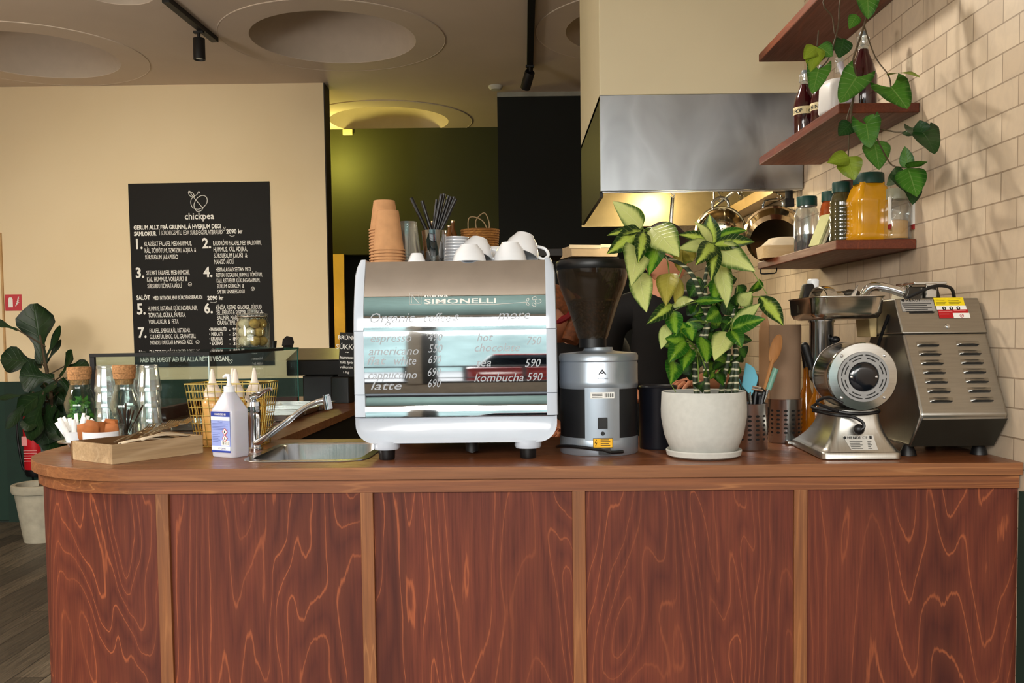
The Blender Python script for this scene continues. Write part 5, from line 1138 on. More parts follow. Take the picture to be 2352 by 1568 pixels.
# ----------------------------------------------------------------- meat grinder
A_ = gz(1888, 1057); G0 = V((A_.x, A_.y, TOP + .0006))
mg = thing('meat_grinder', 'polished steel electric meat grinder with round vented motor end and loading tray', 'meat grinder', G0, -.06)
M_PST = metalmat('polished_steel', (204, 204, 202), .13, (4, 4, 60), .05)
M_PSB = metalmat('brushed_panel', (196, 194, 188), .34, (120, 3, 3), .1)
BW_, BD_ = .203, .33
def sect(z, ix0, ix1, iy0, iy1, r_=.02): return ring(BW_ - ix0 - ix1, BD_ - iy0 - iy1, r_, z, BW_ / 2 + (ix0 - ix1) / 2, BD_ / 2 + (iy0 - iy1) / 2)
prof = []
for i in range(12):
    u = i / 11; e_ = 1 - (1 - u) ** 2.1; prof.append(sect(.020 + .105 * u, .004 + .042 * e_, .004 + .042 * e_, .004 + .028 * e_, .004 + .10 * e_, .022))
MB().loft([sect(0, .004, .004, .004, .004), sect(.002, 0, 0, 0, 0), sect(.017, 0, 0, 0, 0), sect(.020, .003, .003, .003, .003)] + prof).build('pedestal', M_PSB, mg, angle=50)
MB().box(-.012, .03, BD_ - .01, BD_ + .03, 0, .012).build('rear_foot', M_PST, mg, bevel=.003)
C_ = Matrix.Translation((.103, 0, .212)) @ Matrix.Rotation(-PI / 2, 4, 'X')      # local +Z points back
C_ = Matrix.Translation((.103, .0, .212)) @ Matrix(((1, 0, 0, 0), (0, 0, 1, 0), (0, -1, 0, 0), (0, 0, 0, 1)))
MB().lathe([(.055, .004), (.085, .006), (.0875, .010), (.0875, .045), (.0865, .047), (.086, .155), (.0845, .158), (.0845, .162), (.08, .172), (.05, .182), (0, .182)], 64, C_).build('motor_housing', M_PST, mg, angle=30)
MB().torus(.0865, .0014, 64, 6, C_ @ Matrix.Translation((0, 0, .158))).build('housing_seam', M_CHROME, mg)
MB().lathe([(.0, .004), (.062, .004), (.064, .0), (.0635, -.002), (.038, -.002), (.038, .003)], 64, C_).build('vent_plate', mat('vent_plate_grey', (150, 150, 150), .4, .4, var=.02), mg)
q = MB()
for r_ in (.0555, .0475):
    for k_ in range(8):
        a0 = k_ * PI / 4 + .06 + (0 if r_ > .05 else .08); a1 = (k_ + 1) * PI / 4 - .06 - (0 if r_ > .05 else .08); pts = []
        for i in range(8):
            a = a0 + (a1 - a0) * i / 7
            for rr in (r_ - .0014, r_ + .0014): pts.append((rr * math.cos(a), rr * math.sin(a), -.0026))
        q.surf(pts, 8, 2, 0, None, C_)
q.build('vent_slots', M_INK, mg, smooth=False)
MB().lathe([(0, -.004), (.020, -.004), (.034, -.002), (.037, .001)], 40, C_).build('fan_cap', mat('glossy_black', (12, 14, 22), .15, coat=.5), mg)
q = MB()
for a in range(4): q.sphere((.0755 * math.cos(PI / 4 + a * PI / 2), .0755 * math.sin(PI / 4 + a * PI / 2), .005), (.0042, .0042, .003), 12, 8, C_)
for s_ in (-1, 1): q.sphere((.031 * s_, 0, -.003), (.0036, .0036, .0025), 12, 8, C_)
q.build('screws', mat('bright_screw', (220, 220, 220), .25, .8), mg)
MB().cyl(.042, .16, .36, 40, C_ @ Matrix.Translation((0, -.0, 0))).cyl(.05, .30, .345, 40, C_).build('grinding_head', M_PST, mg)
TX, TY = .070, .27
MB().lathe([(.033, .20), (.033, .352), (.036, .356), (.036, .362), (0, .362)], 40, Matrix.Translation((TX, TY, 0))).build('feed_tube', metalmat('tube_steel', (214, 216, 220), .2, (60, 60, 3), .1), mg)
tc_ = (.105, .27)
def tr_(w, d, r_, z): return ring(w, d, r_, z, tc_[0], tc_[1], 6)
MB().loft([tr_(.15, .25, .03, .360), tr_(.175, .275, .035, .364), tr_(.19, .29, .04, .378), tr_(.196, .296, .042, .418), tr_(.204, .304, .045, .420), tr_(.204, .304, .045, .4215), tr_(.193, .293, .042, .420), tr_(.186, .286, .04, .38), tr_(.16, .26, .03, .368)], cap0=True, cap1=True).build('loading_tray', metalmat('tray_steel', (206, 200, 190), .2, (4, 4, 40), .08), mg, angle=60)
lk = MB().rod((.026, .2, .225), (.006, .2, .288), .010, 14, .012).sphere((.006, .2, .288), .0115, 12, 8).rod((.026, .2, .228), (.07, .2, .214), .007, 10).build('lock_lever', M_BLACK, mg)
MB().sphere((.10, .24, .305), (.013, .013, .010), 14, 8).cyl(.006, .25, .31, 10, Matrix.Translation((.10, .24, 0))).build('locking_knob', M_BLACK, mg)
pl_ = MB().loft([[(.066, .018, .080), (.143, .018, .080), (.150, .004, .026), (.073, .004, .026)], [(.066, .024, .080), (.143, .024, .080), (.150, .010, .026), (.073, .010, .026)]])
def pedy(z):
    u = (z - .020) / .105; return .004 + .028 * (1 - (1 - u) ** 2.1)
q = MB(); pts = []
for i in range(8):
    z = .025 + .036 * i / 7
    for x in (.075 - .018 * i / 7, .142 - .008 * i / 7): pts.append((x, pedy(z) - .0012, z))
rp = MB().surf(pts, 8, 2).build('rating_plate', mat('plate_grey', (196, 194, 188), .4, .2, var=.02), mg)
q = MB()
def onped(z): return Matrix.Translation((0, pedy(z) - .0022, z)) @ Matrix.Rotation(-math.atan((pedy(z + .004) - pedy(z)) / .004), 4, 'X')
M1 = onped(.052); q.text('HENDI', .0095, M1 @ Matrix.Translation((.068, 0, 0)) @ XZ, 0, 'LEFT', .0003, 0, 1.25); q.cyl(.0038, -.0002, .0004, 16, M1 @ Matrix.Translation((.0625, 0, .0035)) @ Matrix.Rotation(PI / 2, 4, 'X')); q.text('CE', .010, M1 @ Matrix.Translation((.106, 0, 0)) @ XZ, 0, 'LEFT', 0, 0, 1.2)
q.box(.124, .13, 0, .0006, 0, .008, M1)
for i in range(5):
    M1 = onped(.045 - i * .0042); q.box(.073 + i * .0006, .105 - .006 * (i % 2), 0, .0006, 0, .0012, M1); q.box(.118, .128 - .003 * (i % 2), 0, .0006, 0, .0012, M1)
q.build('plate_print', M_INK, rp, smooth=False)
MB().tube(smooth_path([(.01, .10, .135), (-.01, .05, .13), (.03, .02, .125), (.09, .01, .117), (.15, .03, .12), (.16, .10, .125)], 6), .0045, 8).tube(smooth_path([(-.008, .06, .122), (.03, .012, .115), (.075, .004, .110), (.098, -.004, .098), (.102, -.008, .085), (.094, -.008, .078)], 6), .004, 8).tube(smooth_path([(.05, -.006, .145), (.02, .01, .16), (-.005, .03, .145), (.04, .0, .125)], 6), .004, 8).build('power_cord', M_BLACK, mg)
MB().sphere((.092, .0, .078), (.014, .012, .014), 14, 10).build('cord_gland', M_BLACK, mg)
# loose attachments lying in the tray
Tm = Matrix.Translation(G0) @ Matrix.Rotation(-.06, 4, 'Z'); TZ = .381
o = thing('meat_pusher', 'white plastic meat pusher standing in the grinder tray', 'pusher', Tm @ V((.062, .33, TZ)))
MB().cyl(.016, 0, .085, 24).lathe([(.0165, .085), (.0165, .094), (.013, .098), (0, .098)], 24).build('pusher_rod', M_WHITEP, o)
o = place(MB().loft([ring(.05, .035, .004, 0), ring(.05, .034, .004, .02), ring(.026, .03, .004, .078), ring(.02, .024, .004, .082)]).build('sausage_funnel', M_BLACK), 'black angular plastic funnel at the left of the grinder tray', 'funnel', Tm @ V((.034, .28, TZ - .0)), .1)
o = place(MB().lathe([(.030, -.018), (.034, -.020), (.036, 0), (.034, .020), (.030, .018), (.030, -.018)], 32, Matrix.Rotation(PI / 2, 4, 'Y')).build('locking_ring', M_PST), 'shiny steel locking ring lying in the grinder tray', 'ring', Tm @ V((.062, .225, TZ + .0365)), .5)
o = place(MB().lathe([(.024, -.012), (.029, -.012), (.029, .012), (.024, .012), (.024, -.012)], 28, Matrix.Rotation(PI / 2, 4, 'Y')).build('cutting_plate', M_PST), 'smaller steel cutting plate beside the locking ring', 'plate', Tm @ V((.100, .24, TZ + .0295)), .3)
q = MB()
q.loft([[(x, -.003, z) for x, z in ((-.042, .072), (-.02, .046), (.02, .046), (.042, .076), (.026, .014), (.012, 0), (-.012, 0), (-.026, .014))], [(x, .003, z) for x, z in ((-.042, .072), (-.02, .046), (.02, .046), (.042, .076), (.026, .014), (.012, 0), (-.012, 0), (-.026, .014))]])
o = place(q.build('cross_blade', M_PST, bevel=.001), 'curved steel blade lying at the middle of the grinder tray', 'blade', Tm @ V((.125, .25, TZ)), .1)
o = place(MB().tube(smooth_path([(-.03, 0, .05), (0, 0, .054), (.035, 0, .05), (.05, 0, .03)], 5), [.008] * 6 + [.012] * 5 + [.007] * 5, 12).build('spare_worm', mat('dark_steel', (70, 66, 60), .3, .8)), 'dark steel feed screw lying at the right of the grinder tray', 'screw', Tm @ V((.145, .30, TZ)), .1)
# ----------------------------------------------------------------- vegetable cutter
def vw(x0, y): return V((x0 - WA * y, y, 0))
vc = thing('vegetable_cutter', 'grey steel vegetable cutter with sloping louvred back by the tiled wall', 'vegetable cutter', (1.058 - WA * 2.4, 2.4, TOP + .0006), WA)
M_VC = metalmat('satin_grey_steel', (176, 174, 168), .34, (3, 90, 3), .08)
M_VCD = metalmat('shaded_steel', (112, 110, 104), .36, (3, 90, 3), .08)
VW = .222
def yz(t_): return (.088 - .160 * t_, .413 - .300 * t_)     # along the sloping face, top to bottom (y rel 2.4, z)
y0, z0 = yz(0); y1, z1 = yz(.315); y2, z2 = yz(1.)
def sect_x(poly_, x0, x1, ins=.0, r_=0.): return [[(x, y, z) for y, z in poly_] for x in (x0, x1)]
low = [(y1, z1), (y2 + .006, z2 + .012), (y2, z2), (y2 + .004, z2 - .006), (-.006, .026), (.34, .026), (.34, .20), (.25, z1)]
MB().loft(sect_x(low, 0, VW)).build('lower_housing', M_VC, vc, bevel=.010, seg=4, angle=50)
MB().loft([[(x, y2 - .0015, z2 - .010), (x, y2 + .002, z2 - .012), (x, -.005, .027), (x, -.0085, .027)] for x in (.003, VW - .003)]).build('lower_front', mat('base_shade_tone', (44, 44, 38), .4, .2), vc, smooth=False)  # added thin sheet, shade of the down-facing front put into its colour
hd = [(y0, z0), (y1, z1 + .001), (.27, z1 + .001), (.20, z0)]
MB().loft(sect_x(hd, -.002, VW + .002)).build('upper_hood', M_VC, vc, bevel=.004, seg=3, angle=50)
nrm_ = V((0, -.300, .160)).normalized() * -1; nrm_ = V((0, -.882, .470))
def onface(t_, x, e_=.001): y, z = yz(t_); return V((x, y, z)) + nrm_ * e_
Mf = lambda t_, x, e_=.0015: Matrix.Translation(onface(t_, x, e_)) @ Matrix.Rotation(-math.atan2(.160, .300), 4, 'X') @ XZ
FR = Matrix.Rotation(-math.atan2(.160, .300), 4, 'X')
lou = None
for c_ in range(2):
    for r_ in range(7):
        x = .060 + c_ * .104; t_ = .415 + r_ * .0785
        if lou is None:
            q = MB()
            rr = []
            for i in range(9):
                u = -1 + 2 * i / 8; w = .030 * u; hgt = .0065 * (1 - abs(u) ** 3) + .0003
                rr.append([(w, 0, -.001), (w, -hgt * .5, -.001), (w, -hgt, .0015), (w, -hgt * .6, .006), (w, 0, .011)])
            q.loft(rr); q.box(-.026, .026, -.0052, -.0008, -.0024, -.0004, None, 1); lou = q.build('louvre', [M_VC, M_INK], vc, angle=60)
            lo = lou
        else: lo = lou.copy(); COL.objects.link(lo); lo.parent = vc
        lo.location = onface(t_, x, .0004); lo.rotation_euler = (-math.atan2(.160, .300), 0, 0)
MB().sphere((0, 0, 0), (.0075, .0075, .004), 18, 8, Matrix.Translation(onface(.252, .122)) @ FR @ Matrix.Rotation(PI / 2, 4, 'X')).build('lock_screw', M_CHROME, vc)
st_ = MB().box(.012, .10, -.0006, .0004, -.030, .004, Matrix.Translation(onface(.028, 0, .001)) @ FR).build('rating_sticker', mat('silver_sticker', (170, 170, 168), .35, .3, var=.02), vc, smooth=False)
q = MB(); q.text('HENDI', .0105, Mf(.03, .026, .002), 0, 'LEFT', .0004, 0, 1.3); q.cyl(.0042, -.0003, .0003, 16, Mf(.03, .019, .002) @ Matrix.Translation((0, .0036, 0))); q.text('Tools for Chefs', .006, Mf(.03, .066, .002), 0)
for i in range(5): q.box(.014 + .002 * i, .092 - .012 * (i % 2), 0, .0006, -.001, .0006, Matrix.Translation(onface(.05 + i * .017, 0, .0022)) @ FR)
q.box(.03, .095, 0, .0006, -.003, .0006, Matrix.Translation(onface(.125, 0, .0022)) @ FR)
q.build('sticker_print', M_INK, st_, smooth=False)
ws = MB()
def fr(x0, x1, t0, t1, mi, e_): 
    P_ = [onface(t0, x0, e_), onface(t0, x1, e_), onface(t1, x1, e_), onface(t1, x0, e_)]; ws.add(P_, [(0, 1, 2, 3)], None, mi)
sk_ = .004
_fr = fr
def fr(a, b, c, d, mi, e_): _fr(a - .002, b + .004, c * .8, d * .8, mi, e_)
fr(.104, .178, -.002, .090, 0, .0014); fr(.106, .180, .090, .132, 1, .0014); fr(.108, .182, .132, .228, 2, .0014); fr(.146, .184, .172, .228, 1, .0018)
for i in range(4): fr(.108, .130 - .004 * (i % 2), .012 + i * .018, .016 + i * .018, 3, .0018); fr(.142, .170 - .006 * (i % 2), .012 + i * .018, .016 + i * .018, 3, .0018)
fr(.11, .14, .15, .155, 4, .0018); fr(.11, .13, .18, .185, 4, .0018); fr(.15, .176, .145, .149, 4, .0018)
for i in range(3): ws.cyl(.0052, -.0002, .0004, 18, Mf(.094, .124 + i * .019, .0018), 3); ws.box(-.0012, .0012, -.003, .003, .0004, .0007, Mf(.094, .124 + i * .019, .0018), 1)
ws.lathe([(.0042, 0), (.0054, 0), (.0054, .0004), (.0042, .0004)], 20, Mf(.162, .166, .002), 2); ws.box(-.004, .004, -.0006, .0006, .0003, .0006, Mf(.162, .166, .002) @ Matrix.Rotation(.8, 4, 'Z'), 2)
ws.build('warning_stickers', [mat('sticker_yellow', (240, 214, 20), .5, var=.02), M_WHITE, mat('sticker_red', (176, 16, 24), .5, var=.04), M_INK, mat('pale_red_print', (226, 150, 150), .5)], vc, smooth=False)
for x in (.012, .20):
    for y in (.03, .30): MB().lathe([(0, 0), (.022, 0), (.019, .012), (.012, .028), (0, .028)], 20, Matrix.Translation((x, y, 0))).build('foot', M_BLACK, vc)
MB().tube(smooth_path([(.185, .0, .060), (.200, -.022, .058), (.216, -.024, .060), (.222, -.006, .066), (.212, .005, .07)], 5), .0065, 10).build('cable_grip', M_BLACK, vc)
# chrome lever, feed plate and cable behind the hood
q = MB().tube(smooth_path([(-.045, .21, .385), (-.038, .20, .43), (-.02, .19, .45), (.02, .18, .445), (.06, .17, .43)], 6), .0125, 14).sphere((.068, .17, .432), (.02, .018, .022), 16, 10); q.build('pusher_handle', M_CHROME, vc)
MB().box(.07, .16, .13, .25, .452, .460).box(.10, .13, .125, .135, .415, .455).build('feed_plate', M_PST, vc, bevel=.002)
MB().loft([[(x, y, z) for x, z in ((.05, .41), (.15, .41), (.14, .447), (.06, .447))] for y in (.14, .24)]).build('feed_head', mat('dark_steel', (70, 66, 60), .3, .8), vc, bevel=.003)
MB().tube(smooth_path([(.03, .10, .412), (.07, .09, .432), (.11, .085, .446), (.15, .09, .44), (.165, .10, .415)], 6), .0045, 8).tube(smooth_path([(-.004, .12, .37), (-.012, .16, .30), (-.016, .20, .22), (-.012, .24, .14)], 6), .0045, 8).build('power_cord', M_BLACK, vc)
MB().loft([[(-.030, y, z), (-.002, y, z)] [::1] + [(-.002, y, z - .09), (-.02, y, z - .09)] for y, z in ((.20, .40), (.30, .40))]).build('discharge_chute', mat('ivory_plastic', (206, 180, 128), .5), vc, bevel=.003)

# ================================================================= wall shelves and what stands on them
M_SHELF = wood('reddish_shelf_wood', (106, 46, 18), (64, 25, 11), (140, 68, 30), 'Y', 5., 9., .12, .3, .45, .12, .5, .5)
def shelf(): return MB().box(-.25, -.001, 0, .87, 0, .030).build('wall_shelf', M_SHELF, smooth=False, bevel=.003)
s0 = place(shelf(), 'lowest reddish wooden wall shelf, lined with green lidded jars', 'shelf', (1.29 - WA * 2.88, 2.88, 1.650), WA, 'wooden wall shelves')
dup(s0, 'middle reddish wooden wall shelf carrying dark red bottles', (1.29 - WA * 2.866, 2.866, 2.062)); dup(s0, 'topmost wooden wall shelf, cut off by the photo edge', (1.29 - WA * 2.87, 2.87, 2.468))
M_SYR = mat('dark_red_syrup', (52, 8, 14), .08, coat=.5, var=.1)
M_GLID = mat('dark_green_lid', (12, 62, 54), .45, var=.05)
def swing_bottle(name, label, x0, y, z, r_, h_, grp, band=None):
    o = thing(name, label, 'bottle', wl3(x0, y, z + .0005), .0, grp)
    MB().lathe([(0, 0), (r_ * .95, 0), (r_, .006), (r_, h_ * .45), (r_ * .8, h_ * .58), (r_ * .45, h_ * .72), (r_ * .36, h_ * .78)], 32).build('bottle_body', M_SYR, o)
    MB().lathe([(r_ * .36, h_ * .78), (r_ * .34, h_ * .9), (r_ * .38, h_ * .92), (r_ * .38, h_ * .94), (0, h_ * .94)], 24).build('glass_neck', G_TUMB, o)
    MB().lathe([(r_ * .24, h_ * .94), (r_ * .28, h_ * .97), (r_ * .2, h_), (0, h_)], 18).build('stopper', mat('stopper_grey', (120, 130, 136), .3), o)
    MB().tube([(r_ * .42, 0, h_ * .82), (r_ * .44, 0, h_ * .93), (0, 0, h_ * .985), (-r_ * .44, 0, h_ * .93), (-r_ * .42, 0, h_ * .82)], .0012, 5).torus(r_ * .4, .0014, 20, 5, Matrix.Translation((0, 0, h_ * .82))).build('wire_clip', M_STEEL, o)
    if band:
        lb_ = MB().lathe([(r_ * 1.01, h_ * .30), (r_ * 1.012, h_ * .305), (r_ * 1.012, h_ * .41), (r_ * 1.01, h_ * .415)], 32).build('paper_band', mat('cream_label', (214, 200, 160), .7), o)
        q = MB()
        for i, ch in enumerate(band):
            a = -PI / 2 - .2 + (i - (len(band) - 1) / 2) * .26
            q.text(ch, h_ * .085, Matrix.Translation((r_ * 1.02 * math.cos(a), r_ * 1.02 * math.sin(a), h_ * .32)) @ Matrix.Rotation(a + PI / 2, 4, 'Z') @ XZ, 0, 'CENTER', .0003)
        q.build('band_lettering', M_INK, lb_, smooth=False)
Z2_ = 2.0925
swing_bottle('syrup_bottle', 'dark red swing top bottle with cream paper band, far left of the middle shelf', 1.085, 3.32, Z2_, .038, .225, 'dark red bottles on the middle shelf', 'SIROP 16 DES')
swing_bottle('syrup_bottle', 'dark red swing top bottle with cream paper band, just behind the white jug', 1.125, 3.26, Z2_, .038, .225, 'dark red bottles on the middle shelf', 'HINDBERJA')
swing_bottle('syrup_bottle', 'largest dark red swing top bottle, behind the trailing vine', 1.175, 3.02, Z2_, .044, .262, 'dark red bottles on the middle shelf')
jg = thing('white_jug', 'white squarish plastic jug with a clear stopper near the shelf corner', 'jug', wl3(1.108, 3.02, Z2_ + .0005), .25)
M_JUG = mat('white_jug_plastic', (218, 218, 220), .35, var=.02)
MB().loft([ring(.125, .085, .02, 0), ring(.134, .092, .022, .008), ring(.128, .09, .022, .085), ring(.11, .08, .03, .105), ring(.05, .05, .02, .112)]).build('jug_body', M_JUG, jg, angle=60)
MB().tube(smooth_path([(.0, -.046, .03), (-.005, -.052, .06), (-.008, -.045, .10), (-.012, -.02, .135), (-.014, -.01, .16)], 5), [.014] * 6 + [.012] * 6 + [.010] * 9, 14).build('jug_handle', mat('lavender_white', (190, 188, 204), .35), jg)
MB().lathe([(.013, .13), (.012, .165), (.015, .168), (.015, .176), (0, .18)], 20, Matrix.Translation((-.014, -.008, 0))).build('stopper', G_TUMB, jg)
def jar_(label, x0, y, z, r_, h_, lidm, bodym, fillm=None, ff=.5, grp='jars on the lowest shelf', sq=False, lidh=.030, ribs=False):
    o = thing('storage_jar', label, 'jar', wl3(x0, y, z + .0006), .1, grp); hb = h_ - lidh
    if sq:
        R4 = lambda a, z_: ring(2 * r_ * a, 2 * r_ * a * .9, r_ * .35 * a, z_)
        MB().loft([R4(.92, 0), R4(1, .006), R4(1, hb * .14), R4(.96, hb * .18), R4(.96, hb * .62), R4(1, hb * .66), R4(.98, hb * .74), R4(.8, hb * .92), R4(.7, hb * .95), R4(.7, hb)]).build('jar_body', bodym, o, angle=50)
    else:
        pr_ = [(0, 0), (r_ * .94, 0), (r_, .006)]
        if ribs:
            for i in range(5): pr_ += [(r_, hb * (.14 + i * .14)), (r_ * .95, hb * (.18 + i * .14)), (r_, hb * (.22 + i * .14))]
        else: pr_ += [(r_, hb * .74)]
        pr_ += [(r_ * .82, hb * .92), (r_ * .72, hb * .95), (r_ * .72, hb)]
        MB().lathe(pr_, 36).build('jar_body', bodym, o)
    MB().lathe([(0, hb - .004), (r_ * .80, hb - .004), (r_ * .81, hb), (r_ * .80, h_ - .003), (r_ * .76, h_), (0, h_)], 36, rib=.012, nrib=18).build('lid', lidm, o)
    if fillm: MB().lathe([(0, .004), (r_ * .93, .004), (r_ * .93, hb * ff), (r_ * .5, hb * (ff + .04)), (0, hb * (ff + .02))], 32, sy=.9 if sq else 1.).build('contents', fillm, o)
    return o
Z1_ = 1.6805
jar_('clear jar of dark seeds with a dark green lid, farthest jar on the lowest shelf', 1.095, 3.32, Z1_, .044, .195, M_GLID, G_TUMB, mat('dark_seeds', (52, 42, 36), .9, var=.4, vscale=200), .34)
jar_('orange red spice jar with a dark green lid, second along the lowest shelf', 1.15, 3.24, Z1_, .036, .20, M_GLID, mat('paprika_jar', (150, 66, 18), .12, coat=.4, var=.2, vscale=20))
jar_('jar with a brown lid standing at the back by the tiles', 1.215, 3.24, Z1_, .046, .235, mat('brown_lid', (84, 50, 36), .5), G_TUMB, mat('brown_beans', (90, 64, 44), .9, var=.4, vscale=120), .7)
jar_('ribbed olive brown jar with a dark green lid in front of the brown lidded jar', 1.115, 3.04, Z1_, .036, .20, M_GLID, mat('olive_jar', (66, 60, 34), .10, coat=.5, var=.3, vscale=30), ribs=True)
jar_('big bright orange jar of turmeric with a dark green lid', 1.178, 2.975, Z1_, .058, .215, M_GLID, mat('turmeric_jar', (206, 146, 16), .15, coat=.5, var=.06, vscale=20), sq=True)
o = jar_('small clear jar of yellow powder under the hanging vine, nearest the wall end', 1.246, 2.93, Z1_, .040, .16, mat('clear_lid', (150, 150, 130), .3), G_TUMB, mat('yellow_powder', (196, 140, 30), .7), .45, sq=True)
for s_ in (-.042, .035): MB().box(s_, s_ + .006, -.040, -.030, .045, .13).build('label_edge', M_WHITE, o, smooth=False)
for s_ in (-.042, .035): MB().box(s_, s_ + .006, -.0405, -.030, .03, .046).build('label_red_edge', mat('label_red', (140, 20, 20), .6), o, smooth=False)
# cards, napkin tray
for i, (dx, ma, l_) in enumerate(((0, mat('pale_green_card', (196, 196, 140), .8), 'pale green card packet leaning against the jars, front one'), (.014, mat('cream_card', (214, 204, 168), .8), 'cream card packet leaning against the jars, middle one'), (.030, mat('dark_card', (44, 40, 34), .7), 'dark card packet leaning against the jars, back one'))):
    place(MB().box(-.004, .004, -.03, .03, 0, .115).build('card_packet', ma, smooth=False, bevel=.001), l_, 'card', wl3(1.058 + dx, 3.13, Z1_ + .004), .25, 'card packets on the lowest shelf', ry=.42)
nt_ = place(MB().loft([ring(.19, .14, .03, 0), ring(.20, .15, .03, .045), ring(.19, .14, .028, .045), ring(.18, .13, .025, .01)]).build('napkin_tray', wood('light_tray_wood', (206, 176, 128), (170, 136, 90), (222, 198, 156), 'X', 8., 6., .2, .3, .6, .15, .3, .3)), 'pale wooden tray of napkins at the far end of the lowest shelf', 'tray', wl3(1.105, 3.60, Z1_ + .0005), 0)
q = MB(); q.loft([ring(.17, .12, .03, .012), ring(.17, .12, .03, .05), ring(.12, .09, .03, .075), ring(.06, .05, .02, .08)])
place(q.build('napkin_pile', mat('cream_cloth', (216, 200, 172), .9, var=.05, vscale=12, bump=.3, bscale=25)), 'soft pile of cream napkins in the pale wooden tray', 'napkins', wl3(1.105, 3.60, Z1_ + .002), 0)
hk = thing('shelf_hook', 'dark wire hook hanging under the far end of the lowest shelf', 'hook', wl3(1.06, 3.66, 1.65), WA)
MB().tube(smooth_path([(-.03, 0, 0), (-.034, 0, -.012), (-.03, 0, -.022), (0, 0, -.022), (.024, 0, -.02), (.03, 0, -.01), (.03, 0, 0)], 4), .0025, 6).build('wire', M_MBLACK, hk)
# trailing arrowhead vine, its pot on the top shelf
vy = 2.80; vp0 = wl3(1.165, 3.02, 2.4985); vn = thing('arrowhead_vine', 'trailing arrowhead vine with veined green leaves hanging past the wall shelves', 'plant', vp0)
MB().lathe([(0, 0), (.055, 0), (.07, .11), (.074, .112), (.074, .125), (.066, .125), (.064, .1), (0, .1)], 32).build('pot', M_POT, vn)
def vq(px, py, dy=0.): return gy(px, py, min(vy, 2130 * 1.15 / max(px - 1150, 300)) + dy * .6) - vp0
M_VINE = mat('vine_stem', (70, 56, 34), .7, var=.2)
VS = [[(2010, -60), (1992, 30), (1978, 80), (1966, 115), (1960, 140), (1966, 180), (1960, 225), (1955, 262), (1962, 285), (1990, 292), (2012, 312)], [(1960, 225), (1948, 262), (1942, 285)], [(1895, -10), (1912, 40), (1918, 78), (1935, 90)], [(1935, -20), (1925, 60), (1905, 130), (1880, 160)], [(1995, 290), (2040, 300), (2085, 305), (2112, 306)], [(2012, 312), (2030, 350), (2050, 380), (2085, 385)], [(1955, 262), (1950, 320), (1948, 362)], [(1880, 70), (1877, 105)], [(1985, 60), (2010, 130), (2040, 172), (2046, 200)]]
for i, s_ in enumerate(VS):
    P_ = [vq(x, y, .02 * math.sin(i + j)) for j, (x, y) in enumerate(s_)]
    if i in (0, 2, 3): P_ = [V((0, -.06, .125))] + P_
    MB().tube(smooth_path(P_, 5), .0035 if i == 0 else .0022, 6).build('stem', M_VINE, vn)
VL = [((1990, -25), (1994, 44), 78, 1, -.02, 1), ((1968, 34), (1950, 66), 30, 1, 0, 0), ((1877, 108), (1846, 136), 40, 0, 0, 0), ((1880, 106), (1912, 130), 44, 1, 0, 0), ((1878, 110), (1862, 165), 44, 0, -.01, 0), ((1880, 158), (1866, 215), 62, 1, -.03, 1), ((1938, 88), (1926, 134), 46, 2, .02, 0),
      ((1968, 176), (1929, 236), 78, 1, -.05, 1), ((2046, 200), (2084, 250), 84, 1, -.05, 1), ((2040, 174), (2113, 178), 30, 0, .0, 0), ((1956, 282), (1926, 312), 42, 2, .0, 0), ((1990, 285), (1998, 340), 72, 1, -.04, 1), ((1990, 285), (2008, 262), 26, 1, -.02, 0), ((2006, 322), (2019, 390), 66, 1, .0, 0), ((2118, 304), (2146, 354), 74, 2, .0, 1), ((2116, 305), (2072, 304), 32, 2, .0, 0), ((2118, 304), (2112, 276), 34, 2, 0, 0),
      ((1950, 360), (1900, 374), 40, 0, -.02, 0), ((1946, 360), (1962, 414), 56, 0, -.02, 0), ((2085, 386), (2106, 452), 62, 1, -.03, 0), ((2085, 386), (2078, 336), 30, 1, -.02, 0), ((2085, 386), (2130, 371), 28, 1, -.02, 0), ((2075, 390), (2036, 425), 34, 2, .02, 0), ((2095, 420), (2096, 470), 40, 2, .02, 0), ((2060, 400), (2078, 440), 40, 2, .0, 0)]
VK = [leafmat('lime_vine_leaf', (104, 124, 24), (126, 150, 40), (160, 178, 76), .4, .6, 7., .4), leafmat('veined_vine_leaf', (34, 80, 20), (66, 116, 36), (140, 170, 92), .4, .75, 7., .3), leafmat('dark_vine_leaf', (12, 44, 14), (22, 62, 20), (60, 104, 48), .4, .8, 7., .3)]
fol = [MB() for _ in VK]
for i, (b, t_, w, kd, dy, arr) in enumerate(VL):
    B = vq(*b, dy); T = vq(*t_, dy - .03)
    leaf_geo(fol[kd], B, T, V((rnd.uniform(-.45, .1), -1, rnd.uniform(.1, .6))), w * vy / F, sh_arrow if arr else sh_ovate, 12, 9, .10, rnd.uniform(.0, .06), .05, lobes=.42 if arr else 0., phase=i)
mm_ = MB()
for i, f_ in enumerate(fol): mm_.add(f_.v, f_.f, None, i, f_.uv)
mm_.build('foliage', VK, vn)

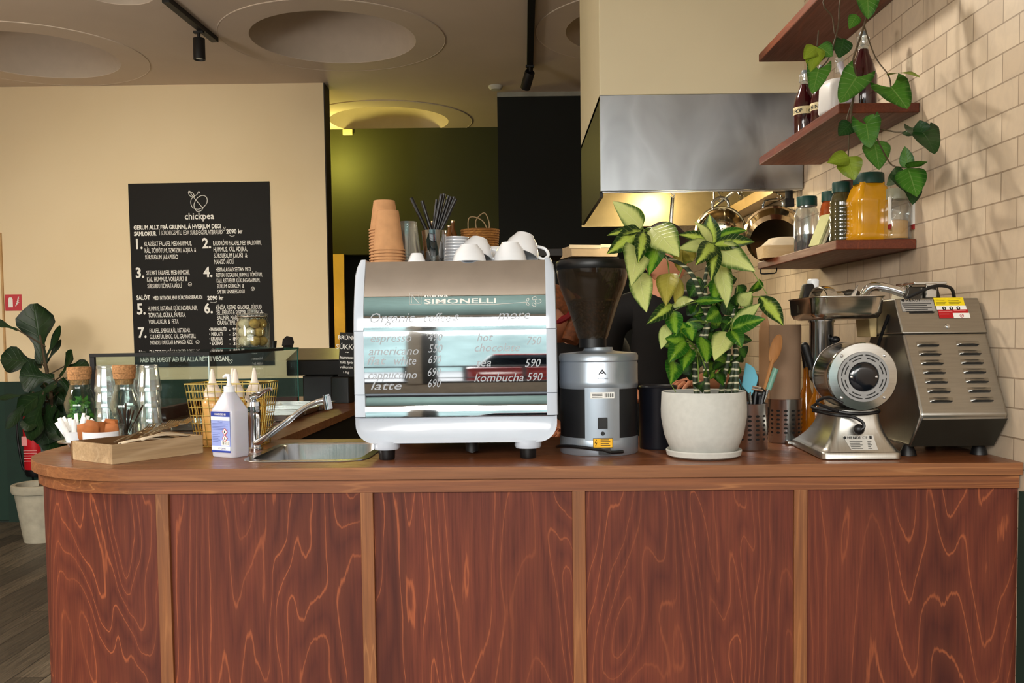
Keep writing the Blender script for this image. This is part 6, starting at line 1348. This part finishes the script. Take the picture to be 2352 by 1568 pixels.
# ================================================================= hood, pans, kitchen
HX0, HX1, HY0, HY1, HZ0, HZ1 = .383, 1.238, 3.95, 5.0, 2.0, 2.399
t = NT('smeared_hood_steel'); nz = t.noise(t.obj((1.5, 1.5, .8)), 2.2, 3, .5, .8)
t.set(Base_Color=t.ramp(nz, [(.3, (120, 122, 124)), (.55, (170, 174, 178)), (.75, (150, 152, 154))]), Metallic=1., Roughness=t.n('MapRange', {0: nz, 1: .3, 2: .7, 3: .26, 4: .42})); M_HOOD = t.m
hood = thing('range_hood', 'brushed stainless steel extractor hood under the cream bulkhead', 'extractor hood', (0, 0, 0))
MB().box(HX0, HX1, HY0 - .004, HY0 + .02, HZ0, HZ1).build('front_panel', M_HOOD, hood, smooth=False, bevel=.002)
MB().box(HX0, HX0 + .015, HY0 + .02, HY1, HZ0 - .02, HZ1).build('left_panel', mat('dark_hood_side', (34, 33, 30), .5, .3), hood, smooth=False)  # dark reflection of the black wall put into the side's colour
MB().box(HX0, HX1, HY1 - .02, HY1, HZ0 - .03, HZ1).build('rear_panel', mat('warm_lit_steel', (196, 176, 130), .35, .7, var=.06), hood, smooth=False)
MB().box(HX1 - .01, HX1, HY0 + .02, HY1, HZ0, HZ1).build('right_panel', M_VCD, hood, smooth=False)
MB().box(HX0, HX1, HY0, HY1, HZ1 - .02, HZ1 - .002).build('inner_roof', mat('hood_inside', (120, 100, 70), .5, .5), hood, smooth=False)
MB().box(HX0 + .01, HX1, HY0 + .005, HY0 + .03, HZ0 - .004, HZ0 + .008).build('lower_lip', M_STEEL, hood, smooth=False)
q = MB()
for i in range(16): q.box(-.22, .22, -.006, .006, 0, .01, Matrix.Translation((.86, 4.35 + i * .03, 2.27 - i * .008)))
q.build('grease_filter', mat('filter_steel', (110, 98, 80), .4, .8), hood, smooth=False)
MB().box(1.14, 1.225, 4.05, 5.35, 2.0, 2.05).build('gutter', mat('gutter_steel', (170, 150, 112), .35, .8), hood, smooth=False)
v_ = gy(1812, 440, 4.0); MB().cyl(.016, v_.z - .045, v_.z + .02, 16, Matrix.Translation((v_.x, 4.0, 0))).box(v_.x - .02, v_.x + .02, 3.985, 4.015, v_.z - .065, v_.z - .03).build('drain_valve', M_MBLACK, hood, bevel=.002)
rl = thing('hanging_rail', 'steel rail with hooks under the hood holding the pans', 'rail', (0, 0, 0))
r0, r1 = gy(1640, 476, 4.55), gy(1694, 434, 3.98)
MB().rod(r0, r1, .007, 10).rod(r0, r0 + V((0, 0, .3)), .004, 8).rod(r1 + V((0, .05, 0)), r1 + V((0, .05, .3)), .004, 8).build('bar', M_STEEL, rl)
r2, r3 = gy(1785, 432, 4.02), gy(1740, 452, 4.5)
MB().rod(r2, r3, .006, 10).rod(r2, r2 + V((0, 0, .25)), .004, 8).rod(r3, r3 + V((0, 0, .25)), .004, 8).build('bar', M_STEEL, rl)
def shook(a, b): return MB().tube(smooth_path([a + V((.012, 0, -.004)), a + V((.0, 0, .010)), a + V((-.01, 0, 0)), a.lerp(b, .5), b + V((.008, 0, .012)), b + V((0, 0, -.004)), b + V((-.012, 0, .006))], 5), .003, 6)
for a, b in ((gy(1655, 440, 4.25), gy(1655, 462, 4.25)), (gy(1700, 440, 4.1), gy(1703, 456, 4.1)), (gy(1782, 432, 4.05), gy(1790, 456, 4.05)), (gy(1545, 440, 4.3), gy(1546, 452, 4.3))): shook(a, b).build('hook', M_CHROME, rl)
r4 = gy(1545, 438, 4.3); MB().rod(r4 + V((0, 0, .0)), r4 + V((0, 0, .3)), .003, 6).build('bar', M_STEEL, rl)
M_PAN = metalmat('pan_steel', (206, 190, 158), .14, (3, 3, 3), .08)
c_ = gy(1655, 532, 4.25); col_ = thing('colander', 'steel colander hanging under the hood behind the leaves', 'colander', c_)
Mp = rot(PI / 2 + .15, 0, -.25)
MB().lathe([(.112, 0), (.116, .002), (.116, -.004), (.108, -.004), (.100, .05), (.075, .085), (.04, .10), (0, .102), (0, .098), (.072, .08), (.097, .048), (.106, 0)], 48, Mp).build('bowl', M_PAN, col_)
q = MB()
for r_, n_ in ((.02, 6), (.04, 12), (.058, 16)):
    for i in range(n_): q.sphere((r_ * math.cos(2 * PI * i / n_), r_ * math.sin(2 * PI * i / n_), .1005 - (.0 if r_ < .03 else .001 if r_ < .05 else .008)), (.0035, .0035, .0015), 6, 4, Mp)
q.build('perforations', M_INK, col_)
MB().tube(smooth_path([(-.035, 0, .10), (-.034, 0, .135), (0, 0, .155), (.034, 0, .135), (.035, 0, .10)], 6), .007, 10).build('handle', M_STEEL, col_)
c_ = gy(1775, 535, 4.05); pn = thing('saucepan', 'shiny steel pan hanging from hooks above the far end of the lowest shelf', 'pan', c_)
Mp = rot(PI / 2 + .55, 0, -.2)
MB().lathe([(.118, -.01), (.124, -.012), (.124, -.006), (.118, 0), (.115, .06), (.10, .075), (0, .078), (0, .074), (.097, .07), (.112, .058), (.114, 0)], 48, Mp).build('bowl', M_PAN, pn)
MB().tube(smooth_path([(-.04, 0, .085), (-.042, 0, .12), (-.03, 0, .14), (.02, 0, .145), (.042, 0, .13), (.036, 0, .09)], 6), .005, 8).build('handle', M_CHROME, pn); MB().tube(smooth_path([(.06, .02, .08), (.085, .02, .10), (.105, .02, .085), (.11, .02, .05)], 6), .006, 8).build('side_handle', M_STEEL, pn)
c_ = gy(1545, 454, 4.3); o = thing('ladle', 'long steel ladle hanging under the hood by its hooked end', 'ladle', c_)
MB().rod((0, 0, 0), gy(1539, 545, 4.3) - c_, .0085, 12).build('handle', M_STEEL, o); e_ = gy(1538, 560, 4.3) - c_
MB().lathe([(.035, 0), (.032, -.02), (.018, -.034), (0, -.038), (0, -.035), (.03, -.018), (.033, 0)], 24, Matrix.Translation(e_ + V((0, -.03, 0)))).build('bowl', M_STEEL, o)
# tall black cabinet behind the grinder with the pale carton
bxo.location = (gy(1352, 590, 4.4).x, 4.42, gy(1320, 592, 4.4).z); bxo.scale = (1.32, 1.3, 1.35)
stand.location = (bxo.location.x + .02, 4.45, 0); stand.scale = (1, 1, (bxo.location.z - .001) / b_zst)
# kitchen units along the tiled wall
kt = thing('kitchen_unit', 'brown kitchen unit along the tiled wall behind the bar', 'cabinet', (0, 0, 0))
MB().box(.86, 1.215, 3.5, 5.6, 0, .88).build('carcass', mat('kitchen_brown', (60, 44, 34), .6), kt, smooth=False)
MB().box(.85, 1.215, 3.48, 5.62, .88, .92).build('worktop', mat('kitchen_worktop', (96, 72, 54), .5), kt, smooth=False, bevel=.002)
z_ = gy(1712, 862, 4.3).z
place(MB().box(-.14, .2, -.2, .3, 0, z_ - .9205).build('appliance', mat('brown_appliance', (70, 52, 42), .5), smooth=False, bevel=.006), 'low brown appliance on the kitchen unit behind the utensils', 'appliance', (1.0, 4.5, .9205))
# ----------------------------------------------------------------- ceiling fittings
M_TRK = mat('track_black', (18, 17, 18), .5, var=.03)
def track(a, b, w, label, sp_, hang, tiltv, lampc):
    t_ = thing('track_light', label, 'light', (a + b) / 2); c_ = t_.location.copy(); d = (b - a); L_ = d.length; an_ = math.atan2(d.y, d.x)
    MB().box(-L_ / 2, L_ / 2, -w / 2, w / 2, -.032, -.001, Matrix.Rotation(an_, 4, 'Z')).build('rail', M_TRK, t_, smooth=False, bevel=.002)
    h_ = sp_ - c_; MB().cyl(.010, -.075, -.03, 12, Matrix.Translation((h_.x, h_.y, 0))).box(-.012, .012, -.03, .03, -.045, -.03, Matrix.Translation((h_.x, h_.y, 0)) @ Matrix.Rotation(an_, 4, 'Z')).build('stem', M_TRK, t_)
    Ml = Matrix.Translation((h_.x, h_.y, -.075)) @ Euler(tiltv).to_matrix().to_4x4()
    s_ = MB().lathe([(0, .0), (.034, .0), (.036, -.004), (.036, -hang), (.032, -hang), (.030, -hang + .02), (0, -hang + .02)], 28, Ml).build('spot_head', M_TRK, t_)
    MB().lathe([(0, -hang + .018), (.029, -hang + .018), (.029, -hang + .012), (0, -hang + .012)], 24, Ml).build('lens', mat('lamp_lens', (255, 240, 205), .4, emit=lampc), s_)
zc = CEIL - .001
track(gz(380, -8, zc), gz(494, 86, zc), .045, 'black ceiling track with a hanging spot at the upper left', gz(456, 60, zc), .13, (0, 0, 0), .2)
track(gz(1221, -30, zc), gz(1217, 152, zc), .045, 'black ceiling track with a tilted lit spot, left of the cream bulkhead', gz(1217, 140, zc), .13, (.75, .35, 0), 3.)
p_ = gz(1140, 226, zc); place(MB().lathe([(0, 0), (.055, 0), (.055, -.012), (.04, -.03), (0, -.034)], 28).build('smoke_detector', mat('detector_white', (200, 198, 186), .5)), 'small round white smoke detector on the ceiling before the black wall', 'smoke detector', (p_.x, 7.30, CEIL))
p_ = gy(797, 297, 8.66); place(MB().box(-.045, .045, -.03, 0, 0, .05).build('emergency_lamp', mat('cream_box', (232, 216, 160), .5), smooth=False, bevel=.004), 'tiny cream emergency lamp box at the top of the olive wall', 'lamp', (p_.x, 8.71, CEIL - .062))
# ================================================================= two people working behind the bar
M_SKIN = mat('skin', (206, 142, 108), .5, var=.04, sss=.15)
M_BLK = mat('black_shirt', (14, 14, 16), .85, var=.12, bump=.2, bscale=40)
M_TRS = mat('dark_trousers', (22, 22, 26), .85)
def skinmesh(name, joints, edges, m, parent, root=0, sub=2):
    me = bpy.data.meshes.new(name); names = list(joints); me.from_pydata([joints[n_][0] for n_ in names], [(names.index(a), names.index(b)) for a, b in edges], [])
    o = bpy.data.objects.new(name, me); COL.objects.link(o)
    o.modifiers.new('skin', 'SKIN'); sb = o.modifiers.new('sub', 'SUBSURF'); sb.levels = sb.render_levels = sub
    if not me.skin_vertices: 
        bm = bmesh.new(); bm.from_mesh(me); bm.verts.layers.skin.verify(); bm.to_mesh(me); bm.free()
    for i, n_ in enumerate(names):
        r_ = joints[n_][1]; me.skin_vertices[0].data[i].radius = r_ if isinstance(r_, tuple) else (r_, r_); me.skin_vertices[0].data[i].use_root = (i == root)
    dg = bpy.context.evaluated_depsgraph_get(); dg.update(); m2 = bpy.data.meshes.new_from_object(o.evaluated_get(dg)); bpy.data.objects.remove(o)
    m2.name = name; m2.materials.clear(); m2.materials.append(m)
    for p_ in m2.polygons: p_.use_smooth = True
    o = bpy.data.objects.new(name, m2); COL.objects.link(o); o.parent = parent; return o
def hand(mb_list, wrist, d, side_v, parent):
    d = V(d).normalized(); s_ = V(side_v).normalized(); n_ = d.cross(s_)
    J = {'w': (V(wrist) - d * .02, .022), 'p': (V(wrist) + d * .04, (.034, .016)), 'k': (V(wrist) + d * .08, (.036, .013))}
    E = [('w', 'p'), ('p', 'k')]
    for i, (off, L_) in enumerate(((-.028, .065), (-.009, .078), (.010, .072), (.027, .055))):
        b = V(wrist) + d * .085 + s_ * off
        for j, (u, cur) in enumerate(((.0, 0), (.5, .012), (1., .035))):
            J['f%d%d' % (i, j)] = (b + d * L_ * u + n_ * cur, .0088 - .001 * j)
        E += [('k', 'f%d0' % i), ('f%d0' % i, 'f%d1' % i), ('f%d1' % i, 'f%d2' % i)]
    t0 = V(wrist) + d * .03 - s_ * .03
    J['t0'] = (t0, .012); J['t1'] = (t0 + d * .03 - s_ * .025, .010); J['t2'] = (t0 + d * .058 - s_ * .028 + n_ * .01, .009); E += [('p', 't0'), ('t0', 't1'), ('t1', 't2')]
    return J, E
def person(label, pel, neck, head, face, sh, elb, wri, feet, hairm, hair_pts=None):
    p_ = thing('person', label, 'person', (0, 0, 0)); pel, neck, head = V(pel), V(neck), V(head)
    up = (neck - pel).normalized(); sv = (V(sh[1]) - V(sh[0])).normalized()
    J = {'pel': (pel, (.16, .13)), 'waist': (pel.lerp(neck, .38), (.14, .11)), 'chest': (pel.lerp(neck, .68), (.155, .12)), 'neckb': (pel.lerp(neck, .97), (.09, .085))}
    E = [('pel', 'waist'), ('waist', 'chest'), ('chest', 'neckb')]
    for i in (0, 1):
        J['s%d' % i] = (V(sh[i]) - V((0, 0, .012)), .074); J['u%d' % i] = (V(sh[i]).lerp(V(elb[i]), .45), .058); J['e%d' % i] = (V(sh[i]).lerp(V(elb[i]), .85), .055)
        J['c%d' % i] = (pel.lerp(neck, .88).lerp(V(sh[i]), .45), .092); E += [('neckb', 'c%d' % i), ('c%d' % i, 's%d' % i), ('s%d' % i, 'u%d' % i), ('u%d' % i, 'e%d' % i)]
    skinmesh('shirt', J, E, M_BLK, p_)
    J = {'pel': (pel + V((0, 0, -.02)), (.145, .115))}; E = []
    for i in (0, 1):
        hp = pel + sv * (.09 * (1 if i else -1)) - V((0, 0, .08)); kn = hp.lerp(V(feet[i]) + V((0, 0, .08)), .5) + V((0, -.02, 0))
        J['h%d' % i] = (hp, .095); J['k%d' % i] = (kn, .065); J['a%d' % i] = (V(feet[i]) + V((0, 0, .10)), .05); E += [('pel', 'h%d' % i), ('h%d' % i, 'k%d' % i), ('k%d' % i, 'a%d' % i)]
    skinmesh('trousers', J, E, M_TRS, p_)
    for i in (0, 1): MB().loft([ring(.09, .25, .04, 0), ring(.095, .26, .04, .03), ring(.08, .2, .035, .07, 0, .03), ring(.07, .09, .03, .12, 0, .07)], Matrix.Translation(V(feet[i]) + V((0, -.06, 0)))).build('shoe', M_BLACK, p_)
    # head, neck, forearms and hands: one skin
    face = V(face).normalized(); fx = face.cross(V((0, 0, 1))).normalized(); fz = fx.cross(face)
    H = Matrix((( fx.x, face.x, fz.x, head.x), (fx.y, face.y, fz.y, head.y), (fx.z, face.z, fz.z, head.z), (0, 0, 0, 1)))
    q = MB(); nu, nv = 32, 24; pts = []
    for i in range(nv + 1):
        ph = PI * i / nv; z = -math.cos(ph); r_ = math.sin(ph)
        for j in range(nu):
            a = 2 * PI * j / nu; x, y = r_ * math.sin(a), r_ * math.cos(a)
            X, Y, Z = x * .076, y * .095, z * .115
            if z < -.1: X *= 1 - .28 * (-z - .1); Y *= 1 - .06 * (-z)
            f_ = max(0, y)
            Y += .016 * math.exp(-((x / .16) ** 2) - ((z + .12) / .16) ** 2) * f_ * 1.5          # nose
            Y -= .008 * math.exp(-(((abs(x) - .36) / .16) ** 2) - ((z - .05) / .1) ** 2) * f_      # eye sockets
            Y += .006 * math.exp(-((x / .3) ** 2) - ((z + .45) / .09) ** 2) * f_                    # lips
            Y += .008 * math.exp(-((x / .3) ** 2) - ((z + .78) / .14) ** 2) * f_                    # chin
            pts.append((X, Y, Z))
    fs = [(i * nu + j, i * nu + (j + 1) % nu, (i + 1) * nu + (j + 1) % nu, (i + 1) * nu + j) for i in range(nv) for j in range(nu)]
    q.add(pts, fs, H)
    for s_ in (-1, 1): q.sphere((s_ * .074, -.01, -.005), (.010, .02, .032), 12, 8, H)
    q.tube([pel.lerp(neck, .96), neck, head - fz * .05], [.058, .054, .055], 20)
    body = q.build('body', M_SKIN, p_, angle=180)
    me = body.data
    J = {'pel': (pel, (.09, .06)), 'chest': (pel.lerp(neck, .75), (.09, .055)), 'nb': (pel.lerp(neck, .95), .045), 'nk': (neck, .052), 'hd': (head - fz * .04, .058)}
    E = [('pel', 'chest'), ('chest', 'nb'), ('nb', 'nk'), ('nk', 'hd')]
    for i in (0, 1):
        d = V(wri[i]) - V(elb[i]); j_, e_ = hand(None, wri[i], d, sv * (1 if i == 0 else -1), p_)
        for k_, v_ in j_.items(): J['%d%s' % (i, k_)] = v_
        E += [('%d%s' % (i, a_), '%d%s' % (i, b_)) for a_, b_ in e_]
        J['%dsh' % i] = (V(sh[i]) - V((0, 0, .012)), .034); J['%del' % i] = (V(elb[i]), .042); J['%dm' % i] = (V(elb[i]).lerp(V(wri[i]), .35), .04)
        J['%dcl' % i] = (pel.lerp(neck, .86).lerp(V(sh[i]), .5), .035); E += [('nb', '%dcl' % i), ('%dcl' % i, '%dsh' % i), ('%dsh' % i, '%del' % i), ('%del' % i, '%dm' % i), ('%dm' % i, '%dw' % i)]
    sk_ = skinmesh('torso', J, E, M_SKIN, p_); bm = bmesh.new(); bm.from_mesh(me); bm.from_mesh(sk_.data); bm.to_mesh(me); bm.free(); bpy.data.objects.remove(sk_)
    for p2 in me.polygons: p2.use_smooth = True
    ey = MB()
    for s_ in (-1, 1): ey.sphere((s_ * .029, .081, .006), (.012, .008, .008), 12, 8, H)
    ey.build('eyes', mat('eye_white', (226, 222, 214), .2), p_); pu = MB()
    for s_ in (-1, 1): pu.sphere((s_ * .029, .0885, .006), (.0055, .002, .0055), 10, 6, H)
    pu.build('irises', M_INK, p_)
    MB().sphere((0, .094, -.052), (.022, .006, .006), 14, 8, H).build('mouth', mat('lips', (160, 84, 76), .45), p_)
    hb = MB(); pts = []
    for i in range(13):
        ph = PI * .56 * i / 12
        for j in range(32):
            a = 2 * PI * j / 32; r_ = math.sin(ph); x, y, z = r_ * math.sin(a), r_ * math.cos(a), math.cos(ph)
            dn = 1. if y < .25 else .5
            pts.append((x * .085, y * .103 - .006, (z if y < .3 else max(z, .42)) * .125 + .004))
    fs = [(i * 32 + j, i * 32 + (j + 1) % 32, (i + 1) * 32 + (j + 1) % 32, (i + 1) * 32 + j) for i in range(12) for j in range(32)]
    hb.add(pts, fs, H)
    if hair_pts: hb.tube(smooth_path([V(h_) for h_ in hair_pts], 5), [.04] * 5 + [.045] * 5 + [.035] * (5 * (len(hair_pts) - 1) + 1 - 10), 12)
    hb.build('hair', hairm, p_)
    return p_
ax_, ay_ = gy(1524, 700, 3.62).x, 3.62
pa = person('person in black standing behind the variegated plant, head hidden by its leaves', (ax_ - .03, ay_ + .02, .98), (ax_, ay_, 1.555), (ax_ + .005, ay_ - .02, 1.70), (-.9, -.35, -.25), ((ax_ - .19, ay_ + .03, 1.49), (ax_ + .19, ay_ + .03, 1.49)), ((ax_ - .23, ay_ - .02, 1.22), (ax_ + .22, ay_ - .02, 1.22)), ((ax_ - .13, ay_ - .20, 1.17), (ax_ + .07, ay_ - .22, 1.22)), ((ax_ - .13, ay_ + .05, 0), (ax_ + .09, ay_ + .05, 0)), mat('dark_hair', (40, 26, 20), .6, var=.2, vscale=60))
bx_ = gy(1300, 740, 3.72).x
pb = person('person in black bending forward between the coffee machine and the grinder hopper', (bx_ + .13, 4.06, .95), (bx_ + .045, 3.84, 1.40), (bx_ - .035, 3.73, 1.475), (-.75, -.55, -.6), ((bx_ - .07, 3.93, 1.36), (bx_ + .22, 3.80, 1.36)), ((bx_ - .13, 3.80, 1.14), (bx_ + .20, 3.66, 1.12)), ((bx_ - .06, 3.62, 1.06), (bx_ + .04, 3.56, 1.06)), ((bx_ + .06, 4.1, 0), (bx_ + .22, 4.08, 0)), mat('brown_hair', (112, 62, 30), .55, var=.25, vscale=80), [(bx_ - .01, 3.74, 1.53), (bx_ + .03, 3.72, 1.50), (bx_ + .035, 3.68, 1.44), (bx_ + .01, 3.66, 1.37)])
MB().torus(.088, .014, 32, 8, Matrix.Translation((bx_ - .03, 3.735, 1.50)) @ rot(.5, -.5, 0)).build('headband', mat('dark_red_band', (130, 14, 26), .6), pb)
q = MB()
for i in range(3): q.box(-.02, .02 - .006 * i, -.001, 0, -i * .014, -i * .014 + .007, Matrix.Translation(gy(1343, 785, 3.60)))
